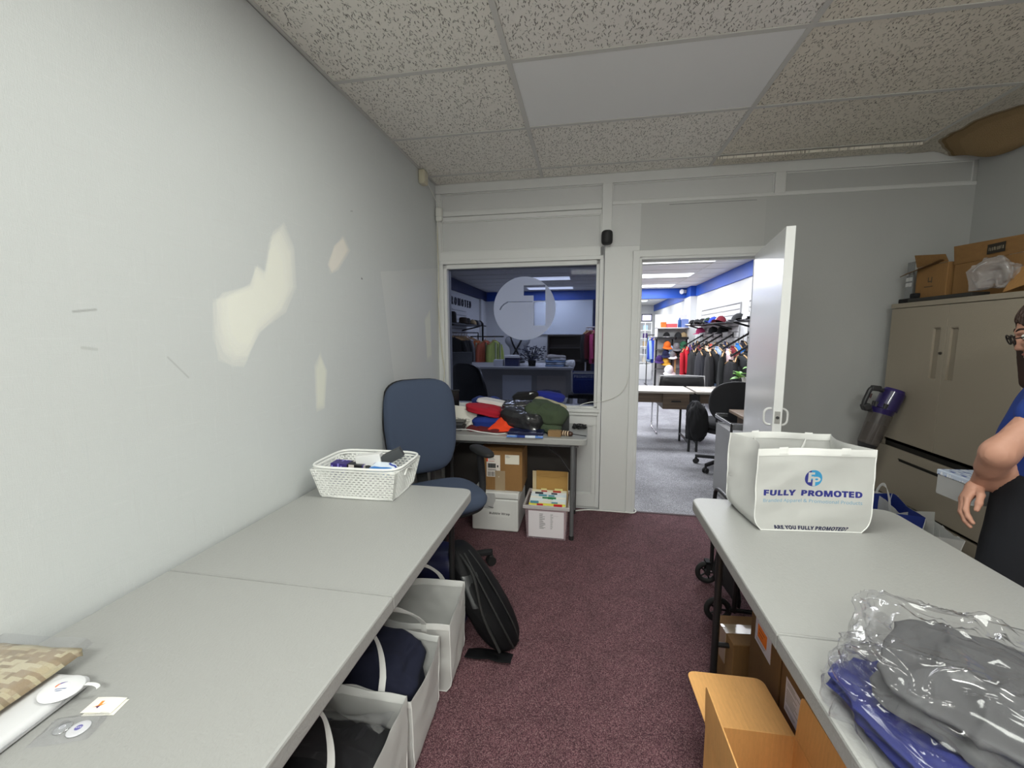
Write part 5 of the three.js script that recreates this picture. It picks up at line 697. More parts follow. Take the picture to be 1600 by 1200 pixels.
{ // cordless stick vacuum leaning against the cabinet
  const t = thing('stick_vacuum', 'purple and grey cordless stick vacuum leaning on the cabinet beside the back wall', 'vacuum', [2.02, 0, 0.3], 0.0);
  const ax = V(0.295, 1.02, 0).normalize(), base = V(0, 0.03, 0), at = (s, o = 0, z = 0) => { const n = V(ax.y, -ax.x, 0); return base.clone().addScaledVector(ax, s).addScaledVector(n, o).add(V(0, 0, z)).toArray(); };
  const mPur = mat([0.022, 0.013, 0.10], 0.3, { clearcoat: 0.6 }), mGr = mat([0.035, 0.035, 0.038], 0.4), mClear = mat([0.4, 0.36, 0.34], 0.1, { transmission: 0.8, thickness: 0 }), mDirt = mat([0.12, 0.095, 0.08], 0.9);
  obj('wand', bar(at(0.08), at(0.66), 0.017, 16), mPur, t); obj('floor_head', [bx(0.12, 0.05, 0.24, -0.02, 0.032, 0, 0.018), bar([-0.02, 0.035, -0.115], [-0.02, 0.035, 0.115], 0.034, 18), bar(at(0.02), at(0.12), 0.022, 12)], mGr, t);
  obj('bin', bar(at(0.72), at(0.93), 0.058, 26, 0.064), mClear, t); obj('dust', bar(at(0.735), at(0.86), 0.05, 20), mDirt, t); obj('shroud', bar(at(0.8), at(0.93), 0.036, 18), mGr, t); obj('bin_base', bar(at(0.66), at(0.72), 0.036, 20, 0.056), mGr, t);
  obj('motor', [bar(at(0.93), at(0.965), 0.06, 26, 0.066), bar(at(0.965, 0.01), at(1.085, 0.02), 0.066, 26, 0.062)], mPur, t); obj('filter', bar(at(1.085, 0.02), at(1.105, 0.021), 0.058, 26, 0.05), mat([0.03, 0.016, 0.12], 0.4), t);
  obj('cyclone', [0, 1, 2, 3, 4, 5].map((k) => bar(at(0.955, 0.05 * Math.cos(k), 0.05 * Math.sin(k)), at(1.0, 0.056 * Math.cos(k), 0.056 * Math.sin(k)), 0.013, 10)), mGr, t);
  obj('handle', [tube([at(1.075, -0.04), at(1.08, -0.09), at(1.07, -0.112), at(1.02, -0.118), at(0.96, -0.116), at(0.94, -0.1), at(0.935, -0.05)], 0.014, 40, 10), beam(at(1.085, -0.06), at(1.075, -0.115), 0.03, 0.036, 0.008)], mGr, t); obj('trigger', bar(at(1.04, -0.1), at(1.01, -0.1), 0.007, 8), mat([0.06, 0.012, 0.012], 0.4), t);
  obj('battery', beam(at(0.93, -0.085), at(0.965, -0.112), 0.05, 0.045, 0.01), mGr, t);
}
tote('royal blue tote standing on the floor in front of the cabinet', 0.34, 0.42, 0.17, [2.17, 0.0, 0.6], 1.45, { seed: 21, mat: mat([0.012, 0.03, 0.22], 0.7), handles: ['none', 'none'], slump: 0.03 });
tote('pale grey tote with white handles on the floor behind the blue one', 0.3, 0.4, 0.14, [2.315, 0.0, 0.5], 1.5, { seed: 24, handles: [0.11, 0.09], slump: 0.02 });
tote('white and grey tote on the floor nearest the person by the cabinet', 0.26, 0.4, 0.16, [2.2, 0.0, 0.84], 1.35, { seed: 27, handles: ['down', 'down'], slump: 0.03, flare: 0.03 });
// ------------------------------------------------------------------ the person by the cabinet
const cap = (p, a, b, ra, rb) => { const bx_ = b[0] - a[0], by = b[1] - a[1], bz = b[2] - a[2], px = p[0] - a[0], py = p[1] - a[1], pz = p[2] - a[2], t = clamp((px * bx_ + py * by + pz * bz) / (bx_ * bx_ + by * by + bz * bz)); return Math.hypot(px - t * bx_, py - t * by, pz - t * bz) - mix(ra, rb, t); };
const ell = (p, c, r) => { const x = (p[0] - c[0]) / r[0], y = (p[1] - c[1]) / r[1], z = (p[2] - c[2]) / r[2], k = Math.hypot(x, y, z); return (k - 1) * Math.min(r[0], r[1], r[2]); };
const smin = (a, b, k) => { const h = Math.max(k - Math.abs(a - b), 0) / k; return Math.min(a, b) - h * h * k * 0.25; };
const smax = (a, b, k) => -smin(-a, -b, k);
function iso(fn, c, half, N) { // surface of a signed distance field in a cube
  const mc = new MarchingCubes(N, undefined, false, false, 260000), f = mc.field; let i = 0; const h = N / 2;
  for (let z = 0; z < N; z++) for (let y = 0; y < N; y++) for (let x = 0; x < N; x++) f[i++] = -fn([c[0] + (x - h) / h * half, c[1] + (y - h) / h * half, c[2] + (z - h) / h * half]);
  mc.isolation = 0; mc.update(); const n = mc.count, P = new Float32Array(n * 3); for (let k = 0; k < n * 3; k++) P[k] = c[k % 3] + mc.positionArray[k] * half;
  let g = new THREE.BufferGeometry(); g.setAttribute('position', new THREE.BufferAttribute(P, 3)); g = mergeVertices(g, 1e-5); g.computeVertexNormals();
  g.setAttribute('uv', new THREE.BufferAttribute(new Float32Array(g.attributes.position.count * 2), 2)); return g;
}
{
  const O = [2.072, 0, 1.575], TH = -0.9, t = thing('person', 'person in a royal blue short-sleeved top, dark trousers and glasses, reaching down beside the cabinet', 'person', O, TH);
  const Lc = (x, y, z) => { const dx = x - O[0], dz = z - O[2], c = Math.cos(TH), s = Math.sin(TH); return [(dx * c - dz * s) / 1.03, y / 1.03, (dx * s + dz * c) / 1.03]; }; t.scale.setScalar(1.03); // room coordinates to the figure's own
  const J = { pel: [0.01, 0.9, 0.0], waist: [0.005, 1.0, 0], ch: [0.0, 1.15, 0], nk: [0.02, 1.26, 0], hd: [-0.005, 1.37, 0.0], sL: [0.03, 1.21, 0.16], eL: Lc(1.8, 1.03, 1.685), wL: Lc(1.864, 0.871, 1.547), sR: [0.03, 1.21, -0.16], eR: [0.06, 0.98, -0.235], wR: Lc(2.115, 0.795, 1.345), hL: [-0.005, 0.86, 0.085], kL: [-0.07, 0.48, 0.1], aL: [0.02, 0.085, 0.1], hR: [-0.005, 0.86, -0.085], kR: [-0.06, 0.46, -0.095], aR: [0.04, 0.085, -0.1] };
  const torso = (p) => { let d = cap(p, [0.05, 1.14, 0.07], [0.05, 1.14, -0.07], 0.105, 0.105); d = smin(d, cap(p, [0.02, 1.1, 0.065], [0.02, 1.1, -0.065], 0.098, 0.098), 0.08); d = smin(d, cap(p, [0.04, 1.12, 0], [-0.005, 0.95, 0], 0.113, 0.118), 0.1); d = smin(d, cap(p, [-0.01, 0.98, 0.05], [-0.01, 0.98, -0.05], 0.108, 0.108), 0.08); d = smin(d, cap(p, J.sL, J.sR, 0.058, 0.058), 0.08); return d; };
  const hips = (p) => smin(cap(p, [0.015, 0.9, 0.06], [0.015, 0.9, -0.06], 0.118, 0.118), cap(p, [0.035, 0.86, 0.07], [0.035, 0.86, -0.07], 0.11, 0.11), 0.06);
  const legs = (p) => { let d = 9; for (const [h, k, a] of [[J.hL, J.kL, J.aL], [J.hR, J.kR, J.aR]]) { d = smin(d, smin(cap(p, h, k, 0.105, 0.062), smin(cap(p, k, a, 0.06, 0.04), cap(p, [k[0] + 0.035, k[1] - 0.1, k[2]], [a[0] + 0.01, a[1] + 0.12, a[2]], 0.045, 0.03), 0.05), 0.03), 0.02); } return d; };
  const arms = (p) => { let d = 9; for (const [s, e, w] of [[J.sL, J.eL, J.wL], [J.sR, J.eR, J.wR]]) d = Math.min(d, smin(cap(p, s, e, 0.052, 0.039), smin(cap(p, e, w, 0.038, 0.026), cap(p, [mix(e[0], w[0], 0.1), mix(e[1], w[1], 0.1), mix(e[2], w[2], 0.1)], [mix(e[0], w[0], 0.45), mix(e[1], w[1], 0.45), mix(e[2], w[2], 0.45)], 0.039, 0.034), 0.03), 0.03)); return d; };
  const upperArms = (p) => Math.min(cap(p, J.sL, [mix(J.sL[0], J.eL[0], 0.36), mix(J.sL[1], J.eL[1], 0.36), mix(J.sL[2], J.eL[2], 0.36)], 0.062, 0.062), cap(p, J.sR, [mix(J.sR[0], J.eR[0], 0.62), mix(J.sR[1], J.eR[1], 0.62), mix(J.sR[2], J.eR[2], 0.62)], 0.062, 0.062));
  const neck = (p) => cap(p, J.nk, J.hd, 0.052, 0.048);
  const foot = (p) => Math.min(cap(p, J.aL, [J.aL[0] - 0.12, 0.04, J.aL[2]], 0.038, 0.03), cap(p, J.aR, [J.aR[0] - 0.12, 0.04, J.aR[2]], 0.038, 0.03));
  const body = (p) => { let d = smin(torso(p), hips(p), 0.08); d = smin(d, legs(p), 0.05); d = smin(d, arms(p), 0.05); d = smin(d, neck(p), 0.04); return smin(d, foot(p), 0.03); };
  const skin = mat([0.52, 0.27, 0.19], 0.55, { sheen: 0.2 }), parts = [iso(body, [0, 0.72, 0], 0.78, 120)];
  // hands: wrist at the origin, fingers along +y, thumb on the +x side, palm facing +z
  const hand = (curl, spread) => {
    const F = [[0.03, 0.082, 0.042, 0.026, 0.02, 0.0088], [0.0105, 0.088, 0.046, 0.029, 0.021, 0.0092], [-0.0095, 0.084, 0.043, 0.027, 0.02, 0.0088], [-0.028, 0.074, 0.033, 0.021, 0.018, 0.0078]], segs = [];
    F.forEach(([x, y, a, b, c, r], i) => { let q = [x * 0.8, y - 0.03, 0], ang = 0.12, sx = (x - 0.005) * spread * 6; const add = (L, da, ra, rb) => { ang += da; const e = [q[0] + sx * L, q[1] + L * Math.cos(ang), q[2] + L * Math.sin(ang)]; segs.push([q, e, ra, rb]); q = e; }; add(0.032, 0, r, r); add(a, curl * 0.7 + i * 0.06, r, r * 0.95); add(b, curl, r * 0.95, r * 0.88); add(c, curl * 0.7, r * 0.88, r * 0.72); });
    segs.push([[0.018, 0.022, 0.004], [0.044, 0.052, 0.016], 0.013, 0.011]); segs.push([[0.044, 0.052, 0.016], [0.052, 0.084, 0.027], 0.0108, 0.0098]); segs.push([[0.052, 0.084, 0.027], [0.048, 0.106, 0.036], 0.0096, 0.0078]);
    return iso((p) => { let d = smin(cap(p, [0.014, 0.03, 0], [0.017, 0.075, 0.003], 0.015, 0.0125), cap(p, [-0.012, 0.03, 0], [-0.018, 0.07, 0.003], 0.015, 0.0115), 0.02); d = smin(d, cap(p, [0, 0.025, 0], [0, 0.075, 0.002], 0.0155, 0.0125), 0.02); d = smin(d, cap(p, [0, -0.02, 0], [0, 0.02, 0], 0.026, 0.021), 0.02); for (const [a, b, ra, rb] of segs) d = smin(d, cap(p, a, b, ra, rb), 0.006); return d; }, [0.01, 0.075, 0.02], 0.12, 80);
  };
  const orient = (g, pos, yd, zd, mirror) => { const y = V(...yd).normalize(), x = y.clone().cross(V(...zd)).normalize(), z = x.clone().cross(y), m = new THREE.Matrix4().makeBasis(x, y, z).setPosition(...pos); if (mirror) { g.scale(-1, 1, 1); const ix = g.index.array; for (let i = 0; i < ix.length; i += 3) { const q = ix[i]; ix[i] = ix[i + 1]; ix[i + 1] = q; } } g.applyMatrix4(m); g.computeVertexNormals(); return g; };
  parts.push(orient(hand(0.42, 0.6), J.wL, Lc(O[0] - 0.42, 0.0, O[2] + 0.1).map((q, i) => i === 1 ? -0.42 : q), [0.75, -0.1, -0.5], false));
  parts.push(orient(hand(0.3, 0.4), J.wR, [-0.6, -0.42, 0.6], [-0.3, 0.9, 0.3], true));
  // head: built facing +z about its own centre, then turned
  const hm = new THREE.Matrix4().makeRotationFromEuler(new THREE.Euler(0.34, -1.2, 0, 'YXZ')).setPosition(-0.042, 1.41, 0.008);
  const headF = (p) => {
    const x = Math.abs(p[0]), q = [x, p[1], p[2]]; let d = ell(p, [0, 0.03, -0.012], [0.076, 0.088, 0.094]); d = smin(d, ell(p, [0, -0.035, 0.022], [0.058, 0.072, 0.066]), 0.04); d = smin(d, ell(p, [0, -0.088, 0.055], [0.026, 0.022, 0.026]), 0.035);
    d = smin(d, ell(q, [0.042, -0.022, 0.052], [0.024, 0.022, 0.026]), 0.03); d = smax(d, -ell(q, [0.031, 0.006, 0.096], [0.019, 0.013, 0.02]), 0.014); d = smin(d, cap(q, [0.012, 0.024, 0.083], [0.044, 0.024, 0.07], 0.007, 0.006), 0.014);
    d = smin(d, cap(p, [0, 0.008, 0.086], [0, -0.032, 0.1], 0.0065, 0.0085), 0.012); d = smin(d, ell(q, [0.01, -0.035, 0.09], [0.0075, 0.007, 0.009]), 0.008); d = smin(d, ell(p, [0, -0.058, 0.086], [0.022, 0.0055, 0.009]), 0.007); d = smin(d, ell(p, [0, -0.068, 0.084], [0.019, 0.0065, 0.009]), 0.007); d = smax(d, -cap(q, [0, -0.0625, 0.097], [0.019, -0.062, 0.088], 0.0016, 0.0012), 0.003);
    d = smin(d, ell(q, [0.078, -0.008, -0.012], [0.008, 0.03, 0.018]), 0.008); return smin(d, cap(p, [0, -0.06, -0.015], [0, -0.13, -0.03], 0.05, 0.05), 0.03);
  };
  const hg = iso(headF, [0, -0.01, 0.0], 0.15, 90); hg.applyMatrix4(hm); parts.push(hg);
  const b = obj('body', merge(parts.map((g) => { g.computeVertexNormals(); return g; })), skin, t);
  const inHead = (n, g, m, l) => { g.applyMatrix4(hm); g.computeVertexNormals(); return obj(n, g, m, b, l); };
  for (const s of [-1, 1]) inHead('eye', new THREE.SphereGeometry(0.0115, 18, 12).translate(s * 0.031, 0.005, 0.076), mat([0.75, 0.73, 0.7], 0.2)), inHead('iris', new THREE.SphereGeometry(0.0055, 14, 10).translate(s * 0.031, 0.004, 0.0833), mat([0.06, 0.035, 0.02], 0.2));
  inHead('lips', merge([ (() => { const g = new THREE.SphereGeometry(1, 20, 12); g.scale(0.021, 0.005, 0.007); return g.translate(0, -0.0575, 0.0895); })(), (() => { const g = new THREE.SphereGeometry(1, 20, 12); g.scale(0.018, 0.006, 0.007); return g.translate(0, -0.068, 0.0875); })() ]), mat([0.42, 0.13, 0.11], 0.4));
  const brown = mat([0.035, 0.016, 0.01], 0.6);
  for (const s of [-1, 1]) inHead('eyebrow', tube([[s * 0.013, 0.03, 0.089], [s * 0.03, 0.036, 0.083], [s * 0.046, 0.031, 0.07]], 0.0035, 12, 6), brown);
  const hair = (p) => { // cap of hair with a side parting and two long falls in front of the shoulders
    const x = Math.abs(p[0]), q = [x, p[1], p[2]]; let d = ell(p, [0, 0.04, -0.022], [0.092, 0.094, 0.106]); d = smin(d, cap(q, [0.076, 0.045, 0.0], [0.086, -0.16, 0.055], 0.026, 0.034), 0.03); d = smin(d, cap(q, [0.07, 0.0, -0.05], [0.075, -0.17, -0.06], 0.04, 0.045), 0.04); d = smin(d, cap(p, [0, 0, -0.085], [0, -0.17, -0.085], 0.05, 0.05), 0.05);
    d = smax(d, -ell(p, [0, -0.025, 0.098], [0.072, 0.086, 0.072]), 0.016); d = smin(d, cap(q, [0.062, 0.07, 0.045], [0.082, -0.02, 0.07], 0.018, 0.018), 0.02); d = smin(d, cap(q, [0.082, -0.02, 0.07], [0.08, -0.17, 0.085], 0.018, 0.03), 0.02); return d + 0.003 * Math.sin(Math.atan2(p[0], p[2] + 0.02) * 46 + p[1] * 12);
  };
  inHead('hair', iso(hair, [0, -0.05, -0.01], 0.2, 88), brown);
  const gl = []; for (const s of [-1, 1]) { gl.push(new THREE.TorusGeometry(0.021, 0.0024, 8, 28).scale(1.15, 0.85, 1).translate(s * 0.032, 0.004, 0.108), tube([[s * 0.056, 0.008, 0.106], [s * 0.074, 0.008, 0.09], [s * 0.084, 0.004, 0.0], [s * 0.084, -0.012, -0.03]], 0.0022, 20, 6)); } gl.push(tube([[-0.009, 0.007, 0.11], [0, 0.009, 0.113], [0.009, 0.007, 0.11]], 0.0022, 10, 6));
  inHead('glasses', merge(gl), mat([0.012, 0.009, 0.008], 0.3));
  // clothes
  const shirtF = (p) => { let d = smin(smin(torso(p), smax(hips(p), 0.86 - p[1], 0.01), 0.07) - 0.013, upperArms(p) - 0.004, 0.03); d += 0.004 * fbm(p[0] * 12 + 4, p[1] * 9, p[2] * 12, 2); d = smax(d, 0.865 - p[1], 0.006); d = smax(d, -cap(p, [0.01, 1.265, 0], [-0.02, 1.4, 0], 0.062, 0.075), 0.01); return d; };
  obj('shirt', iso(shirtF, [0, 1.07, 0], 0.3, 96), mat([0.012, 0.042, 0.25], 0.8, { bumpMap: rep(weaveN, 1), bumpScale: 0.0003 }), b);
  const pantF = (p) => { let d = smin(hips(p), legs(p) - 0.002, 0.04) - 0.012 + 0.004 * fbm(p[0] * 11, p[1] * 8, p[2] * 11, 2); d = smax(d, p[1] - 0.955, 0.006); return smax(d, 0.075 - p[1], 0.006); };
  obj('trousers', iso(pantF, [0, 0.5, 0], 0.5, 100), mat([0.010, 0.011, 0.016], 0.85), b);
  for (const a of [J.aL, J.aR]) obj('shoe', iso((p) => { let d = smin(cap(p, [a[0] + 0.02, 0.055, a[2]], [a[0] - 0.1, 0.042, a[2]], 0.046, 0.04), cap(p, [a[0] - 0.06, 0.04, a[2]], [a[0] - 0.15, 0.036, a[2] + 0.004], 0.042, 0.034), 0.03); d = smin(d, cap(p, [a[0], 0.07, a[2]], [a[0] + 0.003, 0.1, a[2]], 0.046, 0.044), 0.03); return smax(d, 0.002 - p[1], 0.004); }, [a[0] - 0.05, 0.08, a[2]], 0.17, 60), mBlackSoft, b);
}
{ // shallow bin of printed packs held in front of the person
  const c = [1.99, 0.755, 1.4], t = thing('storage_bin', 'clear shallow bin with blue and white printed strip held in front of the cabinet', 'bin', c, 0.06), cl = mat([0.8, 0.8, 0.8], 0.15, { transmission: 0.6, thickness: 0 });
  obj('body', [b2(-0.105, 0.105, 0, 0.004, -0.07, 0.07), b2(-0.107, -0.104, 0, 0.085, -0.07, 0.07), b2(0.104, 0.107, 0, 0.085, -0.07, 0.07), b2(-0.105, 0.105, 0, 0.085, -0.072, -0.069), b2(-0.105, 0.105, 0, 0.085, 0.069, 0.072)], cl, t);
  const st = texCanvas(256, 48, (g, w, h) => { seed = 71; g.fillStyle = '#c9d4e8'; g.fillRect(0, 0, w, h); for (let i = 0; i < 22; i++) { g.fillStyle = rnd() < 0.5 ? '#4560a8' : '#eef2fa'; g.fillRect(i * 12, rr(0, 20), rr(5, 12), rr(14, 30)); } });
  obj('lid_rim', b2(-0.11, 0.11, 0.083, 0.106, -0.075, 0.075, 0.004), mat(0xffffff, 0.4, { map: rep(st, 1 / 0.22, 1 / 0.05) }), t);
  solo('packet', lump(0.19, 0.07, 0.12, 0.5, (x, y, z) => 0.008 * fbm(x * 20, y * 20, z * 20, 3), 36, 18), mat([0.72, 0.72, 0.74], 0.4), 'white packet lying inside the held bin', 'packet', [c[0], c[1] + 0.006, c[2]], 0.06);
}
// ------------------------------------------------------------------ the shop beyond: shell
const SX0 = -2.5, SX1 = 3.02, SZ = -14.5;
const mShop = mat([0.66, 0.665, 0.66], 0.6), mBlueP = mat([0.012, 0.075, 0.42], 0.5), mNavyP = mat([0.012, 0.02, 0.085], 0.6);
{
  const f = struct('floor_shop'); obj('carpet', b2(SX0 - 0.1, SX1 + 0.1, -0.1, 0, SZ - 0.1, 0), mGreyCarpet, f, 'grey flecked carpet of the shop');
  const r = struct('wall_shop_right'); obj('wallcovering', b2(SX1, SX1 + 0.12, -0.1, H + 0.2, SZ, -WT), mShop, r); obj('blue_band', b2(SX1 - 0.035, SX1, 2.405, H, -8.27, -WT, 0.004), mBlueP, r); obj('blue_band', b2(SX1 - 0.035, SX1, 2.405, H, SZ, -8.45, 0.004), mBlueP, r); obj('pilaster', b2(SX1 - 0.16, SX1, 0, 2.405, -8.45, -7.75, 0.01), mShop, r); obj('blue_band', b2(SX1 - 0.16, SX1, 2.405, H, -8.27, -7.75, 0.004), mBlueP, r);
  const l = struct('wall_shop_left'); obj('wallcovering', b2(SX0 - 0.12, SX0, -0.1, H + 0.2, -8.45, -WT), mShop, l); obj('blue_band', b2(SX0, SX0 + 0.035, 2.405, H, -8.3, -WT, 0.004), mNavyP, l); obj('pilaster', b2(SX0, SX0 + 0.06, 0, 2.405, -7.8, -7.55, 0.01), mShop, l);
  const b = struct('wall_shop_back'); obj('wallcovering', b2(SX0 - 0.12, SX1 + 0.12, -0.1, H + 0.2, SZ - 0.12, SZ), mShop, b);
  const p = struct('wall_shop_middle'); obj('wallcovering', b2(SX0, 0.3, 0, 2.405, -8.45, -8.33), mShop, p); obj('wallcovering', b2(0.3, 0.78, 0, 2.405, -8.45, -8.33), mNavyP, p); obj('blue_beam', b2(SX0, SX1 - 0.035, 2.405, H, -8.45, -8.27, 0.004), mBlueP, p); obj('wallcovering', b2(0.66, 0.78, 0, 2.405, SZ, -8.45), mShop, p);
  const c = struct('ceiling_shop'), tl = []; const mT = mat([0.74, 0.73, 0.71], 0.9);
  obj('deck', b2(SX0 - 0.1, SX1 + 0.1, H + 0.05, H + 0.1, SZ - 0.1, -WT), mT, c);
  const gx = [SX0, -2.44, -1.22, 0, T, 2 * T, SX1], gz = []; for (let z = -WT; z > SZ; z -= U) gz.push(z); gz.push(SZ);
  for (let j = 0; j < gz.length - 1; j++) for (let i = 0; i < gx.length - 1; i++) if (!SHOP_LIGHTS.some((q) => q[0] > gx[i] && q[0] < gx[i + 1] && Math.abs((gz[j] + gz[j + 1]) / 2 - q[1]) < 0.3)) tl.push(b2(gx[i] + 0.01, gx[i + 1] - 0.01, H + 0.001, H + 0.014, gz[j + 1] + 0.01, gz[j] - 0.01));
  tag(obj('ceiling_tiles', tl, mT, c), null, null, null, 'stuff');
  const gb = []; for (const x of gx.slice(1, -1)) gb.push(b2(x - 0.012, x + 0.012, H - 0.004, H, SZ, -WT)); for (const z of gz.slice(1, -1)) gb.push(b2(SX0, SX1, H - 0.0035, H + 0.0005, z - 0.012, z + 0.012)); tag(obj('grid_bars', gb, mGrid, c), null, null, null, 'stuff');
}
SHOP_LIGHTS.forEach(([x, z, w, d]) => {
  const t = thing('shop_light', `lit fluorescent panel ${['first', 'second', 'third', 'fourth', 'fifth', 'sixth'][[-2.09, -3.92, -5.75, -7.58, -10, -12.2].findIndex((q) => Math.abs(q - z) < 0.01)]} from the near wall, ${x < 0 ? 'over the counter side' : 'over the jacket side'} of the shop`, 'ceiling light', [x, H, z]);
  obj('frame', [b2(-w / 2 - 0.03, w / 2 + 0.03, -0.006, 0.02, -d / 2 - 0.03, -d / 2), b2(-w / 2 - 0.03, w / 2 + 0.03, -0.006, 0.02, d / 2, d / 2 + 0.03), b2(-w / 2 - 0.03, -w / 2, -0.006, 0.02, -d / 2, d / 2), b2(w / 2, w / 2 + 0.03, -0.006, 0.02, -d / 2, d / 2)], mWhite, t);
  obj('diffuser', b2(-w / 2, w / 2, -0.003, 0.012, -d / 2, d / 2), mat(0xffffff, 0.5, { emissive: new THREE.Color(0xf4f8ff), emissiveIntensity: 3 }), t);
  const L = new THREE.RectAreaLight(0xf6f9ff, SHOP_LIGHT, w, d); L.position.set(0, -0.01, 0); L.rotation.x = -Math.PI / 2; t.add(L);
});
// ------------------------------------------------------------------ garments, hangers, caps
const mHang = mat([0.50, 0.31, 0.14], 0.5);
const jacketBody = (len, flare, th, s) => { // closed soft tube, wide along x, hung from the hook at the origin
  const N = 28, M = 16, pos = [], idx = [], uv = [];
  for (let j = 0; j <= M; j++) { const v = j / M, y = -0.075 - len * v ** 1.15 - (v < 0.001 ? 0 : 0); const w = v < 0.18 ? mix(0.06, 0.205, sm(v / 0.18)) : mix(0.205, 0.215 + flare, (v - 0.18) / 0.82), t = mix(0.035, th, Math.min(1, v * 3)); for (let i = 0; i < N; i++) { const a = i / N * 6.2832, k = 1 + 0.1 * v * Math.sin(a * 7 + s * 2) + 0.05 * noise3(a * 2, v * 4, s); pos.push(Math.cos(a) * w * k, y + 0.02 * v * noise3(a * 1.5, s, 2), Math.sin(a) * t * k); uv.push(i / N, v); } }
  for (let j = 0; j < M; j++) for (let i = 0; i < N; i++) { const a = j * N + i, b = j * N + (i + 1) % N; idx.push(a, b, a + N, b, b + N, a + N); }
  const c0 = pos.length / 3; pos.push(0, -0.07, 0); uv.push(0, 0); const c1 = c0 + 1; pos.push(0, -0.075 - len * 0.97, 0); uv.push(0, 1); for (let i = 0; i < N; i++) { idx.push(c0, (i + 1) % N, i, c1, M * N + i, M * N + (i + 1) % N); }
  const g = new THREE.BufferGeometry(); g.setAttribute('position', new THREE.Float32BufferAttribute(pos, 3)); g.setAttribute('uv', new THREE.Float32BufferAttribute(uv, 2)); g.setIndex(idx); g.computeVertexNormals(); return g;
};
const garmentKinds = [[0.66, 0.03, 0.06], [0.6, 0.06, 0.075], [0.7, 0.05, 0.065]].map(([len, fl, th], k) => ({ body: jacketBody(len, fl, th, k + 1), sl: [-1, 1].map((s) => { const g = tube([[s * 0.19, -0.15, 0], [s * 0.235, -0.3, 0.01], [s * 0.245, -0.5, 0.02], [s * 0.235, -0.66, 0.03]], 0.045, 14, 9); return g; }), col: tube([[-0.06, -0.08, 0.02], [-0.03, -0.06, -0.02], [0.03, -0.06, -0.02], [0.06, -0.08, 0.02], [0.0, -0.12, 0.04]], 0.014, 22, 6, true), zip: b2(-0.004, 0.004, -0.6, -0.12, th * 1.0, th * 1.0 + 0.008, 0.002) }));
const hangerG = merge([tube([[-0.19, -0.13, 0], [-0.1, -0.085, 0], [0, -0.06, 0], [0.1, -0.085, 0], [0.19, -0.13, 0]], 0.012, 20, 7), bar([0, -0.065, 0], [0, -0.02, 0], 0.004, 6), tube([[0, -0.02, 0], [0.012, -0.008, 0], [0.012, 0.006, 0], [0, 0.012, 0], [-0.01, 0.004, 0]], 0.0035, 14, 6)]);
const gProtos = {};
function garment(name, label, category, kind, c, p, turn, group) {
  const key = name + kind; let t;
  if (!gProtos[key]) { const q = garmentKinds[kind]; t = thing(name, label, category, p, turn, group); const m = cloth(c, 0.85); obj('garment_body', q.body, m, t); q.sl.forEach((g) => obj('sleeve', g, m, t)); obj('collar', q.col, m, t); obj('zip', q.zip, mFoam, t); obj('hanger', hangerG, mHang, t, 'tan wooden hanger'); gProtos[key] = t; }
  else { t = copy(gProtos[key], p, turn, label, null); delete t.userData.group; if (group) t.userData.group = group; const m = cloth(c, 0.85); t.children.forEach((o) => { if (['garment_body', 'sleeve', 'collar'].includes(o.name)) o.material = m; }); }
  return t;
}
const capCrown = (() => { const g = new THREE.SphereGeometry(0.092, 24, 12, 0, 6.2832, 0, 1.62), p = g.attributes.position; for (let i = 0; i < p.count; i++) { const x = p.getX(i), y = p.getY(i), z = p.getZ(i); p.setXYZ(i, x * 0.92, y * (1.25 + 0.12 * (z > 0 ? z / 0.09 : 0)), z * 1.08); } g.computeVertexNormals(); return g; })();
const capBrim = sheet((u, v) => { const a = (u - 0.5) * 2.3, r = 0.09 + 0.075 * v * Math.cos(a * 0.75); return [Math.sin(a) * r * 0.95, 0.006 - 0.018 * Math.sin(a) ** 2 * v - 0.012 * v, Math.cos(a) * r * 1.05]; }, 16, 6, 0.004), capButton = new THREE.SphereGeometry(0.008, 8, 6).translate(0, 0.117, 0);
let capProto = null;
function capAt(label, crown, brim, p, turn, rx = 0, group) {
  let t; if (!capProto) { t = thing('cap', label, 'cap', p, turn, group); obj('crown', capCrown, cloth(crown), t); obj('brim', capBrim, cloth(brim), t); obj('button', capButton, cloth(brim), t); capProto = t; }
  else { t = copy(capProto, p, turn, label); if (group) t.userData.group = group; t.children[0].material = cloth(crown); t.children[1].material = cloth(brim); t.children[2].material = cloth(brim); }
  t.rotation.x = rx; t.rotation.order = 'YXZ'; return t;
}
const K = { black: [0.007, 0.007, 0.008], charcoal: [0.018, 0.019, 0.021], grey: [0.2, 0.2, 0.21], red: [0.55, 0.012, 0.03], purple: [0.05, 0.02, 0.12], navy: [0.012, 0.016, 0.06], cream: [0.7, 0.63, 0.5], white: [0.82, 0.82, 0.82], blue: [0.02, 0.06, 0.45], sky: [0.03, 0.24, 0.75], maroon: [0.16, 0.012, 0.025], orange: [0.8, 0.17, 0.02], coral: [0.65, 0.14, 0.08], 'pale blue': [0.35, 0.5, 0.7], green: [0.03, 0.14, 0.07], tan: [0.42, 0.31, 0.17], pink: [0.7, 0.08, 0.25], yellow: [0.75, 0.42, 0.05], 'dark green': [0.012, 0.03, 0.02] };
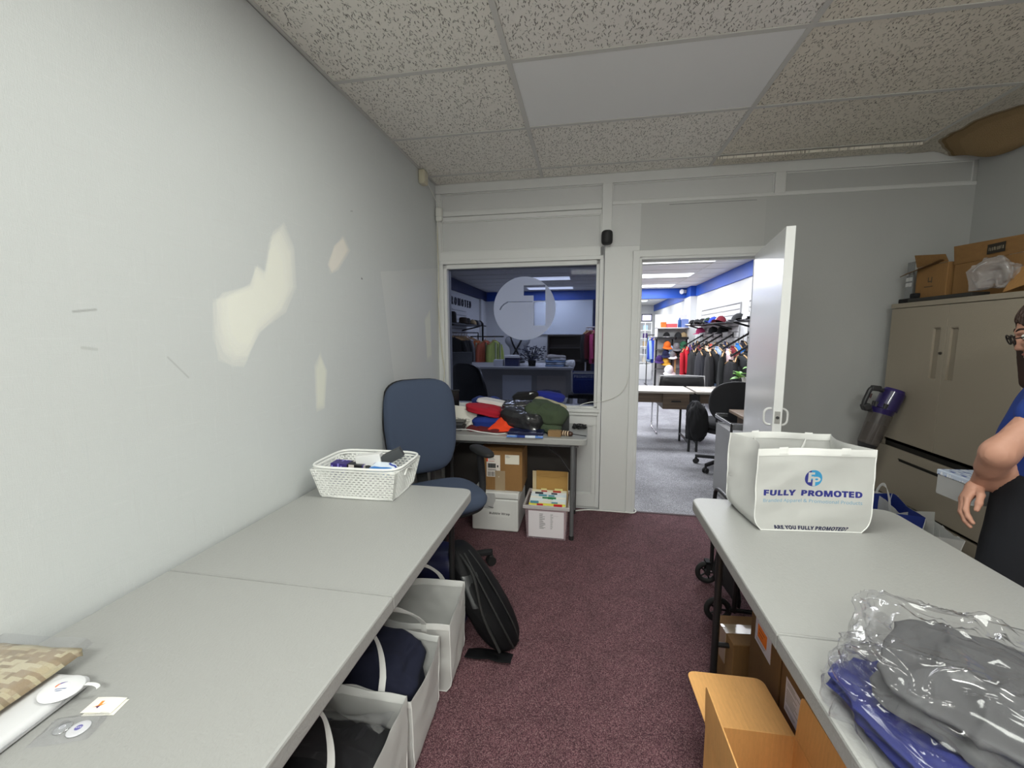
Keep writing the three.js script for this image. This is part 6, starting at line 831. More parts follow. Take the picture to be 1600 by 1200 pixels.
// ------------------------------------------------------------------ slatwall on the right with rails of jackets
const ordN = ['first', 'second', 'third', 'fourth', 'fifth', 'sixth', 'seventh'];
[[-7.16, -4.63, 'farther slatwall panel with three caps on pegs'], [-4.2, -1.9, 'nearer slatwall panel behind the nearest jacket rails']].forEach(([za, zb, lab]) => {
  const t = thing('slatwall_panel', 'white ' + lab, 'wall panel', [SX1, 0.3, (za + zb) / 2]), h = (zb - za) / 2, S = []; for (let k = 0; k < 17; k++) S.push(b2(-0.022, -0.004, 0.004 + k * 0.1, 0.092 + k * 0.1, -h, h, 0.003));
  tag(obj('slats', S, mat([0.55, 0.55, 0.545], 0.5), t), null, null, null, 'stuff'); obj('backing', b2(-0.006, 0, 0, 1.71, -h, h), mat([0.3, 0.3, 0.3], 0.8), t); obj('trim', [b2(-0.026, 0, 1.703, 1.722, -h, h, 0.003), b2(-0.026, 0, 0, 1.72, -h - 0.012, -h, 0.003), b2(-0.026, 0, 0, 1.72, h, h + 0.012, 0.003)], mat([0.4, 0.4, 0.4], 0.4, { metalness: 0.5 }), t);
});
const arms = [[-6.95, 1.45, ['red', 'red', 'purple', 'navy', 'charcoal']], [-6.15, 1.45, ['black', 'black', 'maroon', 'charcoal', 'black']], [-5.55, 1.45, ['charcoal', 'black', 'cream', 'coral', 'grey']], [-4.9, 1.46, ['black', 'black', 'pale blue', 'charcoal', 'navy']], [-4.05, 1.49, ['black', 'cream', 'maroon', 'sky', 'charcoal']], [-3.65, 1.38, ['black', 'black', 'charcoal', 'black', 'navy']]];
const armNames = ['farthest', 'second farthest', 'third farthest', 'fourth farthest', 'fifth farthest', 'nearest, lower'];
arms.forEach(([z, y, cols], i) => {
  const t = thing('garment_rail', `black sloping garment rail, ${armNames[i]} on the slatwall`, 'rail', [SX1 - 0.022, y, z]), tip = [-0.42, -0.27, 0];
  obj('arm', beam([0, 0, 0], tip, 0.022, 0.03), mBlackMetal, t); obj('bracket', b2(-0.012, 0, -0.06, 0.03, -0.018, 0.018, 0.002), mBlackMetal, t); tag(obj('notches', [0.1, 0.28, 0.46, 0.64, 0.82, 0.97].map((f) => bx(0.008, 0.02, 0.012, tip[0] * f, tip[1] * f + 0.022, 0)), mBlackMetal, t), null, null, null, 'stuff');
  cols.forEach((c, k) => { const f = 0.95 - k * 0.17; garment('hanging_jacket', `${c} jacket hanging ${ordN[k]} from the tip of the ${armNames[i]} garment rail`, 'jacket', (i + k) % 3, K[c].map((a) => a * rr(0.85, 1.15)), [SX1 - 0.022 + tip[0] * f, y + tip[1] * f - 0.016, z], Math.PI / 2 + rr(-0.45, 0.25)); });
});
function shelfAt(x, y, z0, z1, label, depth = 0.36) { const t = thing('wall_shelf', label, 'shelf', [x, y, (z0 + z1) / 2]), h = (z1 - z0) / 2, s = x > 0 ? -1 : 1; obj('board', b2(Math.min(0, s * depth), Math.max(0, s * depth), -0.02, 0, -h, h, 0.004), mat([0.05, 0.05, 0.055], 0.5), t); for (const q of [-0.7, 0.7]) obj('bracket', beam([0, -0.12, q * h], [s * depth * 0.9, -0.02, q * h], 0.015, 0.03), mBlackMetal, t); return t; }
shelfAt(SX1 - 0.022, 1.67, -7.2, -4.62, 'black shelf of caps along the farther slatwall panel'); shelfAt(SX1 - 0.022, 1.67, -4.2, -2.2, 'black shelf of dark caps along the nearer slatwall panel');
[['grey', 'grey'], ['black', 'white'], ['tan', 'charcoal'], ['charcoal', 'charcoal'], ['cream', 'tan'], ['black', 'charcoal'], ['grey', 'black'], ['dark green', 'black'], ['blue', 'blue'], ['blue', 'navy'], ['white', 'maroon'], ['maroon', 'maroon']].forEach(([a, b], k) => capAt(`${a} cap with a ${b} brim, ${k + 1 > 6 ? ordN[11 - k] + ' from near' : ordN[k] + ' from far'} end of the farther cap shelf`, K[a], K[b], [SX1 - 0.24 - 0.05 * (k % 2), 1.672, -7.02 + k * 0.205], -1.3 + rr(-0.5, 0.5), -0.15 * (k % 3)));
['black', 'charcoal', 'black', 'white', 'black', 'charcoal', 'black', 'grey', 'black'].forEach((a, k) => capAt(`${a} cap, ${['first', 'second', 'third', 'fourth', 'fifth', 'sixth', 'seventh', 'eighth', 'ninth'][k]} from the far end of the nearer cap shelf`, K[a], K.black, [SX1 - 0.23 - 0.05 * (k % 2), 1.672, -4.08 + k * 0.21], -1.3 + rr(-0.5, 0.5), -0.1 * (k % 3)));
[['pink', -6.75], ['charcoal', -5.75], ['black', -5.15]].forEach(([c, z]) => capAt(`${c} cap on a peg of the farther slatwall panel under the shelf`, K[c], K[c], [SX1 - 0.13, 1.5, z], -1.57, 0.2));
{ // emergency light on the beam
  const t = thing('emergency_light', 'white twin-head emergency light at the end of the blue beam', 'lamp', [2.9, 2.56, -8.268]); obj('base', b2(-0.1, 0.08, -0.03, 0.05, 0, 0.05, 0.008), mWhite, t); for (const s of [-1, 1]) { obj('head', lathe([[0.001, 0], [0.045, 0.005], [0.065, 0.06], [0.05, 0.085], [0.001, 0.09]], 20).rotateX(Math.PI / 2).rotateY(s * 0.7).translate(s * 0.12, 0.0, 0.05), mWhite, t); }
}
// ------------------------------------------------------------------ cap stand and racks farther in
{
  const cx = 2.38, z = -7.35, t = thing('cap_stand', 'black and white display stand of caps in the middle of the shop', 'display stand', [cx, 0, z]);
  obj('post', [b2(-0.37, -0.33, 0, 1.38, -0.03, 0.03, 0.004), b2(0.33, 0.37, 0, 1.38, -0.03, 0.03, 0.004), b2(0.01, 0.04, 0, 1.36, -0.03, 0.03)], mBlackMetal, t); obj('header', b2(-0.37, 0.06, 1.34, 1.4, -0.17, 0.17, 0.004), mBlackMetal, t); obj('header', b2(0.09, 0.36, 1.34, 1.4, -0.17, 0.17, 0.004), mBlackMetal, t); obj('wooden_post', b2(0.06, 0.1, 0.3, 1.0, 0.12, 0.15, 0.004), mHang, t); obj('base', b2(-0.4, 0.4, 0, 0.06, -0.3, 0.3, 0.01), mBlackMetal, t);
  obj('shelf', [0.62, 0.86, 1.1].map((y) => b2(-0.36, 0.36, y - 0.012, y, -0.15, 0.12)), mat([0.12, 0.12, 0.12], 0.5), t); obj('white_shelf', [b2(-0.37, 0.37, 1.6, 1.625, -0.17, 0.14, 0.004), b2(-0.37, -0.35, 1.4, 1.62, -0.17, 0.14), b2(0.35, 0.37, 1.4, 1.62, -0.17, 0.14)], mWhite, t); obj('back', b2(-0.37, 0.37, 0.06, 1.95, -0.19, -0.17), mWhite, t);
  const P = (x, y, dz = 0) => [cx + x, y, z + dz];
  for (const [c, b, x, y, dz, lab] of [['black', 'white', -0.12, 1.402, 0, 'black cap with a white brim on top of the black header'], ['charcoal', 'charcoal', 0.15, 1.402, 0, 'charcoal cap on top of the header right of the white-brimmed one'], ['tan', 'tan', 0.28, 1.402, -0.02, 'tan cap at the right end on top of the header'], ['orange', 'orange', -0.11, 1.19, 0.08, 'bright orange cap hanging high in the cap stand'], ['grey', 'grey', 0.1, 1.15, 0.1, 'grey cap right of the orange one in the cap stand'], ['green', 'green', 0.26, 1.19, 0.08, 'green cap at the right of the cap stand'], ['navy', 'navy', -0.13, 0.99, 0.09, 'navy cap low on the left of the cap stand'], ['grey', 'white', 0.01, 0.96, 0.12, 'grey cap with a white brim low in the cap stand'], ['cream', 'tan', 0.25, 0.95, 0.1, 'cream cap with a tan brim low on the right of the cap stand'], ['yellow', 'yellow', -0.13, 0.8, 0.08, 'yellow cap below the navy one in the cap stand'], ['black', 'black', 0.13, 1.0, 0.05, 'black cap in the middle of the cap stand'], ['maroon', 'maroon', 0.3, 0.8, 0.08, 'maroon cap at the bottom right of the cap stand'], ['pale blue', 'pale blue', -0.02, 1.08, 0.05, 'pale blue cap between the orange and navy caps'], ['purple', 'purple', -0.28, 0.85, 0.08, 'purple cap at the left of the cap stand']]) { capAt(lab, K[c], K[b], P(x, y, dz), rr(-0.3, 0.3), y < 1.3 ? 0.5 : 0); }
  const wc = capAt('large white cap at the bottom front of the cap stand', K.white, K.white, P(-0.08, 0.6, 0.25), 0.2, 0.7); wc.scale.setScalar(1.25);
  solo('product_box', b2(-0.06, 0.06, 0, 0.13, -0.05, 0.05, 0.004), mat(K.orange, 0.5), 'orange box at the left on the white shelf above the caps', 'box', P(-0.2, 1.627)); solo('product_pack', b2(-0.12, 0.12, 0, 0.09, -0.06, 0.06, 0.006), mat([0.6, 0.1, 0.11], 0.4), 'red and pink pack on the white shelf above the caps', 'packet', P(-0.01, 1.627));
  solo('bottle', lathe([[0.001, 0], [0.035, 0], [0.035, 0.17], [0.015, 0.2], [0.015, 0.23], [0.001, 0.23]], 16), mat([0.02, 0.09, 0.3], 0.3), 'dark blue bottle on the white shelf above the caps', 'bottle', P(0.17, 1.627)); solo('product_pack', b2(-0.08, 0.08, 0, 0.2, -0.04, 0.04, 0.006), mat([0.2, 0.28, 0.6], 0.4), 'blue and white upright pack at the right on the white shelf', 'packet', P(0.29, 1.627));
}
{ // blue shirts on a rack, a white wire gondola and a framed sign behind
  const t = thing('garment_rack', 'black floor rack holding blue shirts farther down the shop', 'rack', [2.25, 0, -9.1]); obj('frame', [bar([-0.2, 0.03, 0], [-0.2, 1.45, 0], 0.014), bar([0.25, 0.03, 0], [0.25, 1.45, 0], 0.014), bar([-0.2, 1.45, 0], [0.25, 1.45, 0], 0.014), bar([-0.2, 0.03, -0.3], [-0.2, 0.03, 0.3], 0.014), bar([0.25, 0.03, -0.3], [0.25, 0.03, 0.3], 0.014)], mBlackMetal, t);
  ['pale blue', 'blue', 'blue', 'navy', 'white'].forEach((c, k) => garment('hanging_shirt', `${c} shirt, ${ordN[k]} from the left on the black floor rack`, 'shirt', k % 3, K[c], [2.1 + k * 0.085, 1.434, -9.1], 1.3 + rr(-0.3, 0.3)));
  const g = thing('wire_gondola', 'white wire display rack far down the shop at the left of the doorway view', 'display rack', [2.1, 0, -11.0]), S = [];
  for (const x of [-0.3, -0.1, 0.1, 0.3]) for (const z of [-0.2, 0.2]) S.push(bar([x, 0, z], [x, 1.85, z], 0.012, 6)); for (let y = 0.3; y < 1.9; y += 0.26) S.push(b2(-0.31, 0.31, y - 0.012, y + 0.006, -0.21, 0.21)); obj('frame', S, mWhite, g); obj('base', b2(-0.34, 0.34, 0.0, 0.5, -0.24, 0.22, 0.01), mWhite, g);
  for (let k = 0; k < 10; k++) { const c = ['purple', 'cream', 'purple', 'grey', 'navy', 'tan', 'white', 'purple', 'charcoal', 'pale blue'][k]; solo('product_pack', b2(-0.07, 0.07, 0, 0.16, -0.05, 0.05, 0.01), mat(K[c], 0.5), `${c} pack on ${ordN[Math.floor(k / 2)]} shelf up, ${k % 2 ? 'right' : 'left'} half, of the white wire rack`, 'packet', [2.1 - 0.14 + 0.26 * (k % 2), 0.567 + Math.floor(k / 2) * 0.26, -10.9]); }
  const s = thing('framed_sign', 'black framed sign standing on top of the white wire rack', 'sign', [2.25, 1.9, -10.9]); obj('frame', [b2(-0.16, 0.16, 0.2, 0.23, -0.01, 0.01), b2(-0.16, 0.16, 0, 0.02, -0.01, 0.01), b2(-0.16, -0.14, 0, 0.23, -0.01, 0.01), b2(0.14, 0.16, 0, 0.23, -0.01, 0.01)], mBlackMetal, s); obj('panel', b2(-0.14, 0.14, 0.02, 0.2, -0.006, 0.006), mat([0.5, 0.48, 0.7], 0.6), s);
}
// ------------------------------------------------------------------ desks and chairs in front
{
  const wood = mat(0xffffff, 0.45, { map: rep(woodT, 1.2) }), woodDark = mat([0.42, 0.4, 0.38], 0.5, { map: rep(woodT, 1.2) }), lightTop = mat([0.40, 0.365, 0.32], 0.4);
  const desk = (label, x0, x1, drawerX) => { const t = thing('desk', label, 'desk', [(x0 + x1) / 2, 0, -2.24]), w = (x1 - x0) / 2; obj('desktop', b2(-w, w, 0.725, 0.752, -0.3, 0.29, 0.004), lightTop, t); obj('modesty_panel', b2(-w + 0.04, w - 0.04, 0.6, 0.725, 0.2, 0.216), woodDark, t); for (const x of [-w + 0.03, w - 0.03]) { obj('leg', [b2(x - 0.013, x + 0.013, 0, 0.725, 0.255, 0.28, 0.002)], mBlackMetal, t); obj('leg', [b2(x - 0.013, x + 0.013, 0, 0.725, -0.28, -0.255, 0.002)], mBlackMetal, t); obj('side_rail', [b2(x - 0.01, x + 0.01, 0.1, 0.12, -0.255, 0.255), b2(x - 0.01, x + 0.01, 0.7, 0.724, -0.255, 0.255)], mBlackMetal, t); }
    if (drawerX !== null) { const d = obj('drawer', b2(drawerX, drawerX + 0.31, 0.53, 0.724, -0.2, 0.285, 0.003), woodDark, t); obj('handle', beam([drawerX + 0.1, 0.63, 0.292], [drawerX + 0.21, 0.63, 0.292], 0.012, 0.016), mFoam, d); } return t; };
  desk('light wood desk with a hanging drawer seen through the doorway', 0.36, 1.66, 0.29); desk('second light wood desk behind the black shop chair', 1.69, 2.96, null);
  solo('paper', b2(-0.1, 0.1, 0, 0.002, -0.14, 0.14), mWhite, 'white sheet of paper on the desk behind the shop chair', 'paper', [1.86, 0.7525, -2.16], 0.5);
  const gc = thing('guest_chair', 'black tufted guest chair with a chrome frame behind the light desk', 'chair', [1.7, 0, -3.05]); obj('backrest', padShape(0.62, 0.36, 0.3, 0.08, ([x, y, z]) => [x, 0.69 + y, 0.2 + z - 0.02 * Math.exp(-((Math.abs(x) - 0.15) ** 2 + y * y) / 0.003) * Math.sign(z)]), mat([0.012, 0.012, 0.013], 0.35), gc); obj('seat', padShape(0.6, 0.5, 0.35, 0.09, ([x, y, z]) => [x, 0.44 + z, -0.08 + y]), mat([0.012, 0.012, 0.013], 0.4), gc);
  for (const s of [-1, 1]) obj('frame', tube([[s * 0.3, 0.87, 0.2], [s * 0.31, 0.5, 0.2], [s * 0.31, 0.02, 0.18], [s * 0.31, 0.012, 0.1], [s * 0.31, 0.012, -0.3], [s * 0.31, 0.05, -0.34], [s * 0.31, 0.4, -0.32]], 0.012, 50, 8), mChrome, gc); obj('piping', tube([[-0.3, 0.86, 0.21], [0, 0.872, 0.21], [0.3, 0.86, 0.21]], 0.008, 20, 6), mat([0.5, 0.5, 0.5], 0.4), gc); for (const s of [-1, 1]) obj('button', new THREE.SphereGeometry(0.018, 12, 8).scale(1, 1, 0.5).translate(s * 0.15, 0.69, 0.225), mChrome, gc);
  // black task chair, its back to the doorway
  const c = thing('office_chair', 'black office chair with a round back seen from behind through the doorway', 'chair', [1.85, 0, -1.32], Math.PI - 0.05); starBase(c, mFoam, 0.3, 0.44, 0.55);
  obj('seat', padShape(0.5, 0.5, 0.6, 0.1, ([x, y, z]) => [x, 0.5 + z, y + 0.02]), mBlackCloth, c); obj('seat_shell', padShape(0.47, 0.46, 0.6, 0.08, ([x, y, z]) => [x, 0.44 + z, y + 0.02]), mFoam, c); const bk = (dz) => ([x, y, z]) => [x, y + 0.77, -0.27 + z + dz + 0.3 * x * x - (y) * 0.1]; obj('backrest', padShape(0.49, 0.42, 0.82, 0.09, bk(0)), mBlackCloth, c); obj('back_shell', padShape(0.5, 0.43, 0.82, 0.04, bk(-0.04)), mFoam, c); obj('back_piping', tube(Array.from({ length: 24 }, (_, i) => { const a = i / 24 * 6.2832; return bk(-0.022)([Math.cos(a) * 0.248, Math.sin(a) * 0.212, 0]); }), 0.005, 60, 6, true), mat([0.06, 0.06, 0.06], 0.5), c); obj('back_support', beam([0, 0.42, -0.1], [0, 0.7, -0.32], 0.07, 0.02, 0.008), mFoam, c); for (const s of [-1, 1]) { const a = obj('armrest', tube([[s * 0.2, 0.45, 0], [s * 0.28, 0.5, 0], [s * 0.28, 0.67, 0]], 0.02, 14, 8), mFoam, c); obj('arm_pad', bx(0.07, 0.03, 0.24, s * 0.28, 0.685, 0, 0.012), mRubber, a); }
  const jk = solo('jacket', lump(0.17, 0.42, 0.28, 0.75, (x, y, z) => 0.05 * fbm(x * 9, y * 5 + 3, z * 9, 3) + 0.02 * Math.max(0, 1 - 2.4 * Math.abs(noise3(x * 22, y * 5, z * 22))), 70, 40), mat(K.black, 0.95), 'black jacket draped over the left arm of the black shop chair', 'jacket', [1.535, 0.31, -1.3]); void jk;
  // return desk against the wall right of the doorway, with a pedestal
  const rd = thing('desk', 'brown wood desk return just inside the shop beside the doorway', 'desk', [2.3, 0, -0.44]); obj('desktop', b2(-0.62, 0.66, 0.725, 0.752, -0.3, 0.29, 0.004), wood, rd); obj('side_panel', b2(-0.55, -0.53, 0, 0.725, -0.28, 0.27), woodDark, rd); obj('side_panel', b2(0.62, 0.64, 0, 0.725, -0.28, 0.27), woodDark, rd); obj('back_panel', b2(-0.53, 0.62, 0.3, 0.725, 0.24, 0.256), woodDark, rd);
  const pd = thing('file_pedestal', 'grey metal drawer pedestal with a black pull just inside the doorway', 'cabinet', [1.655, 0, -0.42]); obj('body', b2(-0.1, 0.09, 0.012, 0.64, -0.25, 0.22, 0.004), mat([0.3, 0.3, 0.295], 0.4, { metalness: 0.3 }), pd); for (const y of [0.05, 0.25, 0.45]) obj('drawer', b2(-0.09, 0.08, y, y + 0.18, 0.22, 0.232, 0.003), mat([0.3, 0.3, 0.3], 0.4, { metalness: 0.2 }), pd); obj('foot', [b2(-0.09, -0.07, 0, 0.02, 0.17, 0.2), b2(-0.09, -0.07, 0, 0.02, -0.23, -0.2), b2(0.06, 0.08, 0, 0.02, -0.23, -0.2), b2(0.06, 0.08, 0, 0.02, 0.17, 0.2)], mRubber, pd);
  const tray = thing('pull_tray', 'black and chrome pull rail standing on the grey pedestal', 'rail', [1.6, 0.641, -0.42]); obj('rail', [beam([-0.05, 0.06, -0.25], [-0.05, 0.06, 0.18], 0.02, 0.03, 0.004), beam([-0.05, 0.07, -0.25], [0.05, 0.07, -0.25], 0.02, 0.03, 0.004), beam([-0.05, 0.05, 0.18], [0.06, 0.05, 0.18], 0.05, 0.05, 0.004)], mat([0.2, 0.2, 0.2], 0.25, { metalness: 0.8 }), tray); obj('post', [b2(-0.055, -0.04, 0, 0.06, 0.16, 0.18), b2(-0.055, -0.04, 0, 0.06, -0.25, -0.23)], mFoam, tray);
  const sp = solo('paper', sheet((u, v) => [(u - 0.5) * 0.2, 0.02 * u * u + 0.001, (v - 0.5) * 0.14], 6, 4, 0.001), mWhite, 'loose white paper on the brown desk return', 'paper', [1.92, 0.7525, -0.42], 0.4); void sp;
  // plant
  const pl = thing('potted_plant', 'small plant with bright green leaves in a pale pot on the second desk', 'plant', [2.3, 0.752, -2.1]); obj('pot', lathe([[0.001, 0], [0.045, 0], [0.06, 0.15], [0.066, 0.155], [0.066, 0.17], [0.056, 0.17], [0.05, 0.14], [0.001, 0.14]], 24), mat([0.55, 0.54, 0.52], 0.6), pl); obj('stem', [tube([[0, 0.13, 0], [0.01, 0.24, 0], [0.03, 0.33, 0.01]], 0.005, 12, 6), tube([[0, 0.13, 0], [-0.05, 0.18, 0.02], [-0.11, 0.17, 0.03]], 0.005, 12, 6)], mat([0.35, 0.42, 0.15], 0.6), pl);
  const leafG = sheet((u, v) => { const w = 0.04 * Math.sin(Math.PI * v ** 0.8) * (u - 0.5) * 2; return [w, 0.015 * Math.sin(v * 3) + 0.01 * Math.abs(u - 0.5), v * 0.1]; }, 6, 8, 0.0015), mLeaf = mat([0.16, 0.42, 0.045], 0.5, { transmission: 0.3, thickness: 0 }); for (let k = 0; k < 13; k++) { const l = obj('leaf', leafG, mLeaf, pl), up = k < 7; l.position.set(up ? 0.03 : -0.1, up ? 0.27 + 0.012 * k : 0.16 + 0.01 * (k - 7), 0.01); l.rotation.set(rr(-0.7, 0.3), k * 2.4, rr(-0.4, 0.4), 'YXZ'); }
}
// ------------------------------------------------------------------ shop seen through the tinted window
const { TextGeometry } = await import('three/addons/geometries/TextGeometry.js'); const { FontLoader } = await import('three/addons/loaders/FontLoader.js');
const font = await new FontLoader().loadAsync('fonts/droid/droid_sans_bold.typeface.json');
{
  const t = thing('wall_lettering', 'dark raised lettering reading FULLY PROMOTED on the left shop wall', 'lettering', [SX0 + 0.002, 2.11, -4.82], Math.PI / 2); const mL = mat([0.02, 0.022, 0.04], 0.5); let x = -1.02, first = true;
  for (const ch of 'FULLY PROMOTED') { if (ch === ' ') { x += 0.16; continue; } const g = new TextGeometry(ch, { font, size: 0.165, depth: 0.018, curveSegments: 4 }); g.computeBoundingBox(); const w = g.boundingBox.max.x - g.boundingBox.min.x; void first; g.translate(x - g.boundingBox.min.x, 0, 0); x += w + 0.098; obj('letter', g, mL, t); }
  t.position.z = -4.82 - 0.0;
  shelfAt(SX0, 1.67, -6.3, -3.6, 'dark shelf of hats along the left shop wall', 0.5);
  const sl = thing('slatwall_panel', 'pale slatwall panel behind the hats on the left shop wall', 'wall panel', [SX0, 0.3, -5.0]); tag(obj('slats', Array.from({ length: 17 }, (_, k) => b2(0.004, 0.02, 0.004 + k * 0.1, 0.092 + k * 0.1, -1.3, 1.3, 0.003)), mat([0.6, 0.6, 0.6], 0.5), sl), null, null, null, 'stuff'); obj('backing', b2(0, 0.006, 0, 1.71, -1.3, 1.3), mat([0.25, 0.25, 0.25], 0.8), sl);
  const hat = (label, p, s, c) => { const h = thing('brimmed_hat', label, 'hat', p); obj('crown', lathe([[0.001, 0.13], [0.05, 0.135], [0.08, 0.12], [0.09, 0.0], [0.085, 0.0]], 24).scale(1, s, 1.1), cloth(c), h); obj('brim', lathe([[0.088, 0.006], [0.13, 0.0], [0.17, 0.012], [0.168, 0.016], [0.13, 0.004], [0.088, 0.01]], 28).scale(1, 1, 1.1), cloth(c), h); return h; };
  hat('tall dark brimmed hat at the near end of the left hat shelf', [-2.2, 1.672, -4.35], 1.7, [0.02, 0.017, 0.016]); hat('low brown brimmed hat beside the tall dark one', [-2.1, 1.672, -4.75], 1, [0.05, 0.035, 0.025]); hat('second low dark brimmed hat on the left hat shelf', [-2.15, 1.672, -5.15], 1, [0.025, 0.022, 0.02]);
  for (const [k, c] of ['tan', 'charcoal', 'grey', 'black'].entries()) capAt(`${c} cap, ${ordN[k]} after the brimmed hats on the left shelf`, K[c], K.charcoal, [-2.12, 1.672, -5.5 - k * 0.2], 1.3, 0);
  // coats and vests on the left
  const rk = thing('garment_rack', 'dark rail of coats and vests along the left shop wall', 'rack', [-2.02, 0, -4.6]); obj('frame', [bar([0.0, 0.03, -1.0], [0.0, 1.5, -1.0], 0.014), bar([0, 0.03, 1.0], [0, 1.5, 1.0], 0.014), bar([0, 1.5, -1.0], [0, 1.5, 1.0], 0.014), bar([-0.25, 0.03, -1.0], [0.25, 0.03, -1.0], 0.014), bar([-0.25, 0.03, 1.0], [0.25, 0.03, 1.0], 0.014)], mBlackMetal, rk);
  [['black', -3.75], ['charcoal', -3.87], ['black', -4.0], ['charcoal', -4.16], ['grey', -4.35], ['white', -4.55], ['pale blue', -4.7]].forEach(([c, z], k) => garment('hanging_jacket', `${c} coat hanging ${ordN[k]} from the near end of the left rail`, 'jacket', k % 3, K[c], [-2.02, 1.484, z], 0.15 + rr(-0.3, 0.3)));
  const vst = thing('vest_stand', 'slim black stand carrying the safety vests on the left of the shop', 'stand', [-1.66, 0, -4.5]); obj('pole', bar([0, 0.02, -0.1], [0, 1.68, -0.1], 0.02), mBlackMetal, vst); obj('base', lathe([[0.001, 0], [0.2, 0], [0.2, 0.015], [0.02, 0.03], [0.001, 0.03]], 24).translate(0, 0, -0.1), mBlackMetal, vst); obj('crossbar', bar([-0.25, 1.42, -0.1], [0.42, 1.42, -0.1], 0.012), mBlackMetal, vst);
  [['orange', -1.78, [0.75, 0.2, 0.06]], ['coral', -1.6, [0.7, 0.18, 0.1]], ['lime', -1.42, [0.5, 0.6, 0.16]]].forEach(([c, x, col], k) => { const v = garment('safety_vest', `${c} safety vest with pale stripes, ${ordN[k]} from the left on the vest stand`, 'vest', 1, col, [x, 1.404, -4.58], 0.95 + 0.12 * k); obj('stripe', [b2(-0.09, -0.06, -0.66, -0.1, 0.068, 0.086), b2(0.06, 0.09, -0.66, -0.1, 0.068, 0.086), b2(-0.22, 0.22, -0.55, -0.5, 0.06, 0.084)], mat([0.7, 0.75, 0.55], 0.4), v); });
  // mannequin torso with a cap and crossed dark straps
  const mq = thing('mannequin', 'grey torso mannequin wearing a light cap and crossed black straps', 'mannequin', [-0.75, 1.0, -3.3]); const gq = mat([0.36, 0.37, 0.39], 0.6); obj('torso', iso((p) => { let d = cap(p, [-0.13, 0.36, 0], [0.13, 0.36, 0], 0.075, 0.075); d = smin(d, cap(p, [0, 0.3, 0], [0, 0.1, 0], 0.13, 0.12), 0.09); d = smin(d, cap(p, [0, 0.4, 0], [0, 0.48, 0], 0.05, 0.045), 0.05); return smax(d, 0.02 - p[1], 0.01); }, [0, 0.25, 0], 0.33, 54), gq, mq); obj('neck_cap', new THREE.SphereGeometry(0.09, 24, 16).scale(0.85, 1.1, 1).translate(0, 0.56, 0), gq, mq); obj('base', lathe([[0.001, 0], [0.12, 0], [0.12, 0.015], [0.03, 0.03], [0.03, 0.06], [0.001, 0.06]], 24), mFoam, mq);
  for (const s of [-1, 1]) obj('strap', tube([[s * 0.1, 0.42, 0.06], [s * 0.05, 0.3, 0.138], [-s * 0.03, 0.16, 0.142], [-s * 0.09, 0.05, 0.11]], 0.014, 24, 7), mBlackSoft, mq); capAt('light beige cap on the head of the grey torso mannequin', [0.5, 0.46, 0.38], [0.5, 0.46, 0.38], [-0.75, 1.57, -3.3], 0.2, 0.0).scale.setScalar(1.15);
  // counter with goods
  const ct = thing('counter', 'long pale service counter behind the tinted window', 'counter', [-0.82, 0, -2.7]); obj('worktop', b2(-0.95, 1.0, 0.965, 1.0, -0.62, 0.34, 0.006), mat([0.42, 0.42, 0.43], 0.4), ct); obj('front_panel', b2(-0.92, 0.97, 0.03, 0.965, 0.26, 0.29), mat([0.3, 0.29, 0.28], 0.6), ct); obj('side_panel', [b2(-0.92, -0.89, 0, 0.965, -0.6, 0.27), b2(0.94, 0.97, 0, 0.965, -0.6, 0.27)], mat([0.2, 0.2, 0.2], 0.6), ct); for (const [a, b] of [[0.0, 0.42], [0.5, 0.9]]) obj('poster', b2(a, b, 0.35, 0.88, 0.291, 0.294), mat(a ? [0.42, 0.39, 0.35] : [0.6, 0.62, 0.66], 0.6), ct);
  const Cc = (x, z = -2.6) => [x, 1.001, z];
  const lp = thing('laptop', 'open dark laptop at the left end of the service counter', 'laptop', Cc(-1.5, -2.6), 0.5); obj('keyboard', b2(-0.15, 0.15, 0, 0.015, -0.1, 0.1, 0.004), mFoam, lp); obj('screen', beam([0, 0.01, 0.1], [0, 0.2, 0.17], 0.3, 0.01), mat([0.09, 0.095, 0.1], 0.4), lp);
  solo('product_box', b2(-0.1, 0.1, 0, 0.12, -0.07, 0.07, 0.004), mat([0.03, 0.04, 0.12], 0.5), 'navy box on the counter below the torso mannequin', 'box', Cc(-0.7, -2.56)); solo('product_box', b2(-0.11, 0.11, 0, 0.035, -0.08, 0.08, 0.004), mat(K.white, 0.5), 'white lid lying on the navy counter box', 'box', [-0.7, 1.1215, -2.56]);
  solo('product_box', b2(-0.07, 0.07, 0, 0.09, -0.06, 0.06, 0.004), mat([0.55, 0.56, 0.6], 0.5), 'pale box left of the navy one on the counter', 'box', Cc(-0.9, -2.56));
  const fl = thing('dried_arrangement', 'dark bushy arrangement of dried stems in a pot on the counter', 'plant', Cc(-0.42, -2.6)); obj('pot', lathe([[0.001, 0], [0.05, 0], [0.06, 0.08], [0.05, 0.08], [0.001, 0.07]], 18), mFoam, fl); seed = 404; obj('stems', Array.from({ length: 40 }, () => { const a = rr(0, 6.28), r = rr(0.05, 0.2), h = rr(0.1, 0.3); return bar([0, 0.06, 0], [Math.cos(a) * r, h, Math.sin(a) * r], 0.004, 5); }), mat([0.04, 0.045, 0.07], 0.8), fl); obj('leaf', Array.from({ length: 60 }, () => { const a = rr(0, 6.28), r = rr(0.05, 0.2), h = rr(0.08, 0.28), g = new THREE.SphereGeometry(0.022, 6, 4); g.scale(1, 0.4, 1); return g.translate(Math.cos(a) * r, h, Math.sin(a) * r); }), mat([0.05, 0.055, 0.09], 0.8), fl);
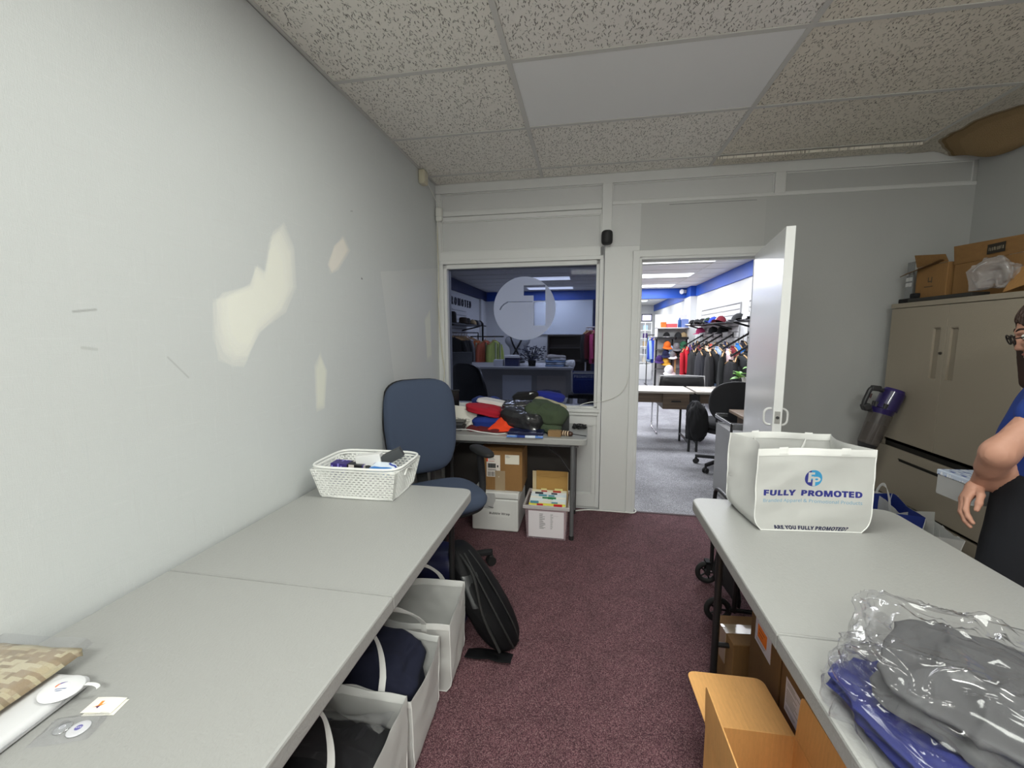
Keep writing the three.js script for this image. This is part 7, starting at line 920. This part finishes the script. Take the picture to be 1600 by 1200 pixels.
  for (let k = 0; k < 5; k++) solo('folded_shirt', folded(0.26, 0.03, 0.22, 1, k + 30), cloth([[0.22, 0.32, 0.5], [0.5, 0.55, 0.62], [0.2, 0.3, 0.48], [0.55, 0.55, 0.56], [0.35, 0.33, 0.32]][k]), `folded shirt on the right of the counter, ${['lowest', 'second', 'middle', 'fourth', 'topmost'][k]} of the stack`, 'clothing', [-0.08, 1.001 + k * 0.0305, -2.6], 0.05 * k);
  solo('tissue_heap', lump(0.14, 0.09, 0.12, 0.7, (x, y, z) => 0.03 * fbm(x * 20, y * 20, z * 20, 3), 30, 18), mWhite, 'crumpled white paper at the right end of the counter', 'paper', Cc(0.12, -2.56));
  const bn = thing('waste_bin', 'grey bin standing at the right end of the counter', 'bin', [0.36, 0, -2.5]); obj('body', lathe([[0.001, 0], [0.1, 0], [0.13, 0.9], [0.12, 0.9], [0.09, 0.02], [0.001, 0.02]], 28), mat([0.2, 0.2, 0.19], 0.6), bn); obj('rim', new THREE.TorusGeometry(0.126, 0.008, 8, 28).rotateX(Math.PI / 2).translate(0, 0.9, 0), mat([0.24, 0.24, 0.23], 0.6), bn);
  // board and shelves at the far wall
  const wbd = thing('whiteboard', 'large blank pale board hanging on the blue wall', 'board', [-0.31, 1.48, -8.325]); obj('board', b2(-0.79, 0.79, 0, 0.92, 0, 0.03, 0.004), mat([0.72, 0.78, 0.85], 0.4), wbd); obj('frame', [b2(-0.8, 0.8, -0.012, 0.0, 0, 0.04), b2(-0.8, 0.8, 0.92, 0.928, 0, 0.04), b2(0.79, 0.802, -0.012, 0.928, 0, 0.04), b2(-0.802, -0.79, -0.012, 0.928, 0, 0.04)], mat([0.6, 0.62, 0.65], 0.4), wbd);
  const ds = thing('shelf_unit', 'dark brown shelf unit standing under the pale board', 'shelves', [-0.15, 0, -8.1]); const db = mat([0.03, 0.024, 0.02], 0.6); obj('side', [b2(-0.55, -0.52, 0, 1.45, -0.2, 0.2), b2(0.6, 0.63, 0, 1.45, -0.2, 0.2)], db, ds); obj('back', b2(-0.55, 0.63, 0, 1.45, -0.2, -0.185), mat([0.05, 0.04, 0.035], 0.6), ds); for (const y of [0.06, 0.4, 0.75, 1.1, 1.43]) obj('shelf', b2(-0.52, 0.6, y - 0.012, y + 0.012, -0.185, 0.2), db, ds);
  // pink and maroon garments right of the board
  const r2 = thing('garment_rack', 'white floor rack of maroon and pink garments right of the board', 'rack', [0.55, 0, -6.0]); obj('frame', [bar([-0.22, 0.03, 0], [-0.22, 1.62, 0], 0.016), bar([0.25, 0.03, 0], [0.25, 1.62, 0], 0.016), bar([-0.22, 1.62, 0], [0.25, 1.62, 0], 0.016), bar([-0.22, 0.03, -0.25], [-0.22, 0.03, 0.25], 0.016), bar([0.25, 0.03, -0.25], [0.25, 0.03, 0.25], 0.016)], mWhite, r2);
  ['charcoal', 'maroon', 'pink', 'maroon', 'purple', 'pink'].forEach((c, k) => garment('hanging_shirt', `${c} top hanging ${ordN[k]} from the left on the white floor rack`, 'shirt', k % 3, K[c], [0.37 + k * 0.07, 1.602, -6.0], 1.0 + rr(-0.3, 0.3)));
  // executive chair right behind the glass
  const ex = thing('executive_chair', 'high-backed black leather chair just behind the tinted window', 'chair', [-0.72, 0, -0.98], 2.6); starBase(ex, mFoam, 0.3, 0.45, 0.2); const lea = mat([0.010, 0.010, 0.011], 0.32); obj('seat', padShape(0.54, 0.52, 0.55, 0.13, ([x, y, z]) => [x, 0.52 + z, y + 0.02]), lea, ex); const eb = ([x, y, z]) => [x * (1 - 0.12 * clamp(y / 0.34)), y + 0.82, -0.26 + z - y * 0.12 + 0.25 * x * x + 0.008 * Math.sin(y * 26)]; obj('backrest', padShape(0.54, 0.68, 0.55, 0.13, eb), lea, ex); obj('headrest', padShape(0.36, 0.16, 0.6, 0.06, ([x, y, z]) => [x, y + 1.06, -0.235 + z]), lea, ex); for (const s of [-1, 1]) { const a = obj('armrest', tube([[s * 0.24, 0.5, 0.1], [s * 0.31, 0.62, 0.12], [s * 0.31, 0.72, 0.05], [s * 0.3, 0.72, -0.15], [s * 0.25, 0.66, -0.26]], 0.025, 26, 8), mFoam, ex); obj('arm_pad', padShape(0.08, 0.28, 0.7, 0.05, ([x, y, z]) => [s * 0.305 + x, 0.745 + z, y - 0.04]), lea, a); }
  // blue printed bag on a white-legged stool, dark clothes on a side table
  const stl = thing('stool', 'white-legged stool with a dark seat behind the glass', 'stool', [0.34, 0, -1.05]); obj('seat', b2(-0.16, 0.16, 0.79, 0.83, -0.14, 0.14, 0.012), mFoam, stl); for (const [x, z] of [[-0.13, -0.11], [0.13, -0.11], [-0.13, 0.11], [0.13, 0.11]]) obj('leg', bar([x * 1.15, 0, z * 1.15], [x, 0.79, z], 0.014), mWhite, stl);
  const bt = texCanvas(256, 256, (g, w, h) => { g.fillStyle = '#0d2f8e'; g.fillRect(0, 0, w, h); g.fillStyle = '#dfe4f2'; fitText(g, 'PROMOTED', 10, 246, 66, 'bold PXpx sans-serif', 44); g.fillStyle = '#5f86d8'; g.fillRect(40, 84, 176, 6); }); bt.wrapS = bt.wrapT = THREE.ClampToEdgeWrapping;
  tote('royal blue tote printed with white letters standing on the stool behind the glass', 0.24, 0.23, 0.12, [0.34, 0.831, -1.05], 0.05, { seed: 33, mat: mat([0.01, 0.035, 0.27], 0.7), print: mat(0xffffff, 0.7, { map: bt }), handles: ['none', 'none'] });
  const sd = thing('side_table', 'grey side table behind the glass holding dark navy clothing', 'table', [-0.05, 0, -1.3]); obj('top', b2(-0.26, 0.2, 0.69, 0.71, -0.22, 0.2, 0.006), mat([0.25, 0.25, 0.25], 0.5), sd); for (const [x, z] of [[-0.23, -0.19], [0.17, -0.19], [-0.23, 0.17], [0.17, 0.17]]) obj('leg', bar([x, 0, z], [x, 0.69, z], 0.014), mLegGrey, sd);
  solo('folded_clothing', folded(0.3, 0.1, 0.22, 3, 44), cloth([0.01, 0.012, 0.045]), 'dark navy clothing folded on the side table behind the glass', 'clothing', [-0.07, 0.712, -1.28], 0.1);
}
renderer.render(scene, camera);
